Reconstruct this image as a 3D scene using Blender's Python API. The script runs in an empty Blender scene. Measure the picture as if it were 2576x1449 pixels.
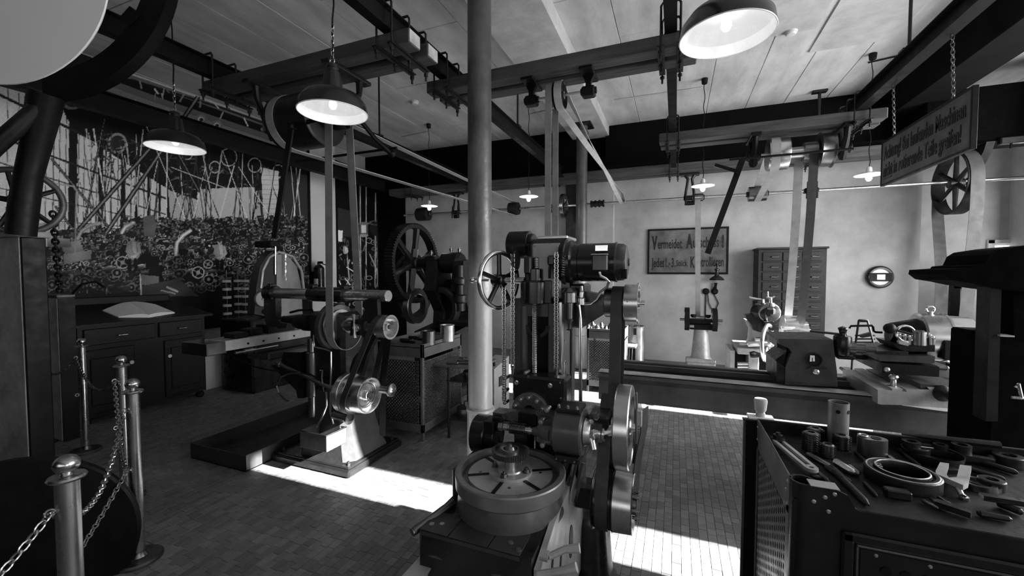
import bpy, math, random
import numpy as np
from mathutils import Vector, Matrix
random.seed(4)
PI=math.pi
S=bpy.context.scene
# ---------------------------------------------------------------- camera
F0=1034.0; CH=1.6
YAW=math.atan(412/1034); PIT=math.atan(39.5/1034)
cd=bpy.data.cameras.new('camera'); cam=bpy.data.objects.new('camera',cd); S.collection.objects.link(cam)
cam.location=(0,0,CH); cam.rotation_euler=(PI/2-PIT,0,YAW)
cd.sensor_width=36; cd.lens=F0/2576*36; cd.clip_start=.03; cd.clip_end=200
S.camera=cam
S.view_settings.view_transform='Standard'; S.view_settings.look='None'
S.view_settings.gamma=1; S.view_settings.use_curve_mapping=False
S.view_settings.exposure=0.75
# ---------------------------------------------------------------- sky, sun, windows' daylight, added fill
W=bpy.data.worlds.new('sky'); S.world=W; W.use_nodes=True
W.node_tree.nodes['Background'].inputs[0].default_value=(.9,.9,.9,1)
W.node_tree.nodes['Background'].inputs[1].default_value=1.3
SUN_EL=math.radians(25)
def lamp_obj(name,kind,loc,rot,energy,**k):
    l=bpy.data.lights.new(name,kind); l.energy=energy
    for a,b in k.items(): setattr(l,a,b)
    o=bpy.data.objects.new(name,l); S.collection.objects.link(o); o.location=loc; o.rotation_euler=rot
    return o
lamp_obj('sun','SUN',(8,3,5),(0,PI/2-SUN_EL,0),46,angle=.008)
# daylight of the right wall's windows, then added fill lights
lamp_obj('window_light_right','AREA',(4.9,3.8,2.0),(0,PI/2-.16,0),270,shape='RECTANGLE',size=2.4,size_y=5.0)
lamp_obj('window_light_right_rear','AREA',(4.95,-1.2,2.1),(0,PI/2+.1,0),40,shape='RECTANGLE',size=2.0,size_y=2.0)
lamp_obj('window_light_back','AREA',(.4,-2.4,1.9),(PI/2+.55,0,0),26,shape='RECTANGLE',size=4.5,size_y=1.8)  # unseen fill tipped up at the ceiling, in place of floor bounce
lamp_obj('window_light_recess','AREA',(4.9,8.2,2.2),(0,PI/2,0),16,shape='RECTANGLE',size=1.6,size_y=1.2)  # unseen fill lamp added to brighten the recess
# ---------------------------------------------------------------- pixel helpers (2576 x 1449 frame)
_R=Vector((math.cos(YAW),math.sin(YAW),0)); _H=Vector((-math.sin(YAW),math.cos(YAW),0))
_F=_H*math.cos(PIT)+Vector((0,0,-math.sin(PIT))); _U=_R.cross(_F); CAMP=Vector((0,0,CH))
def at(px,py,ax,v):
    """world point seen at pixel px,py on the plane  axis ax = v"""
    r=_F+_R*((px-1288)/F0)-_U*((py-724.5)/F0); i='XYZ'.index(ax)
    return CAMP+r*((v-CAMP[i])/r[i])
def proj(p):
    d=Vector(p)-CAMP; z=d.dot(_F); return 1288+F0*d.dot(_R)/z, 724.5-F0*d.dot(_U)/z, z
# ---------------------------------------------------------------- materials (greyscale, procedural)
MT={}
def mat(name,col,rough=.5,metal=0.,var=.25,scale=6.,bump=.15,bscale=None,rvar=.1,spec=.5,coat=0.,emit=None,stretch=None,detail=6):
    m=bpy.data.materials.new(name); m.use_nodes=True; nt=m.node_tree; N=nt.nodes; L=nt.links; b=N['Principled BSDF']
    tc=N.new('ShaderNodeTexCoord'); mp=N.new('ShaderNodeMapping'); L.new(tc.outputs['Object'],mp.inputs[0])
    if stretch: mp.inputs['Scale'].default_value=stretch
    nz=N.new('ShaderNodeTexNoise'); nz.inputs['Scale'].default_value=scale; nz.inputs['Detail'].default_value=detail; nz.inputs['Roughness'].default_value=.62
    L.new(mp.outputs[0],nz.inputs['Vector'])
    mr=N.new('ShaderNodeMapRange'); mr.inputs[1].default_value=.3; mr.inputs[2].default_value=.7
    mr.inputs[3].default_value=max(col*(1-var),0); mr.inputs[4].default_value=col*(1+var)
    L.new(nz.outputs[0],mr.inputs[0])
    cc=N.new('ShaderNodeCombineColor')
    for i in range(3): L.new(mr.outputs[0],cc.inputs[i])
    L.new(cc.outputs[0],b.inputs['Base Color'])
    r2=N.new('ShaderNodeMapRange'); r2.inputs[1].default_value=.3; r2.inputs[2].default_value=.7; r2.inputs[3].default_value=max(rough-rvar,.03); r2.inputs[4].default_value=min(rough+rvar,1)
    nz2=N.new('ShaderNodeTexNoise'); nz2.inputs['Scale'].default_value=scale*2.7; nz2.inputs['Detail'].default_value=4; L.new(mp.outputs[0],nz2.inputs['Vector'])
    L.new(nz2.outputs[0],r2.inputs[0]); L.new(r2.outputs[0],b.inputs['Roughness'])
    b.inputs['Metallic'].default_value=metal; b.inputs['Specular IOR Level'].default_value=spec; b.inputs['Coat Weight'].default_value=coat; b.inputs['Coat Roughness'].default_value=.15
    if bump:
        nb=N.new('ShaderNodeTexNoise'); nb.inputs['Scale'].default_value=bscale or scale*6; nb.inputs['Detail'].default_value=5; L.new(mp.outputs[0],nb.inputs['Vector'])
        bp=N.new('ShaderNodeBump'); bp.inputs['Strength'].default_value=bump; bp.inputs['Distance'].default_value=.01
        L.new(nb.outputs[0],bp.inputs['Height']); L.new(bp.outputs[0],b.inputs['Normal'])
    if emit: b.inputs['Emission Color'].default_value=(1,1,1,1); b.inputs['Emission Strength'].default_value=emit
    m['base']=col; MT[name]=m; return m
mat('enamel',.009,.30,0,.4,5,.08,30,coat=.2,spec=.4)          # black machine paint
mat('enamel_grey',.035,.38,0,.35,5,.1,30,coat=.1,spec=.4)
mat('iron',.022,.40,.5,.4,8,.18,40)
mat('shade_white',.62,.6,0,.03,4,0)
mat('iron_lit',.10,.4,.3,.4,8,.15,30)  # paler copy of iron, light put into its colour
mat('iron_rough',.014,.6,.2,.4,8,.3,30)
mat('black',.003,.5,0,.4,6,.1,spec=.25)
mat('steel',.62,.30,1,.10,5,0,rvar=.05,detail=3)
mat('steel_dark',.20,.34,1,.25,5,0,rvar=.06,detail=3)
mat('steel_bright',.8,.22,1,.06,5,0,rvar=.03,detail=3)
mat('brass',.5,.28,1,.12,5,0,rvar=.05,detail=3)
mat('belt_wide',.075,.6,0,.3,5,.12,50)
mat('belt',.24,.62,0,.25,7,.12,50)
mat('belt_light',.40,.6,0,.2,7,.1,50)
mat('belt_dark',.03,.5,0,.3,7,.1,50)
mat('wood_dark',.006,.5,0,.5,5,.2,18,spec=.25,stretch=(1,6,6))
mat('timber',.062,.7,0,.55,4,.35,14,stretch=(.5,6,6))
mat('timber_end',.42,.75,0,.35,9,.3,30)
mat('timber_light',.2,.7,0,.5,4,.3,14,stretch=(.5,6,6))
mat('wall_plaster',.42,.85,0,.30,1.3,.12,14,detail=9)
mat('wall_dark',.004,.9,0,.3,1.5,.1,14,spec=.1)  # near black; also carries the painted shade of the upper wall
mat('wall_white',.72,.8,0,.06,1.5,.06,14)
mat('ceiling_board',.58,.85,0,.26,1.7,.25,9,detail=10,stretch=(2.2,.7,1))
mat('concrete',.50,.85,0,.25,3,.3,16,detail=10)
mat('column_paint',.08,.42,.2,.5,2.4,.35,26,detail=9)
mat('column_base',.42,.6,0,.35,4,.35,22,detail=9)
mat('white_enamel',.82,.25,0,.05,6,.02)
mat('bulb',.9,.3,0,0,6,0,emit=4)
mat('bulb_small',.9,.3,0,0,6,0,emit=12)
mat('paper',.74,.7,0,.06,30,.05)
mat('floor_joint',.03,.9,0,.3,8,.2)
mat('rust',.10,.75,.1,.6,7,.5,24,detail=10)
mat('stone',.34,.8,0,.5,3.5,.5,14,detail=10)
mat('plastic_white',.75,.4,0,.03,6,0)
mat('glass_dark',.02,.08,0,0,5,0,coat=1)
mat('wicker',.3,.6,0,.3,6,.1)
mat('sign_paint',.075,.55,0,.6,3.2,.1,20,detail=9)
mat('sign_paint_wall',.12,.55,0,.75,3.0,.1,20,detail=9)
mat('letter',.008,.6,0,.1,6,0)
mat('grey_sheet',.13,.42,.4,.3,5,.1,30)
mat('grey_plate',.34,.5,.2,.15,6,.1,30)
mat('light_casting',.42,.45,.3,.3,6,.2,30)
# ---------------------------------------------------------------- mesh builder
def frame(d):
    d=Vector(d).normalized(); u=Vector((0,0,1)) if abs(d.z)<.9 else Vector((0,1,0))
    a=u.cross(d).normalized(); b=d.cross(a).normalized(); return a,b,d
AX={'x':Vector((1,0,0)),'y':Vector((0,1,0)),'z':Vector((0,0,1))}
def V(*a): return Vector(a if len(a)>1 else a[0])
class MB:
    def __init__(s): s.v=[]; s.f=[]; s.m=None
    def add(s,vs,fs):
        n=len(s.v); s.v+= [Vector(v) for v in vs] if s.m is None else [s.m@Vector(v) for v in vs]
        s.f+=[tuple(i+n for i in f) for f in fs]; return s
    def box(s,x0,x1,y0,y1,z0,z1,b=0.):
        if x0>x1:x0,x1=x1,x0
        if y0>y1:y0,y1=y1,y0
        if z0>z1:z0,z1=z1,z0
        b=min(b,.45*min(x1-x0,y1-y0,z1-z0))
        if b<=0:
            vs=[(x,y,z) for x in(x0,x1) for y in(y0,y1) for z in(z0,z1)]
            return s.add(vs,[(0,1,3,2),(4,6,7,5),(0,4,5,1),(2,3,7,6),(0,2,6,4),(1,5,7,3)])
        c=Vector(((x0+x1)/2,(y0+y1)/2,(z0+z1)/2)); h=Vector(((x1-x0)/2,(y1-y0)/2,(z1-z0)/2)); vs=[];ix={}
        for sx in(-1,1):
            for sy in(-1,1):
                for sz in(-1,1):
                    sg=(sx,sy,sz)
                    for a in range(3):
                        p=[h[i]-(0 if i==a else b) for i in range(3)]
                        ix[(sg,a)]=len(vs); vs.append(c+Vector([p[i]*sg[i] for i in range(3)]))
        fs=[]
        def q(l):
            pts=[vs[i] for i in l]; ce=sum(pts,Vector())/len(pts); n=(pts[1]-pts[0]).cross(pts[2]-pts[1])
            fs.append(tuple(l) if n.dot(ce-c)>0 else tuple(reversed(l)))
        for a in range(3):
            o=[i for i in range(3) if i!=a]
            for sg in(-1,1):
                l=[]
                for p,r in((-1,-1),(1,-1),(1,1),(-1,1)):
                    t=[0,0,0]; t[a]=sg;t[o[0]]=p;t[o[1]]=r; l.append(ix[(tuple(t),a)])
                q(l)
            for p in(-1,1):
                for r in(-1,1):
                    t=[0,0,0];t[o[0]]=p;t[o[1]]=r;t1=list(t);t2=list(t);t1[a]=-1;t2[a]=1;t1=tuple(t1);t2=tuple(t2)
                    q([ix[(t1,o[0])],ix[(t1,o[1])],ix[(t2,o[1])],ix[(t2,o[0])]])
        for sx in(-1,1):
            for sy in(-1,1):
                for sz in(-1,1): q([ix[((sx,sy,sz),a)] for a in range(3)])
        return s.add(vs,fs)
    def lathe(s,o,d,prof,n=24,closed=False,a0=0,a1=2*PI):
        """prof: (t along d, radius); closed: profile is a closed loop"""
        a,b,d=frame(d); o=Vector(o); full=abs(a1-a0-2*PI)<1e-6; m=n if full else n+1; vs=[];fs=[];rows=[]
        for t,r in prof:
            if r<1e-6: rows.append([len(vs)]); vs.append(o+d*t); continue
            rows.append(list(range(len(vs),len(vs)+m)))
            for k in range(m):
                q=a0+(a1-a0)*k/n; vs.append(o+d*t+a*(r*math.cos(q))+b*(r*math.sin(q)))
        R=rows+[rows[0]] if closed else rows
        for r0,r1 in zip(R,R[1:]):
            for k in range(n):
                k2=(k+1)%m
                if len(r0)==1 and len(r1)==1: continue
                if len(r0)==1: fs.append((r0[0],r1[k2],r1[k]))
                elif len(r1)==1: fs.append((r0[k],r0[k2],r1[0]))
                else: fs.append((r0[k],r0[k2],r1[k2],r1[k]))
        return s.add(vs,fs)
    def cyl(s,p0,p1,r0,r1=None,n=20,b=0.):
        p0=Vector(p0);p1=Vector(p1);L=(p1-p0).length; r1=r0 if r1 is None else r1
        if b: pr=[(0,0),(0,r0-b),(b,r0),(L-b,r1),(L,r1-b),(L,0)]
        else: pr=[(0,0),(0,r0),(L,r1),(L,0)]
        return s.lathe(p0,p1-p0,pr,n)
    def disc(s,c,ax,r,t,n=28,b=0):
        d=AX[ax] if isinstance(ax,str) else Vector(ax); c=Vector(c); return s.cyl(c-d*t/2,c+d*t/2,r,n=n,b=b)
    def ring(s,c,ax,ri,ro,w,n=36,b=0.,a0=0,a1=2*PI):
        d=AX[ax] if isinstance(ax,str) else Vector(ax); h=w/2
        if b: pr=[(-h,ri+b),(-h+b,ri),(h-b,ri),(h,ri+b),(h,ro-b),(h-b,ro),(-h+b,ro),(-h,ro-b)]
        else: pr=[(-h,ri),(h,ri),(h,ro),(-h,ro)]
        s.lathe(Vector(c),d,pr,n,True,a0,a1)
        return s
    def ball(s,c,r,n=16,sz=1.):
        pr=[(-r*sz*math.cos(PI*k/(n//2)),r*math.sin(PI*k/(n//2))) for k in range(n//2+1)]; pr[0]=(-r*sz,0);pr[-1]=(r*sz,0)
        return s.lathe(c,(0,0,1),pr,n)
    def torus(s,c,ax,R,r,n=36,k=10):
        d=AX[ax] if isinstance(ax,str) else Vector(ax)
        return s.lathe(c,d,[(r*math.sin(2*PI*i/k),R+r*math.cos(2*PI*i/k)) for i in range(k)],n,True)
    def tube(s,pts,r,n=8,closed=False):
        P=[Vector(p) for p in pts]; N=len(P); rr=r if isinstance(r,(list,tuple)) else [r]*N; T=[]
        for i in range(N):
            if closed: T.append((P[(i+1)%N]-P[i-1]).normalized())
            else: T.append((P[min(i+1,N-1)]-P[max(i-1,0)]).normalized())
        a,_,_=frame(T[0]); vs=[];fs=[]
        for i in range(N):
            a=(a-T[i]*a.dot(T[i])).normalized(); b=T[i].cross(a)
            for k in range(n): q=2*PI*k/n; vs.append(P[i]+a*(rr[i]*math.cos(q))+b*(rr[i]*math.sin(q)))
        for i in range(N if closed else N-1):
            j=(i+1)%N
            for k in range(n): k2=(k+1)%n; fs.append((i*n+k,i*n+k2,j*n+k2,j*n+k))
        if not closed: fs.append(tuple(range(n-1,-1,-1))); fs.append(tuple((N-1)*n+k for k in range(n)))
        return s.add(vs,fs)
    def prism(s,poly,ax,t0,t1,hole=None):
        """poly of 2D points in the plane across ax ('x': y,z  'y': x,z  'z': x,y)"""
        def p3(p,t): return {'x':(t,p[0],p[1]),'y':(p[0],t,p[1]),'z':(p[0],p[1],t)}[ax]
        n=len(poly); ar=sum(poly[i][0]*poly[(i+1)%n][1]-poly[(i+1)%n][0]*poly[i][1] for i in range(n))
        if ar<0: poly=poly[::-1]
        if ax=='y': t0,t1=max(t0,t1),min(t0,t1)
        else: t0,t1=min(t0,t1),max(t0,t1)
        vs=[p3(p,t0) for p in poly]+[p3(p,t1) for p in poly]
        fs=[tuple(range(n-1,-1,-1)),tuple(range(n,2*n))]+[(i,(i+1)%n,n+(i+1)%n,n+i) for i in range(n)]
        return s.add(vs,fs)
    def bar(s,p0,p1,w,h,up=None):
        """rectangular bar between two points, w sideways, h along up"""
        p0=Vector(p0);p1=Vector(p1);d=(p1-p0).normalized(); up=Vector(up) if up is not None else (Vector((0,0,1)) if abs(d.z)<.95 else Vector((0,1,0)))
        sd=d.cross(up).normalized(); u=sd.cross(d); vs=[]
        for p in(p0,p1):
            for a,b in((-1,-1),(1,-1),(1,1),(-1,1)): vs.append(p+sd*(a*w/2)+u*(b*h/2))
        return s.add(vs,[(3,2,1,0),(4,5,6,7),(0,1,5,4),(1,2,6,5),(2,3,7,6),(3,0,4,7)])
    def strip(s,pts,wd,w,t,closed=False):
        """flat band through pts; wd: width direction (one, or one per point)"""
        P=[Vector(p) for p in pts];N=len(P); vs=[];fs=[]
        for i in range(N):
            T=(P[(i+1)%N]-P[i-1]) if closed else (P[min(i+1,N-1)]-P[max(i-1,0)]); T.normalize()
            u=Vector(wd[i] if isinstance(wd,list) else wd).normalized(); u=(u-T*u.dot(T)).normalized(); nn=T.cross(u)
            for a,b in((-1,-1),(1,-1),(1,1),(-1,1)): vs.append(P[i]+u*(a*w/2)+nn*(b*t/2))
        for i in range(N if closed else N-1):
            j=(i+1)%N
            for k in range(4): k2=(k+1)%4; fs.append((i*4+k,i*4+k2,j*4+k2,j*4+k))
        if not closed: fs.append((3,2,1,0)); q=(N-1)*4; fs.append((q,q+1,q+2,q+3))
        return s.add(vs,fs)
    def bolt(s,c,ax,r,h,n=6):
        d=AX[ax] if isinstance(ax,str) else Vector(ax); c=Vector(c); sg=1 if h>0 else -1; d=d*sg; h=abs(h)
        s.lathe(c,d,[(0,0),(0,r),(h*.6,r),(h*.6,r*.0)],n); return s.lathe(c,d,[(h*.5,0),(h*.5,r*.5),(h,r*.45),(h,0)],8)
    def chain(s,pts,link,r,k=6,n=10):
        """links along a polyline of points"""
        P=[Vector(p) for p in pts]; seg=[(P[i+1]-P[i]).length for i in range(len(P)-1)]; Lt=sum(seg); cnt=max(2,int(Lt/(link*.74)))
        for i in range(cnt):
            q=(i+.5)/cnt*Lt; j=0
            while j<len(seg)-1 and q>seg[j]: q-=seg[j]; j+=1
            c=P[j].lerp(P[j+1],q/seg[j]); d=(P[j+1]-P[j]).normalized(); a,b,_=frame(d)
            if i%2: a=b
            pp=[]
            for m in range(n):
                t=2*PI*m/n; pp.append(c+d*(link/2*math.cos(t))+a*(link*.30*math.sin(t)))
            s.tube(pp,r,k,True)
        return s
    def o(s,name,m,parent=None,sharp=32,loc=None,**tags):
        me=bpy.data.meshes.new(name)
        if parent is not None: L=rootloc(parent)
        elif loc is not None: L=Vector(loc)
        else:
            xs=[v.x for v in s.v];ys=[v.y for v in s.v];zs=[v.z for v in s.v]; L=Vector(((min(xs)+max(xs))/2,(min(ys)+max(ys))/2,min(zs)))
        me.from_pydata([v-L for v in s.v],[],s.f); me.validate()
        me.materials.append(MT[m] if isinstance(m,str) else m)
        me.polygons.foreach_set('use_smooth',[True]*len(me.polygons)); me.set_sharp_from_angle(angle=math.radians(sharp))
        ob=bpy.data.objects.new(name,me); S.collection.objects.link(ob)
        if parent is not None: ob.parent=parent
        else: ob.location=L
        for k,v in tags.items(): ob[k]=v
        return ob
def rootloc(p):
    L=Vector((0,0,0))
    while p is not None: L+=p.location; p=p.parent
    return L
def T(name,label,cat,loc,group=None):
    e=bpy.data.objects.new(name,None); S.collection.objects.link(e); e.location=loc; e['label']=label; e['category']=cat; e.empty_display_size=.05
    if group: e['group']=group
    return e
def tag(o,label,cat,group=None):
    o['label']=label;o['category']=cat
    if group:o['group']=group
    return o
def dup(r,loc,label=None,rot=None,group=None):
    def cp(o,p):
        c=o.copy(); S.collection.objects.link(c); c.parent=p
        for ch in list(o.children): cp(ch,c)
        return c
    c=cp(r,None); c.location=loc
    if rot is not None: c.rotation_euler=rot
    if label:c['label']=label
    if group:c['group']=group
    return c
def wheel(parent,c,ax,R,rim,w,hub,hw,ns,sp,m='iron',mr=None,name='rim',ang=0,taper=.7,n=40,flat=False):
    """spoked wheel as parts of parent: rim, hub, spokes"""
    d=AX[ax] if isinstance(ax,str) else Vector(ax); c=Vector(c); a,b,_=frame(d)
    if flat: MB().ring(c,d,R-rim,R,w,n,b=min(rim,w)*.15).o(name,mr or m,parent)
    else: MB().torus(c,d,R-rim/2,rim/2,n,12).o(name,mr or m,parent)
    MB().lathe(c,d,[(-hw/2,0),(-hw/2,hub*.8),(-hw/2+hub*.1,hub),(hw/2-hub*.1,hub),(hw/2,hub*.8),(hw/2,0)],20).o('hub',m,parent)
    for k in range(ns):
        q=ang+2*PI*k/ns; u=a*math.cos(q)+b*math.sin(q)
        MB().tube([c+u*hub*.8,c+u*((R-rim)*.5),c+u*(R-rim*.6)],[sp,sp*.85,sp*taper],8).o('spoke',m,parent)
def circ(c,ax,r,a0,a1,n):
    """arc points; angle measured a=cos,b=sin of explicit planes: 'x': (y,z) 'y': (x,z) 'z': (x,y)"""
    c=Vector(c); o=[]
    for k in range(n+1):
        q=a0+(a1-a0)*k/n; cs,sn=r*math.cos(q),r*math.sin(q)
        o.append(c+{'x':Vector((0,cs,sn)),'y':Vector((cs,0,sn)),'z':Vector((cs,sn,0))}[ax])
    return o
def belt_loop(c1,r1,c2,r2,x,n=14,sag=0.,cross=False):
    """closed path of a belt round two pulleys in a plane x=const; c=(y,z)"""
    dy,dz=c2[0]-c1[0],c2[1]-c1[1]; D=math.hypot(dy,dz); th=math.atan2(dz,dy); be=math.acos(max(-1,min(1,(r1+r2 if cross else r1-r2)/D)))
    pts=[]
    for k in range(n+1):
        q=th+be+(2*PI-2*be)*k/n; pts.append(V(x,c1[0]+r1*math.cos(q),c1[1]+r1*math.sin(q)))
    for k in range(n+1):
        q=(th-be+(2*be)*k/n) if not cross else (th+PI-be-(2*PI-2*be)*k/n+0)
        pts.append(V(x,c2[0]+r2*math.cos(q),c2[1]+r2*math.sin(q)))
    return pts
def text_mesh(name,body,m,parent,M,height,width=None,ext=.002,bold=0.,**k):
    """lettering as thin geometry; M places it: text runs along local x, up is local y"""
    cu=bpy.data.curves.new(name,'FONT'); cu.body=body; cu.extrude=ext; cu.offset=bold; cu.resolution_u=3
    to=bpy.data.objects.new(name+'_tmp',cu); S.collection.objects.link(to); bpy.context.view_layer.update()
    me=bpy.data.meshes.new_from_object(to.evaluated_get(bpy.context.evaluated_depsgraph_get())); bpy.data.objects.remove(to)
    co=[v.co.copy() for v in me.vertices]; x0=min(c.x for c in co);x1=max(c.x for c in co); y1=max(c.y for c in co); sc=height/.72
    sx=width/(x1-x0) if width else sc
    L=rootloc(parent)
    for v in me.vertices: v.co=M@Vector(((v.co.x-x0)*sx,v.co.y*sc,v.co.z))-L
    me.materials.clear(); me.materials.append(MT[m]); me.name=name
    o=bpy.data.objects.new(name,me); S.collection.objects.link(o); o.parent=parent
    for a,b in k.items(): o[a]=b
    return o
mat('machined',.42,.42,.5,.2,8,.05,50,rvar=.08)
mat('machined_dark',.24,.38,.6,.25,8,.05,50,rvar=.08)
mat('iron_mid',.10,.36,.4,.4,8,.15,40)
mat('enamel_mid',.06,.38,0,.4,6,.12,30,coat=.1)
mat('soot',.0015,.9,0,.3,6,.1,spec=.06)  # flat near-black for the drill and the beam box
mat('soot_post',.006,.5,0,.5,4,.2,spec=.2)
mat('tray_dark',.012,.6,.1,.6,7,.3,30,spec=.2)
mat('bed_iron',.085,.45,.3,.4,4,.15,20)
mat('bed_way',.42,.5,.3,.35,9,.2,40)
mat('enamel_worn',.03,.5,.1,.6,6,.25,22,detail=10)
mat('tool_steel',.012,.36,.2,.4,5,.15,25,spec=.4)
mat('tool_side',.14,.42,.4,.3,5,.1,30)
mat('tube_grey',.20,.5,.3,.3,8,.15,30)
mat('drawer_wood',.014,.55,0,.4,6,.2,18)
mat('knob_wood',.45,.5,0,.1,12,.1)
mat('sky_pane',.8,.3,0,.05,4,0,emit=1.2)
# ================================================================ STRUCTURE
XL=-6.58; YB=7.9; ZC=4.2; XR=5.0; XE=3.35; YR=9.2; YF=-2.6
def struct(name,mb,m,parent=None):
    o=mb.o(name,m,parent,loc=(0,0,0) if parent is None else None)
    if parent is None: o['kind']='structure'
    return o
floor=struct('floor',MB().box(-7,6,-3,9.6,-.2,-.012),'floor_joint')
# --- wood block paving: columns along y, random lengths
def block_mat(name,attr):
    m=bpy.data.materials.new(name); m.use_nodes=True; nt=m.node_tree;N=nt.nodes;L=nt.links;b=N['Principled BSDF']
    if attr: a=N.new('ShaderNodeAttribute'); a.attribute_name='tone'; src=a.outputs['Fac']
    else: a=N.new('ShaderNodeObjectInfo'); src=a.outputs['Random']
    ge=N.new('ShaderNodeNewGeometry'); nz=N.new('ShaderNodeTexNoise'); nz.inputs['Scale'].default_value=1.1; nz.inputs['Detail'].default_value=8; L.new(ge.outputs['Position'],nz.inputs['Vector'])
    n2=N.new('ShaderNodeTexNoise'); n2.inputs['Scale'].default_value=28; n2.inputs['Detail'].default_value=6; L.new(ge.outputs['Position'],n2.inputs['Vector'])
    r1=N.new('ShaderNodeMapRange'); r1.inputs[3].default_value=.14; r1.inputs[4].default_value=.24; L.new(src,r1.inputs[0])
    r2=N.new('ShaderNodeMapRange'); r2.inputs[1].default_value=.3;r2.inputs[2].default_value=.7;r2.inputs[3].default_value=.62;r2.inputs[4].default_value=1.2; L.new(nz.outputs[0],r2.inputs[0])
    r3=N.new('ShaderNodeMapRange'); r3.inputs[1].default_value=.3;r3.inputs[2].default_value=.7;r3.inputs[3].default_value=.85;r3.inputs[4].default_value=1.12; L.new(n2.outputs[0],r3.inputs[0])
    m1=N.new('ShaderNodeMath');m1.operation='MULTIPLY';L.new(r1.outputs[0],m1.inputs[0]);L.new(r2.outputs[0],m1.inputs[1])
    m2=N.new('ShaderNodeMath');m2.operation='MULTIPLY';L.new(m1.outputs[0],m2.inputs[0]);L.new(r3.outputs[0],m2.inputs[1])
    cc=N.new('ShaderNodeCombineColor')
    for i in range(3): L.new(m2.outputs[0],cc.inputs[i])
    L.new(cc.outputs[0],b.inputs['Base Color']); b.inputs['Roughness'].default_value=.55
    bp=N.new('ShaderNodeBump'); bp.inputs['Strength'].default_value=.25; bp.inputs['Distance'].default_value=.004; L.new(n2.outputs[0],bp.inputs['Height']); L.new(bp.outputs[0],b.inputs['Normal'])
    return m
BMA=block_mat('floor_block_many',True); BMO=block_mat('floor_block_one',False)
rb=random.Random(11); BW=.0505; blocks=[]
ix0=int(-6.5/BW)
for ix in range(ix0,int(4.95/BW)):
    x0=ix*BW; xc=x0+BW/2; y=(.9 if xc>-1.6 else .2)+rb.random()*.1; far=6.6
    if xc<-4.25 or xc>1.5: far=4.5
    while y<far:
        l=rb.choice((.06,.075,.075,.09,.11))
        blocks.append((x0+.0009,x0+BW-.0009,y+.0009,y+l-.0009,-.012,rb.uniform(-.0009,.0009))); y+=l
def seen_size(b):
    px,py,z=proj(((b[0]+b[1])/2,(b[2]+b[3])/2,0)); 
    if not(0<px<2576 and 0<py<1449): return 0
    # floor areas in view past the machines
    if (1590<px<1862 and py>1150) or (900<px<1080 and 1190<py<1290) or (380<px<1010 and py>1280): return 1/z
    return 0
big=sorted(blocks,key=seen_size,reverse=True)[:300]; bigset=set(map(id,big))
mesh_by_len={}
for b in big:
    l=round(b[3]-b[2],4)
    if l not in mesh_by_len:
        t=MB().box(0,b[1]-b[0],0,l,-.012,0,.0012).o('floor_block',BMO,floor); mesh_by_len[l]=t.data; bpy.data.objects.remove(t)
    o=bpy.data.objects.new('floor_block',mesh_by_len[l]); S.collection.objects.link(o); o.parent=floor; o.location=(b[0],b[2],b[5])
vs=[];fs=[];tone=[]
for b in blocks:
    if id(b) in bigset: continue
    n=len(vs);x0,x1,y0,y1,z0,z1=b; e=.0012
    vs+=[(x0,y0,z1-e),(x1,y0,z1-e),(x1,y1,z1-e),(x0,y1,z1-e),(x0+e,y0+e,z1),(x1-e,y0+e,z1),(x1-e,y1-e,z1),(x0+e,y1-e,z1),(x0,y0,z0),(x1,y0,z0),(x1,y1,z0),(x0,y1,z0)]
    fs+=[(n+4,n+5,n+6,n+7)]+[(n+k,n+(k+1)%4,n+4+(k+1)%4,n+4+k) for k in range(4)]+[(n+8+k,n+8+(k+1)%4,n+(k+1)%4,n+k) for k in range(4)]
    tone+=[rb.random()]*12
me=bpy.data.meshes.new('floor_blocks'); me.from_pydata(vs,[],fs); me.materials.append(BMA)
at_=me.attributes.new('tone','FLOAT','POINT'); at_.data.foreach_set('value',tone)
fb=bpy.data.objects.new('floor_blocks',me); S.collection.objects.link(fb); fb.parent=floor; fb['kind']='stuff'
# floor beyond the blocks reads as one surface
MB().box(-6.58,-4.25,4.62,9.2,-.012,.0).o('floor_surface',BMA,floor)
MB().box(-4.25,1.5,6.72,9.2,-.012,.0).o('floor_surface',BMA,floor)
MB().box(1.5,5.0,4.62,9.2,-.012,.0).o('floor_surface',BMA,floor)
MB().box(-1.6,5.0,-2.6,.89,-.012,.0).o('floor_surface',BMA,floor); MB().box(-6.58,-1.6,-2.6,.19,-.012,.0).o('floor_surface',BMA,floor)
# --- walls
wl=struct('wall_left',MB().box(XL-.2,XL,YF,YB+.2,-.01,ZC+.3),'wall_plaster')
wb=struct('wall_back',MB().box(XL,XE,YB,YB+.25,-.01,ZC+.3),'wall_plaster')
struct('wall_recess',MB().box(XE-.25,XR+.3,YR,YR+.2,-.01,ZC+.3),'wall_plaster')
struct('wall_recess_side',MB().box(XE-.25,XE,YB+.25,YR,-.01,ZC+.3),'wall_plaster')
struct('wall_front',MB().box(XL-.2,XR+.3,YF-.2,YF,-.01,ZC+.3),'wall_dark')
# shade on the upper back wall, put in as a dark band and boxes
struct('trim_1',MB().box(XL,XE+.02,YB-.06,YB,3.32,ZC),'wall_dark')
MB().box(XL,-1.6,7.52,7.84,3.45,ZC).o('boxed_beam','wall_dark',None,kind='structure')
MB().box(-1.2,XE,7.52,7.84,3.5,ZC).o('boxed_beam','wall_dark',None,kind='structure')
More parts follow.
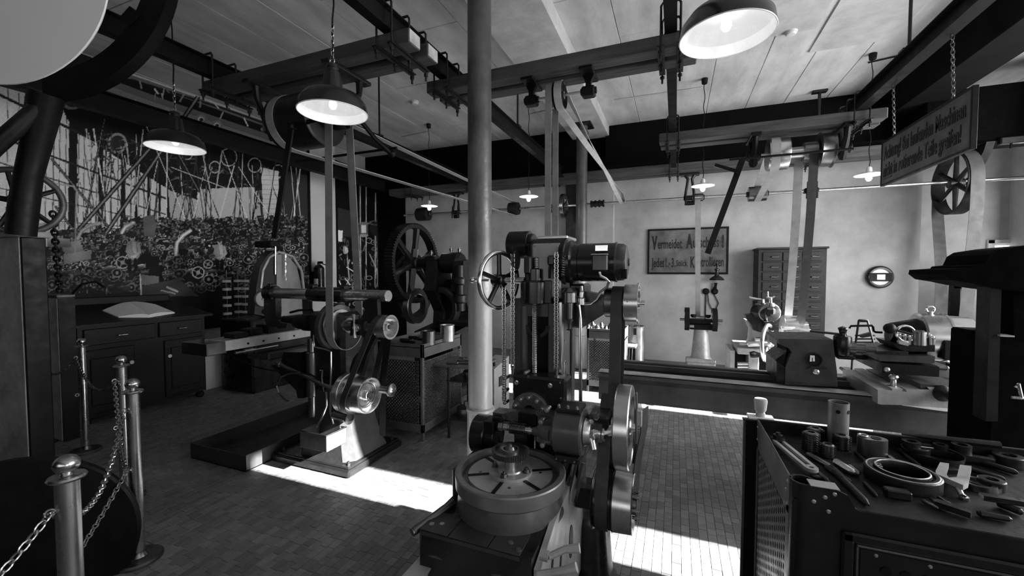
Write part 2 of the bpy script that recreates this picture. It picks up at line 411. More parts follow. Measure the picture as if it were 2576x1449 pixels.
# pale pier between the murals and flat piers on the back wall
struct('trim_2',MB().box(XL,XL+.05,5.95,6.57,0,ZC),'wall_white')
struct('trim_6',MB().box(XL,XL+.03,YF,3.5,0,.74,.004),'wall_dark')
struct('trim_3',MB().box(-1.98,-1.60,YB-.14,YB,0,3.4),'iron')
struct('trim_4',MB().box(-1.60,-1.08,YB-.10,YB,0,3.4,.01),'wall_plaster')
# right wall with window openings: sun comes through the two tall openings
SUNW=[(2.245,2.665),(5.0,6.6)]
SZ0,SZ1=.55,4.02
wr=MB(); yy=YF
for a,b in SUNW:
    wr.box(XR,XR+.25,yy,a,-.01,ZC+.3); wr.box(XR,XR+.25,a,b,-.01,SZ0); wr.box(XR,XR+.25,a,b,SZ1,ZC+.3); yy=b
wr.box(XR,XR+.25,yy,YR+.2,-.01,ZC+.3)
struct('wall_right',wr,'wall_plaster')
for i,(a,b) in enumerate(SUNW):
    w=struct('window_%d'%(i+1),MB().box(XR+.1,XR+.15,a,a+.03,SZ0,SZ1).box(XR+.1,XR+.15,b-.03,b,SZ0,SZ1).box(XR+.1,XR+.15,a,b,SZ0,SZ0+.03).box(XR+.1,XR+.15,a,b,SZ1-.03,SZ1),'iron')
_a=at(2576,132,'Z',3.78).x
struct('ceiling_beam_dark',MB().box(_a-.45,_a,2.0,YB,3.78,ZC+.01,.01),'wall_dark')  # added dark box, stands in for shading on the right ceiling
struct('wall_pier',MB().box(3.98,XR,6.72,7.0,0,ZC),'wall_plaster')  # unseen block added to keep window light off back wall and recess
# --- ceiling: long cast boards with open joints
ceil=struct('ceiling',MB().box(-6.1,XR+.3,-2.8,9.4,ZC+.014,ZC+.3),'concrete')
xj=[-6.58,-5.95,-5.35,-4.8,-4.3,-3.75,-3.2,-2.7,-2.15]; xj2=[-1.15,-.62,-.1,.42,.98,1.5,2.05,2.6,3.15,3.7,4.3,5.0]
rc=random.Random(5)
for lst in (xj,xj2,[-2.15,-1.82],[-1.15-.0,-1.15]):
    for a,b in zip(lst,lst[1:]):
        if b-a<.01: continue
        y=-2.6+rc.random()*-.5
        while y<YR:
            l=rc.choice((1.6,2.2,2.7)); y2=min(y+l,YR); y_=max(y,YF)
            if y2-y_>.05: MB().box(a+.004,b-.004,y_+.003,y2-.003,ZC+rc.uniform(-.002,.003),ZC+.016,.003).o('ceiling_board','ceiling_board',ceil)
            y=y2
# downstand concrete beam over the column row
struct('ceiling_beam',MB().box(-1.80,-1.14,YF,7.6,ZC-.17,ZC+.02,.01),'concrete')
struct('ceiling_panel',MB().box(.62,1.35,3.45,5.35,ZC-.012,ZC+.01).box(1.42,2.2,3.8,5.9,ZC-.012,ZC+.01),'concrete')
# cast iron columns
def column_mat():
    m=mat('column_worn',.11,.42,.2,.5,2.4,.35,26,detail=9); nt=m.node_tree;N=nt.nodes;L=nt.links;b=N['Principled BSDF']
    ge=N.new('ShaderNodeNewGeometry'); sp=N.new('ShaderNodeSeparateXYZ'); L.new(ge.outputs['Position'],sp.inputs[0])
    nz=N.new('ShaderNodeTexNoise'); nz.inputs['Scale'].default_value=2.3; nz.inputs['Detail'].default_value=7; L.new(ge.outputs['Position'],nz.inputs['Vector'])
    ma=N.new('ShaderNodeMath'); ma.operation='MULTIPLY_ADD'; L.new(nz.outputs[0],ma.inputs[0]); ma.inputs[1].default_value=1.7; L.new(sp.outputs[2],ma.inputs[2])
    mr=N.new('ShaderNodeMapRange'); L.new(ma.outputs[0],mr.inputs[0]); mr.inputs[1].default_value=2.05; mr.inputs[2].default_value=2.75; mr.inputs[3].default_value=1; mr.inputs[4].default_value=0; mr.interpolation_type='SMOOTHSTEP'
    mx=N.new('ShaderNodeMix'); mx.data_type='RGBA'; L.new(mr.outputs[0],mx.inputs[0])
    src=b.inputs['Base Color'].links[0].from_socket; L.new(src,mx.inputs[6]); mx.inputs[7].default_value=(.42,.42,.42,1); L.new(mx.outputs[2],b.inputs['Base Color'])
    return m
cm=column_mat()
def column(cx0,y,label,top=ZC-.17):
    c=T('iron_column',label,'column',(cx0,y,0),None); c['kind']='thing'
    MB().lathe((cx0,y,0),(0,0,1),[(0,0),(0,.128),(.03,.128),(.035,.108),(.50,.105),(.51,.112),(.53,.112),(.54,.096)],32).o('column_foot',cm,c)
    MB().lathe((cx0,y,0),(0,0,1),[(.54,.096),(1.2,.094),(2.6,.092),(top-.16,.09),(top-.15,.11),(top-.11,.11),(top-.1,.093),(top-.03,.093)],32).o('shaft',cm,c)
    MB().box(cx0-.17,cx0+.17,y-.17,y+.17,top-.03,top,.004).o('head_plate','iron',c)
    return c
column(-1.425,2.90,'near round cast-iron column with pale worn foot beside the gear hobbing machine')
column(-1.475,6.83,'far round dark cast-iron column standing close to the back wall')
# ================================================================ OVERHEAD: beams, timbers, shafting, belts, lamps
def ibeam(xc,y0,y1,label,z0=3.22,z1=3.37,w=.078,rods=()):
    t=T('steel_beam',label,'beam',(xc,(y0+y1)/2,z0),'rolled steel beams under the ceiling'); t['kind']='thing'
    f=.012; h=w/2
    MB().prism([(xc-h,z0),(xc+h,z0),(xc+h,z0+f*.7),(xc+.006,z0+f*1.4),(xc+.006,z1-f*1.4),(xc+h,z1-f*.7),(xc+h,z1),(xc-h,z1),(xc-h,z1-f*.7),(xc-.006,z1-f*1.4),(xc-.006,z0+f*1.4),(xc-h,z0+f*.7)],'y',y0,y1).o('girder','iron_beam',t)
    for y in rods:
        MB().cyl((xc+.01,y,z1),(xc+.01,y,ZC-.02),.012,n=10).box(xc-.05,xc+.07,y-.035,y+.035,ZC-.02,ZC-.004,.003).box(xc-.045,xc+.045,y-.04,y+.04,z1,z1+.02,.003).o('hanger_rod','iron',t)
    return t
mat('iron_beam',.005,.6,0,.4,4,.1,20,spec=.15)
ibeam(-1.828,-.5,6.9,'long dark steel beam left of the near column carrying two timber pairs',rods=(1.0,4.75))
ibeam(-.055,-.5,6.9,'dark steel beam overhead in line with the big enamel lamp',rods=())
ibeam(1.70,.2,5.62,'black steel beam above the hanging warning sign',w=.10,rods=(4.3,))
ibeam(-3.62,-.5,6.9,'dark steel beam near the left wall ending behind the slanting belts',rods=(4.4,))
ibeam(-5.5,1.2,6.85,'low dark steel beam running in front of the left mural',z0=3.24,z1=3.45,w=.12)
def timbers(x0,x1,ys,z0,z1,clx,label,end='timber_end',light='timber',group='timber beam pairs clamped under the steel beams'):
    t=T('timber_pair',label,'beam',((x0+x1)/2,sum(ys[0]+ys[1])/4,z0),group); t['kind']='thing'
    for i,(a,b) in enumerate(ys):
        m=MB().box(x0+.01*i,x1+.015*i,a,b,z0,z1,.006); m.o('timber',light,t)
        MB().box(x1+.015*i-.001,x1+.015*i+.002,a+.006,b-.006,z0+.006,z1-.006).o('end_grain',end,t)
    a=ys[0][0];b=ys[1][1]
    for xc in clx:
        for s in(-1,1):
            xx=xc+s*.062
            MB().box(xx-.022,xx+.022,a-.06,b+.06,z0-.012,z0-.002,.002).box(xx-.003,xx+.003,a-.06,b+.06,z0-.034,z0-.01,.001).o('clamp_bar','iron',t)
            for y in (a-.035,ys[0][1]+.03,b+.035):
                MB().cyl((xx,y,z0-.085),(xx,y,3.385 if z1<3.3 else z1+.05),.0075,n=8).bolt((xx,y,z0-.05),'z',.016,.03).o('clamp_bolt','iron',t)
        for y in (a-.035,ys[0][1]+.03,b+.035):
            MB().tube([(xc-.062,y,3.38 if z1<3.3 else z1+.05),(xc-.05,y,3.40 if z1<3.3 else z1+.07),(xc+.05,y,3.40 if z1<3.3 else z1+.07),(xc+.062,y,3.38 if z1<3.3 else z1+.05)],.0085,8).o('clamp_hook','iron',t)
    return t
timbers(-3.74,-1.655,[(2.32,2.45),(2.52,2.65)],3.12,3.215,(-1.828,-3.62),'near pair of timbers spanning the left bay behind the enamel lamp')
timbers(-1.99,.10,[(3.03,3.16),(3.22,3.35)],3.12,3.215,(-1.828,-.055),'pair of timbers crossing above the gear hobbing machine')
timbers(-.205,1.915,[(5.18,5.32),(5.39,5.53)],3.12,3.225,(-.055,1.70),'pair of timbers carrying the stepped countershaft over the lathes')
timbers(-5.5,3.3,[(6.97,7.10),(7.17,7.30)],3.17,3.30,(-5.0,-3.62,-.055,1.7),'long timber pair along the back wall above the line shaft','timber_end','timber','wall timbers')
# short dark box end of timber behind near pair
b=MB().box(-2.9,-2.62,4.3,5.2,ZC-.13,ZC,.01).o('ceiling_casing','concrete',None,kind='structure')
# ---- line shaft
LY,LZ=7.2,2.785
ls=T('line_shaft','long polished line shaft running along the back wall','shaft',(-1,LY,LZ))
MB().cyl((-5.3,LY,LZ),(4.05,LY,LZ),.022,n=16,b=.004).o('shaft_bar','steel',ls)
def shx(px,py=None): 
    # X on the line shaft under pixel px
    lo,hi=-6,5
    for _ in range(40):
        mid=(lo+hi)/2
        if proj((mid,LY,LZ))[0]<px: lo=mid
        else: hi=mid
    return lo
for px in (1148,1480-92,1735,2040):
    x=shx(px)
    m=MB().box(x-.09,x+.09,LY-.05,LY+.05,LZ-.035,LZ+.035,.012).cyl((x-.05,LY,LZ-.08),(x+.05,LY,LZ-.08),.035,n=12).bolt((x-.06,LY-.06,LZ-.12),'z',.014,.24).bolt((x+.06,LY-.06,LZ-.12),'z',.014,.24)
    h=T('shaft_hanger',{1148:'cast bearing hanger on the line shaft left of the near column',1388:'cast bearing hanger on the line shaft beside the vertical belts',1735:'cast bearing hanger on the line shaft above the wall notice',2040:'bearing block on the line shaft behind the dark slanting belt'}[px],'bearing',(x,LY,LZ),'bearing hangers of the line shaft')
    m.o('bearing_housing','black',h)
    if px!=2040:
        for s in(-1,1): MB().tube([(x+s*.03,LY,LZ-.1),(x+s*.07,LY-.02,LZ),(x+s*.05,LY,LZ+.16),(x+s*.03,LY,LZ+.3),(x+s*.08,LY,3.17)],[.014,.022,.02,.022,.03],8).o('hanger_arm','iron',h)
        MB().box(x-.14,x+.14,LY-.08,LY+.08,3.14,3.172,.008).o('hanger_foot','iron',h)
def pulley(name,label,c,ax,R,w,m='iron',face='steel_dark',hub=.04,ns=0,group=None,cat='pulley'):
    t=T(name,label,cat,c,group); d=AX[ax]
    if ns:
        MB().ring(c,ax,R-.014,R,w,44,b=.003).o('rim',face,t)
        for k in range(ns):
            q=2*PI*k/ns+PI/6; a,b,_=frame(d); u=a*math.cos(q)+b*math.sin(q)
            MB().tube([V(c)+u*.02,V(c)+u*R*.5,V(c)+u*(R-.01)],[R*.07,R*.055,R*.05],8).o('spoke',m,t)
        MB().cyl(V(c)-d*w*.42,V(c)+d*w*.42,hub,n=20,b=.005).o('hub',m,t)
    else:
        MB().lathe(V(c)-d*w/2,d,[(0,.02),(0,R-.004),(.004,R),(w/2,R+.003),(w-.004,R),(w,R-.004),(w,.02)],36).o('rim',face,t)
        MB().cyl(V(c)-d*w*.62,V(c)+d*w*.62,hub,n=16,b=.004).o('hub',m,t)
    return t
x=shx(1293); P1=pulley('flat_pulley','wood-faced pulley at the right end of the long slanting belt',(x,LY,LZ),'x',.115,.19,face='iron_rough')
x2=shx(1065); pulley('flat_pulley','pulley above the gear wheel of the punch press, under a lit lamp',(x2,LY,LZ),'x',.13,.26,face='iron')
x3=shx(1418); pulley('flat_pulley','narrow spoked pulley on the line shaft behind the vertical belts',(x3,LY,LZ),'x',.21,.06,ns=5)
x4=shx(1503)
t=T('shaft_coupling','ribbed shaft coupling on the line shaft right of the far column','coupling',(x4,LY,LZ))
for k in range(4): MB().disc((x4-.105+.07*k,LY,LZ),'x',.062,.02,20,.003).o('flange','black',t)
MB().cyl((x4-.1,LY,LZ),(x4+.1,LY,LZ),.048,n=16).o('sleeve','iron',t)
x5=shx(1905); pulley('flat_pulley','dark drum pulley on the line shaft where the pale belt ends',(x5,LY,LZ),'x',.11,.24,face='steel_dark')
# big spoked wheel under the right beam
BW_C=(3.39,LY,LZ-.02)
bw=T('spoked_belt_wheel','large six-spoked belt wheel near the far right end of the line shaft','wheel',BW_C)
MB().ring(BW_C,'x',.385,.405,.15,56,b=.004).o('rim','iron',bw)
for k in range(6):
    q=PI*k/3+PI/2; MB().tube([V(BW_C)+V(0,math.cos(q),math.sin(q))*r for r in(.03,.2,.39)],[.034,.027,.022],8).o('spoke','iron',bw)
MB().cyl((3.31,LY,LZ-.02),(3.47,LY,LZ-.02),.06,n=20,b=.008).o('hub','iron',bw)
MB().cyl((3.5,LY,LZ),(3.62,LY,LZ),.05,n=16,b=.006).box(3.52,3.6,LY-.07,LY+.07,LZ-.09,LZ+.03,.01).o('collar','black',bw)
# black hanging frame carrying the wheel (dark boxed beam above right)
hb=T('hanger_frame','black boxed beam end hanging above the spoked belt wheel','beam',(3.6,6.9,3.3)); hb['kind']='thing'
MB().box(2.95,4.6,6.95,7.45,3.22,3.9,.02).o('beam_box','soot',hb)
MB().prism([(6.9,3.2),(7.1,3.2),(7.22,2.95),(7.25,2.72),(7.15,2.72),(7.12,2.9),(6.95,3.1)],'x',3.52,3.6).o('bracket','black',hb)
for k in range(5): MB().cyl((3.75+k*.17,6.92,3.1),(3.75+k*.17,6.92,3.24),.012,n=8).o('bolt','black',hb)
MB().box(3.65,4.55,6.9,6.98,3.16,3.24,.01).o('angle_iron','iron',hb)
# belt over the big wheel, down to a machine behind the lathe
mb=MB(); pts=[]
a=V(3.39,LY-.41,2.76); 
for p in circ((3.40,LY,LZ-.02),'x',.412,PI,0,18): pts.append(p)
pr=[at(2395,900,'Y',6.95)]; 
path=[V(3.40,6.93,.85),V(3.40,6.85,1.7),V(3.40,6.79,2.4)]+pts+[V(3.40,7.60,2.4),V(3.40,7.47,1.7),V(3.40,7.42,.85)]
tag(MB().strip(path,(1,0,0),.13,.006).o('drive_belt','belt_wide'),'wide grey belt hanging over the large spoked wheel on the far right','belt','drive belts')
# ---- countershaft under the near left timbers
JY,JZ=2.485,2.80
j=T('countershaft','countershaft with wide pulley hung under the near left timbers','shaft',(-2.75,JY,JZ))
MB().cyl((-3.25,JY,JZ),(-2.2,JY,JZ),.02,n=14).o('shaft_bar','steel',j)
MB().lathe((-2.98,JY,JZ),(1,0,0),[(0,.02),(0,.205),(.005,.21),(.42,.21),(.425,.205),(.43,.19),(.43,.03)],44).o('drum','iron',j)
MB().lathe((-2.48,JY,JZ),(1,0,0),[(0,.02),(0,.095),(.01,.10),(.09,.10),(.1,.095),(.1,.02)],36).o('fast_pulley','black',j)
for xx in(-3.15,-2.33):
    MB().tube([(xx,JY-.13,3.11),(xx,JY-.12,3.0),(xx,JY-.06,2.86),(xx,JY,2.72),(xx,JY+.06,2.86),(xx,JY+.12,3.0),(xx,JY+.13,3.11)],[.03,.022,.024,.03,.024,.022,.03],8).box(xx-.04,xx+.04,JY-.22,JY+.22,3.09,3.12,.006).o('hanger','iron',j)
    MB().cyl((xx-.05,JY,JZ),(xx+.06,JY,JZ),.05,n=16,b=.008).cyl((xx+.06,JY,JZ),(xx+.075,JY,JZ),.035,n=16).o('bearing','steel_dark',j)
MB().tube([(-2.33,JY+.03,2.9),(-2.3,JY+.1,2.78),(-2.24,JY+.2,2.66),(-2.18,JY+.3,2.58)],[.02,.018,.018,.025],8).ball((-2.17,JY+.31,2.57),.03).o('shifter_arm','black',j)
MB().cyl((-3.2,JY+.28,2.6),(-2.1,JY+.28,2.6),.011,n=8).o('shifter_rod','black',j)
# belt shifter handle: long flat bar hanging down in front
a0=at(742,262,'Y',2.3); a1=at(690,600,'Y',2.3)
s=T('belt_shifter_bar','long dark flat shifter bar slanting down in front of the left mural','lever',a1,'belt shifter levers')
MB().bar(a0,a1,.05,.014,(0,1,0)).o('bar','black',s)
c0=at(735,318,'Y',2.29); c1=at(800,300,'Y',2.32)
MB().bar(c0,c1,.028,.014,(0,1,0)).cyl(c0-V(0,.03,0),c0+V(0,.03,0),.022,n=12).o('link_arm','black',s)
# belts from countershaft
MX=-2.42
pts=belt_loop((2.62,1.13),.165,(JY,JZ),.103,MX)
pts=[V(MX-.10*max(0,(2.7-p.z)/1.57),p.y,p.z) for p in pts]
tag(MB().strip(pts,(1,0,0),.072,.006,True).o('drive_belt','belt'),'grey vertical belt running down to the horizontal milling machine','belt','drive belts')
pts=belt_loop((JY,JZ),.213,(LY,LZ),.12,-2.90)
pr2=[V(p.x+(shx(1293)+2.90)*((p.y-JY)/(LY-JY)),p.y,p.z) for p in pts]
tag(MB().strip(pr2,(1,0,0),.075,.006,True).o('drive_belt','belt_light'),'pale belt slanting back past the near column to the line shaft','belt','drive belts')
# small countershaft above the hobbing machine
HY,HZ=3.19,2.985
k=T('countershaft','short countershaft with narrow pulleys hung over the gear hobbing machine','shaft',(-.86,HY,HZ))
hx0=at(1345,262,'Z',HZ); s0=(HZ-CH)
xa=-1.10;xb2=-.64
MB().cyl((xa,HY,HZ),(xb2,HY,HZ),.012,n=12).o('shaft_bar','steel',k)
for xx in(xa,xb2):
    MB().box(xx-.05,xx+.05,HY-.04,HY+.04,HZ-.045,HZ+.03,.01).cyl((xx-.06,HY,HZ),(xx+.06,HY,HZ),.025,n=12).o('bearing','black',k)
    MB().prism([(xx-.05,3.115),(xx+.05,3.115),(xx+.02,3.05),(xx+.02,HZ),(xx-.02,HZ),(xx-.02,3.05)],'y',HY-.02,HY+.02).box(xx-.05,xx+.05,HY-.13,HY+.13,3.10,3.12,.004).o('hanger','black',k)
for xx,r,w in((-.93,.10,.05),(-.86,.105,.06)):
    MB().ring((xx,HY,HZ),'x',r-.008,r,w,36).disc((xx-.01,HY,HZ),'x',r-.005,.008).cyl((xx-w/2,HY,HZ),(xx+w/2,HY,HZ),.03,n=14).o('pulley','steel_dark',k)
# vertical belt down to the hobber drive
pts=belt_loop((2.42,1.62),.10,(HY,HZ),.103,-.93)
pts=[V(-.93-.0*(HZ-p.z)/1.4,p.y,p.z) for p in belt_loop((3.19,1.2),.10,(HY,HZ),.103,-.93)]
tag(MB().strip(pts,(1,0,0),.05,.005,True).o('drive_belt','belt'),'grey vertical belt dropping behind the gear hobbing machine','belt','drive belts')
# crossed pale belt going back to the line shaft
xe=shx(1570)
n=26; st=[]; wd=[]
top=V(-.86,HY,HZ); end=V(xe,LY,LZ)
pp=[]
for q in range(9): a=PI/2+.3-(-0)+ (PI*q/8); pp.append((V(-.86,HY+.108*math.cos(a),HZ+.108*math.sin(a)),V(1,0,0)))
for q in range(1,14):
    f=q/14; p=V(-.86+(xe+.86)*f,HY+.02+(LY-HY)*f,HZ-.10+(LZ-HZ+.2)*f); an=PI*f*.9; pp.append((p,V(math.cos(an),0,math.sin(an))))
for q in range(9): a=-PI/2+ -.3+(PI*q/8)*1.0; pp.append((V(xe,LY+.03*math.cos(-a),LZ+.03*math.sin(-a)*-1),V(-1,0,0)))
for q in range(13,0,-1):
    f=q/14; p=V(-.86+(xe+.86)*f,HY-.02+(LY-HY)*f,HZ+.10+(LZ-HZ-.2)*f); an=PI+PI*(1-f)*.9; pp.append((p,V(math.cos(an),0,math.sin(an))))
tag(MB().strip([p[0] for p in pp],[p[1] for p in pp],.055,.005,True).o('drive_belt','belt_light'),'pale crossed belt slanting from the short countershaft to the line shaft','belt','drive belts')
# ---- right countershaft with step pulleys
CY=5.36; CZ=at(1960,388,'Y',CY).z
def cx(px): return at(px,388,'Y',CY).x
r=T('countershaft','right countershaft with drum and flanged pulleys above the lathes','shaft',(cx(2000),CY,CZ))
MB().cyl((cx(1885),CY,CZ),(cx(2125),CY,CZ),.022,n=14).o('shaft_bar','steel',r)
MB().cyl((cx(1983),CY,CZ),(cx(2030),CY,CZ),.06,n=24).o('sleeve','steel',r)
MB().lathe((cx(1930),CY,CZ),(1,0,0),[(0,.02),(0,.17),(.01,.175),(cx(1982)-cx(1930)-.01,.175),(cx(1982)-cx(1930),.17),(cx(1982)-cx(1930),.02)],40).o('drum','steel',r)
MB().lathe((cx(2020),CY,CZ),(1,0,0),[(0,.02),(0,.10),(.12,.10),(.12,.03)],36).o('step_pulley','steel_dark',r)
MB().lathe((cx(2058),CY,CZ),(1,0,0),[(0,.02),(0,.185),(.02,.175),(.10,.175),(.12,.19),(.125,.18),(.125,.02)],44).o('flanged_pulley','steel_dark',r)
for px in(1895,2120):
    xx=cx(px); MB().tube([(xx,CY-.12,3.1),(xx,CY-.1,3.0),(xx,CY,CZ-.08),(xx,CY+.1,3.0),(xx,CY+.12,3.1)],[.035,.03,.045,.03,.035],8).box(xx-.05,xx+.05,CY-.2,CY+.2,3.085,3.12,.006).cyl((xx-.07,CY,CZ),(xx+.07,CY,CZ),.055,n=16,b=.01).o('hanger','black',r)
MB().cyl((cx(1830),CY-.2,CZ-.06),(cx(2128),CY-.2,CZ-.06),.012,n=8).o('shifter_rod','black',r)
# belt shifter lever of the right countershaft
a0=at(1868,400,'Y',5.1); a1=at(1780,638,'Y',5.1)
s=T('belt_shifter_bar','dark wooden shifter lever slanting down across the wall notice','lever',a1,'belt shifter levers')
MB().bar(a0,a1,.062,.02,(0,1,0)).o('bar','wood_dark',s)
MB().bar(at(1798,415,'Y',5.08),at(1857,432,'Y',5.08),.035,.02,(0,1,0)).cyl(at(1857,432,'Y',5.13),at(1857,432,'Y',5.02),.025,n=12).o('link_arm','black',s)
# pale belt over the drum to the line shaft drum
xd=cx(1948); pts=belt_loop((CY,CZ),.18,(LY,LZ),.113,xd)
pr2=[V(xd+(x5-xd)*((p.y-CY)/(LY-CY)),p.y,p.z) for p in pts]
tag(MB().strip(pr2,(1,0,0),.085,.005,True).o('drive_belt','belt_light'),'pale belt looped over the steel drum down to the line shaft','belt','drive belts')
# dark double belt down to the shaper
yl0=[at(2025,400,'Y',CY-.10),at(2005,810,'Y',6.0)]
sp=at(2000,815,'Y',6.05)
for nm,dx,dy,mm,lab in(('drive_belt',-.055,.10,'belt','grey strand of the belt pair dropping to the shaper'),('drive_belt',.035,-.10,'belt_dark','dark strand of the belt pair dropping to the shaper')):
    p0=V(cx(2032)+dx,CY+dy,CZ-.02); p1=V(sp.x+dx,sp.y+dy,sp.z)
    tag(MB().strip([p0,p0.lerp(p1,.35)+V(.01,0,0),p0.lerp(p1,.7)+V(.008,0,0),p1],(1,0,0),.085,.006).o(nm,mm),lab,'belt','drive belts')
# thin belt to the bench grinder
g0=at(1755,500,'Y',7.2); g1=at(1755,805,'Y',7.3)
tag(MB().strip([V(g0.x,7.16,LZ-.03),V(g1.x,7.24,g1.z)],(1,0,0),.075,.004).strip([V(g0.x+.02,7.27,LZ-.02),V(g1.x+.01,7.34,g1.z)],(1,0,0),.06,.004).o('drive_belt','belt'),'thin grey belt dropping from the line shaft to the pedestal grinder','belt','drive belts')
pulley('flat_pulley','small pulley on the line shaft above the pedestal grinder',(g0.x,LY,LZ),'x',.06,.16,face='steel_dark')
# ---- lamps
def big_lamp(c,R,label,cord_top,bulb=True,energy=0,tilt=None):
    t=T('enamel_lamp',label,'lamp',c,'large enamel pendant lamps')
    x,y,z=c
    prof=[(0,R),(.002,R+.004),(.02,R+.0),(.055,R*.97),(.10,R*.80),(.118,R*.60),(.125,.062),(.20,.052),(.24,.046),(.25,.03),(.262,.03),(.27,.036),(.285,.034),(.295,.012),(.295,0)]
    MB().lathe(c,(0,0,1),prof,56).o('shade','lamp_black',t)
    inn=[(.0,R),(.02,R-.006),(.053,R*.955),(.096,R*.79),(.112,R*.60),(.118,.03),(.118,0)]
    MB().lathe(c,(0,0,1),inn,56).o('reflector','white_enamel',t)
    MB().torus(c,'z',R,.0035,56,6).o('rim','white_enamel',t)
    MB().torus((x,y,z+.31),'y',.018,.004,16,6).o('hanging_ring','steel',t)
    if bulb:
        MB().lathe((x,y,z+.02),(0,0,1),[(0,0),(.006,.014),(.02,.022),(.04,.022),(.06,.012),(.09,.012),(.09,0)],20).o('bulb','bulb',t)
        l=bpy.data.lights.new('bulb_light','POINT'); l.energy=energy; l.shadow_soft_size=.025; lo=bpy.data.objects.new('bulb_light',l); S.collection.objects.link(lo); lo.parent=t; lo.location=(0,0,-.012)
    p=V(x,y,z+.32); q=V(cord_top); pts=[]
    for i in range(17):
        f=i/16; pts.append(p.lerp(q,f)+V(.006*math.sin(i*1.9)*(1-f*.3),0,0))
    MB().tube(pts,.005,6).o('cord','black',t)
    MB().chain([p,p.lerp(q,.16)],.03,.003,5,8).o('chain','steel',t,kind='stuff')
    return t
mat('lamp_black',.012,.3,0,.2,4,.03,coat=.3)
big_lamp((-1.955,1.96,2.57),.2,'black enamel pendant lamp, lit, in front of the near left timbers',(-1.93,1.99,4.19),energy=.3)
big_lamp((-3.79,2.13,2.608),.2,'black enamel pendant lamp, lit, hanging in front of the factory mural',(-3.80,2.13,4.19),energy=.3)
big_lamp((.20,2.17,2.69),.2,'large lit enamel lamp at the top right of the middle steel beam',(.2,2.17,4.19),energy=.3)
def small_lamp(px,py,z,label,rose=None):
    c=at(px,py,'Y',6.35 if px!=2185 else 6.3); c=at(px,py,'Z',z)
    t=T('plate_lamp',label,'lamp',c,'small flat-shade lamps on twisted cords')
    MB().lathe(c,(0,0,1),[(-.012,.145),(-.008,.148),(.012,.10),(.02,.035),(.045,.03),(.075,.026),(.09,.012),(.09,0)],36).lathe(c,(0,0,1),[(-.012,.145),(.006,.09),(.01,0)],36).o('shade','white_enamel',t)
    MB().lathe(c,(0,0,1),[(-.085,0),(-.08,.018),(-.055,.033),(-.03,.028),(.0,.014),(0,0)],20).o('bulb','bulb_small',t)
    l=bpy.data.lights.new('bulb_light','POINT'); l.energy=2.2; l.shadow_soft_size=.03; lo=bpy.data.objects.new('bulb_light',l); S.collection.objects.link(lo); lo.parent=t; lo.location=(0,0,-.05-.06)
    q=V(rose) if rose else V(c.x,c.y,ZC-.06); pts=[]
    for i in range(25):
        f=i/24; pts.append(V(c.x,c.y,c.z+.09).lerp(q,f)+V(.008*math.sin(i*1.3),0,0))
    MB().tube(pts,.005,6).o('cord','black',t)
    MB().cyl((q.x,q.y,ZC-.07),(q.x,q.y,ZC),.035,.042,n=16,b=.004).o('ceiling_rose','black',t)
small_lamp(1080,517,2.78,'leftmost flat plate lamp, lit, above the gear wheel of the punch press')
small_lamp(1330,493,2.78,'flat plate lamp, lit, just right of the near column')
small_lamp(1768,466,2.78,'flat plate lamp, lit, above the framed wall notice')
small_lamp(2186,438,2.78,'flat plate lamp, lit, beside the hanging warning sign')
# conduit runs and detectors on the ceiling
for pts,lab in (([(1083,330),(1010,345)],'thin conduit on the ceiling leading to the leftmost plate lamp'),([(1331,288),(1400,272)],'thin conduit on the ceiling near the column beam'),([(1767,220),(1545,252)],'thin conduit on the ceiling leading to the lamp over the notice'),([(2183,158),(2330,125),(2480,100),(2530,70),(2570,48)],'thin conduit crossing the ceiling towards the far right')):
    pp=[at(a,b,'Z',ZC-.012) for a,b in pts]
    tag(MB().tube(pp,.009,6).o('conduit','concrete' if len(pts)<5 else 'iron'),lab,'conduit')
for px,py,lab in((1043,255,'white smoke detector on the ceiling left of the near column'),(1990,77,'white smoke detector on the ceiling right of the big enamel lamp')):
    c=at(px,py,'Z',ZC); t=T('smoke_detector',lab,'detector',c)
    MB().lathe((c.x,c.y,ZC),(0,0,-1),[(0,.06),(.015,.062),(.02,.05),(.035,.052),(.045,.04),(.05,0)],32).o('housing','plastic_white',t)
    MB().ring((c.x,c.y,ZC-.026),'z',.045,.056,.006,32).o('vent_ring','wall_white',t)
# rods and brackets
for px,py in((2062,228),):
    c=at(px,py,'Z',ZC); t=T('ceiling_hanger','single rod bracket hanging from the ceiling above the right timbers','bracket',(c.x,c.y,3.3))
    MB().cyl((c.x,c.y,3.31),(c.x,c.y,ZC),.02,n=10).o('rod','iron',t); MB().box(c.x-.09,c.x+.09,c.y-.05,c.y+.05,ZC-.03,ZC,.006).o('plate','iron',t)
# ---- hanging warning sign
SX=1.75
sg=T('hanging_sign','long grey warning board hanging on two chains under the black beam','sign',(SX,4.18,2.40))
y0,y1,z0,z1=3.56,4.79,2.398,2.776
MB().box(SX-.012,SX+.012,y0,y1,z0,z1,.003).o('board','sign_paint',sg)
fr=MB()
for a in((y0-.01,y1+.01,z0-.012,z0+.006),(y0-.01,y1+.01,z1-.006,z1+.012),(y0-.01,y0+.008,z0,z1),(y1-.008,y1+.01,z0,z1)): fr.box(SX-.016,SX+.016,*a,.002)
fr.o('frame','black',sg)
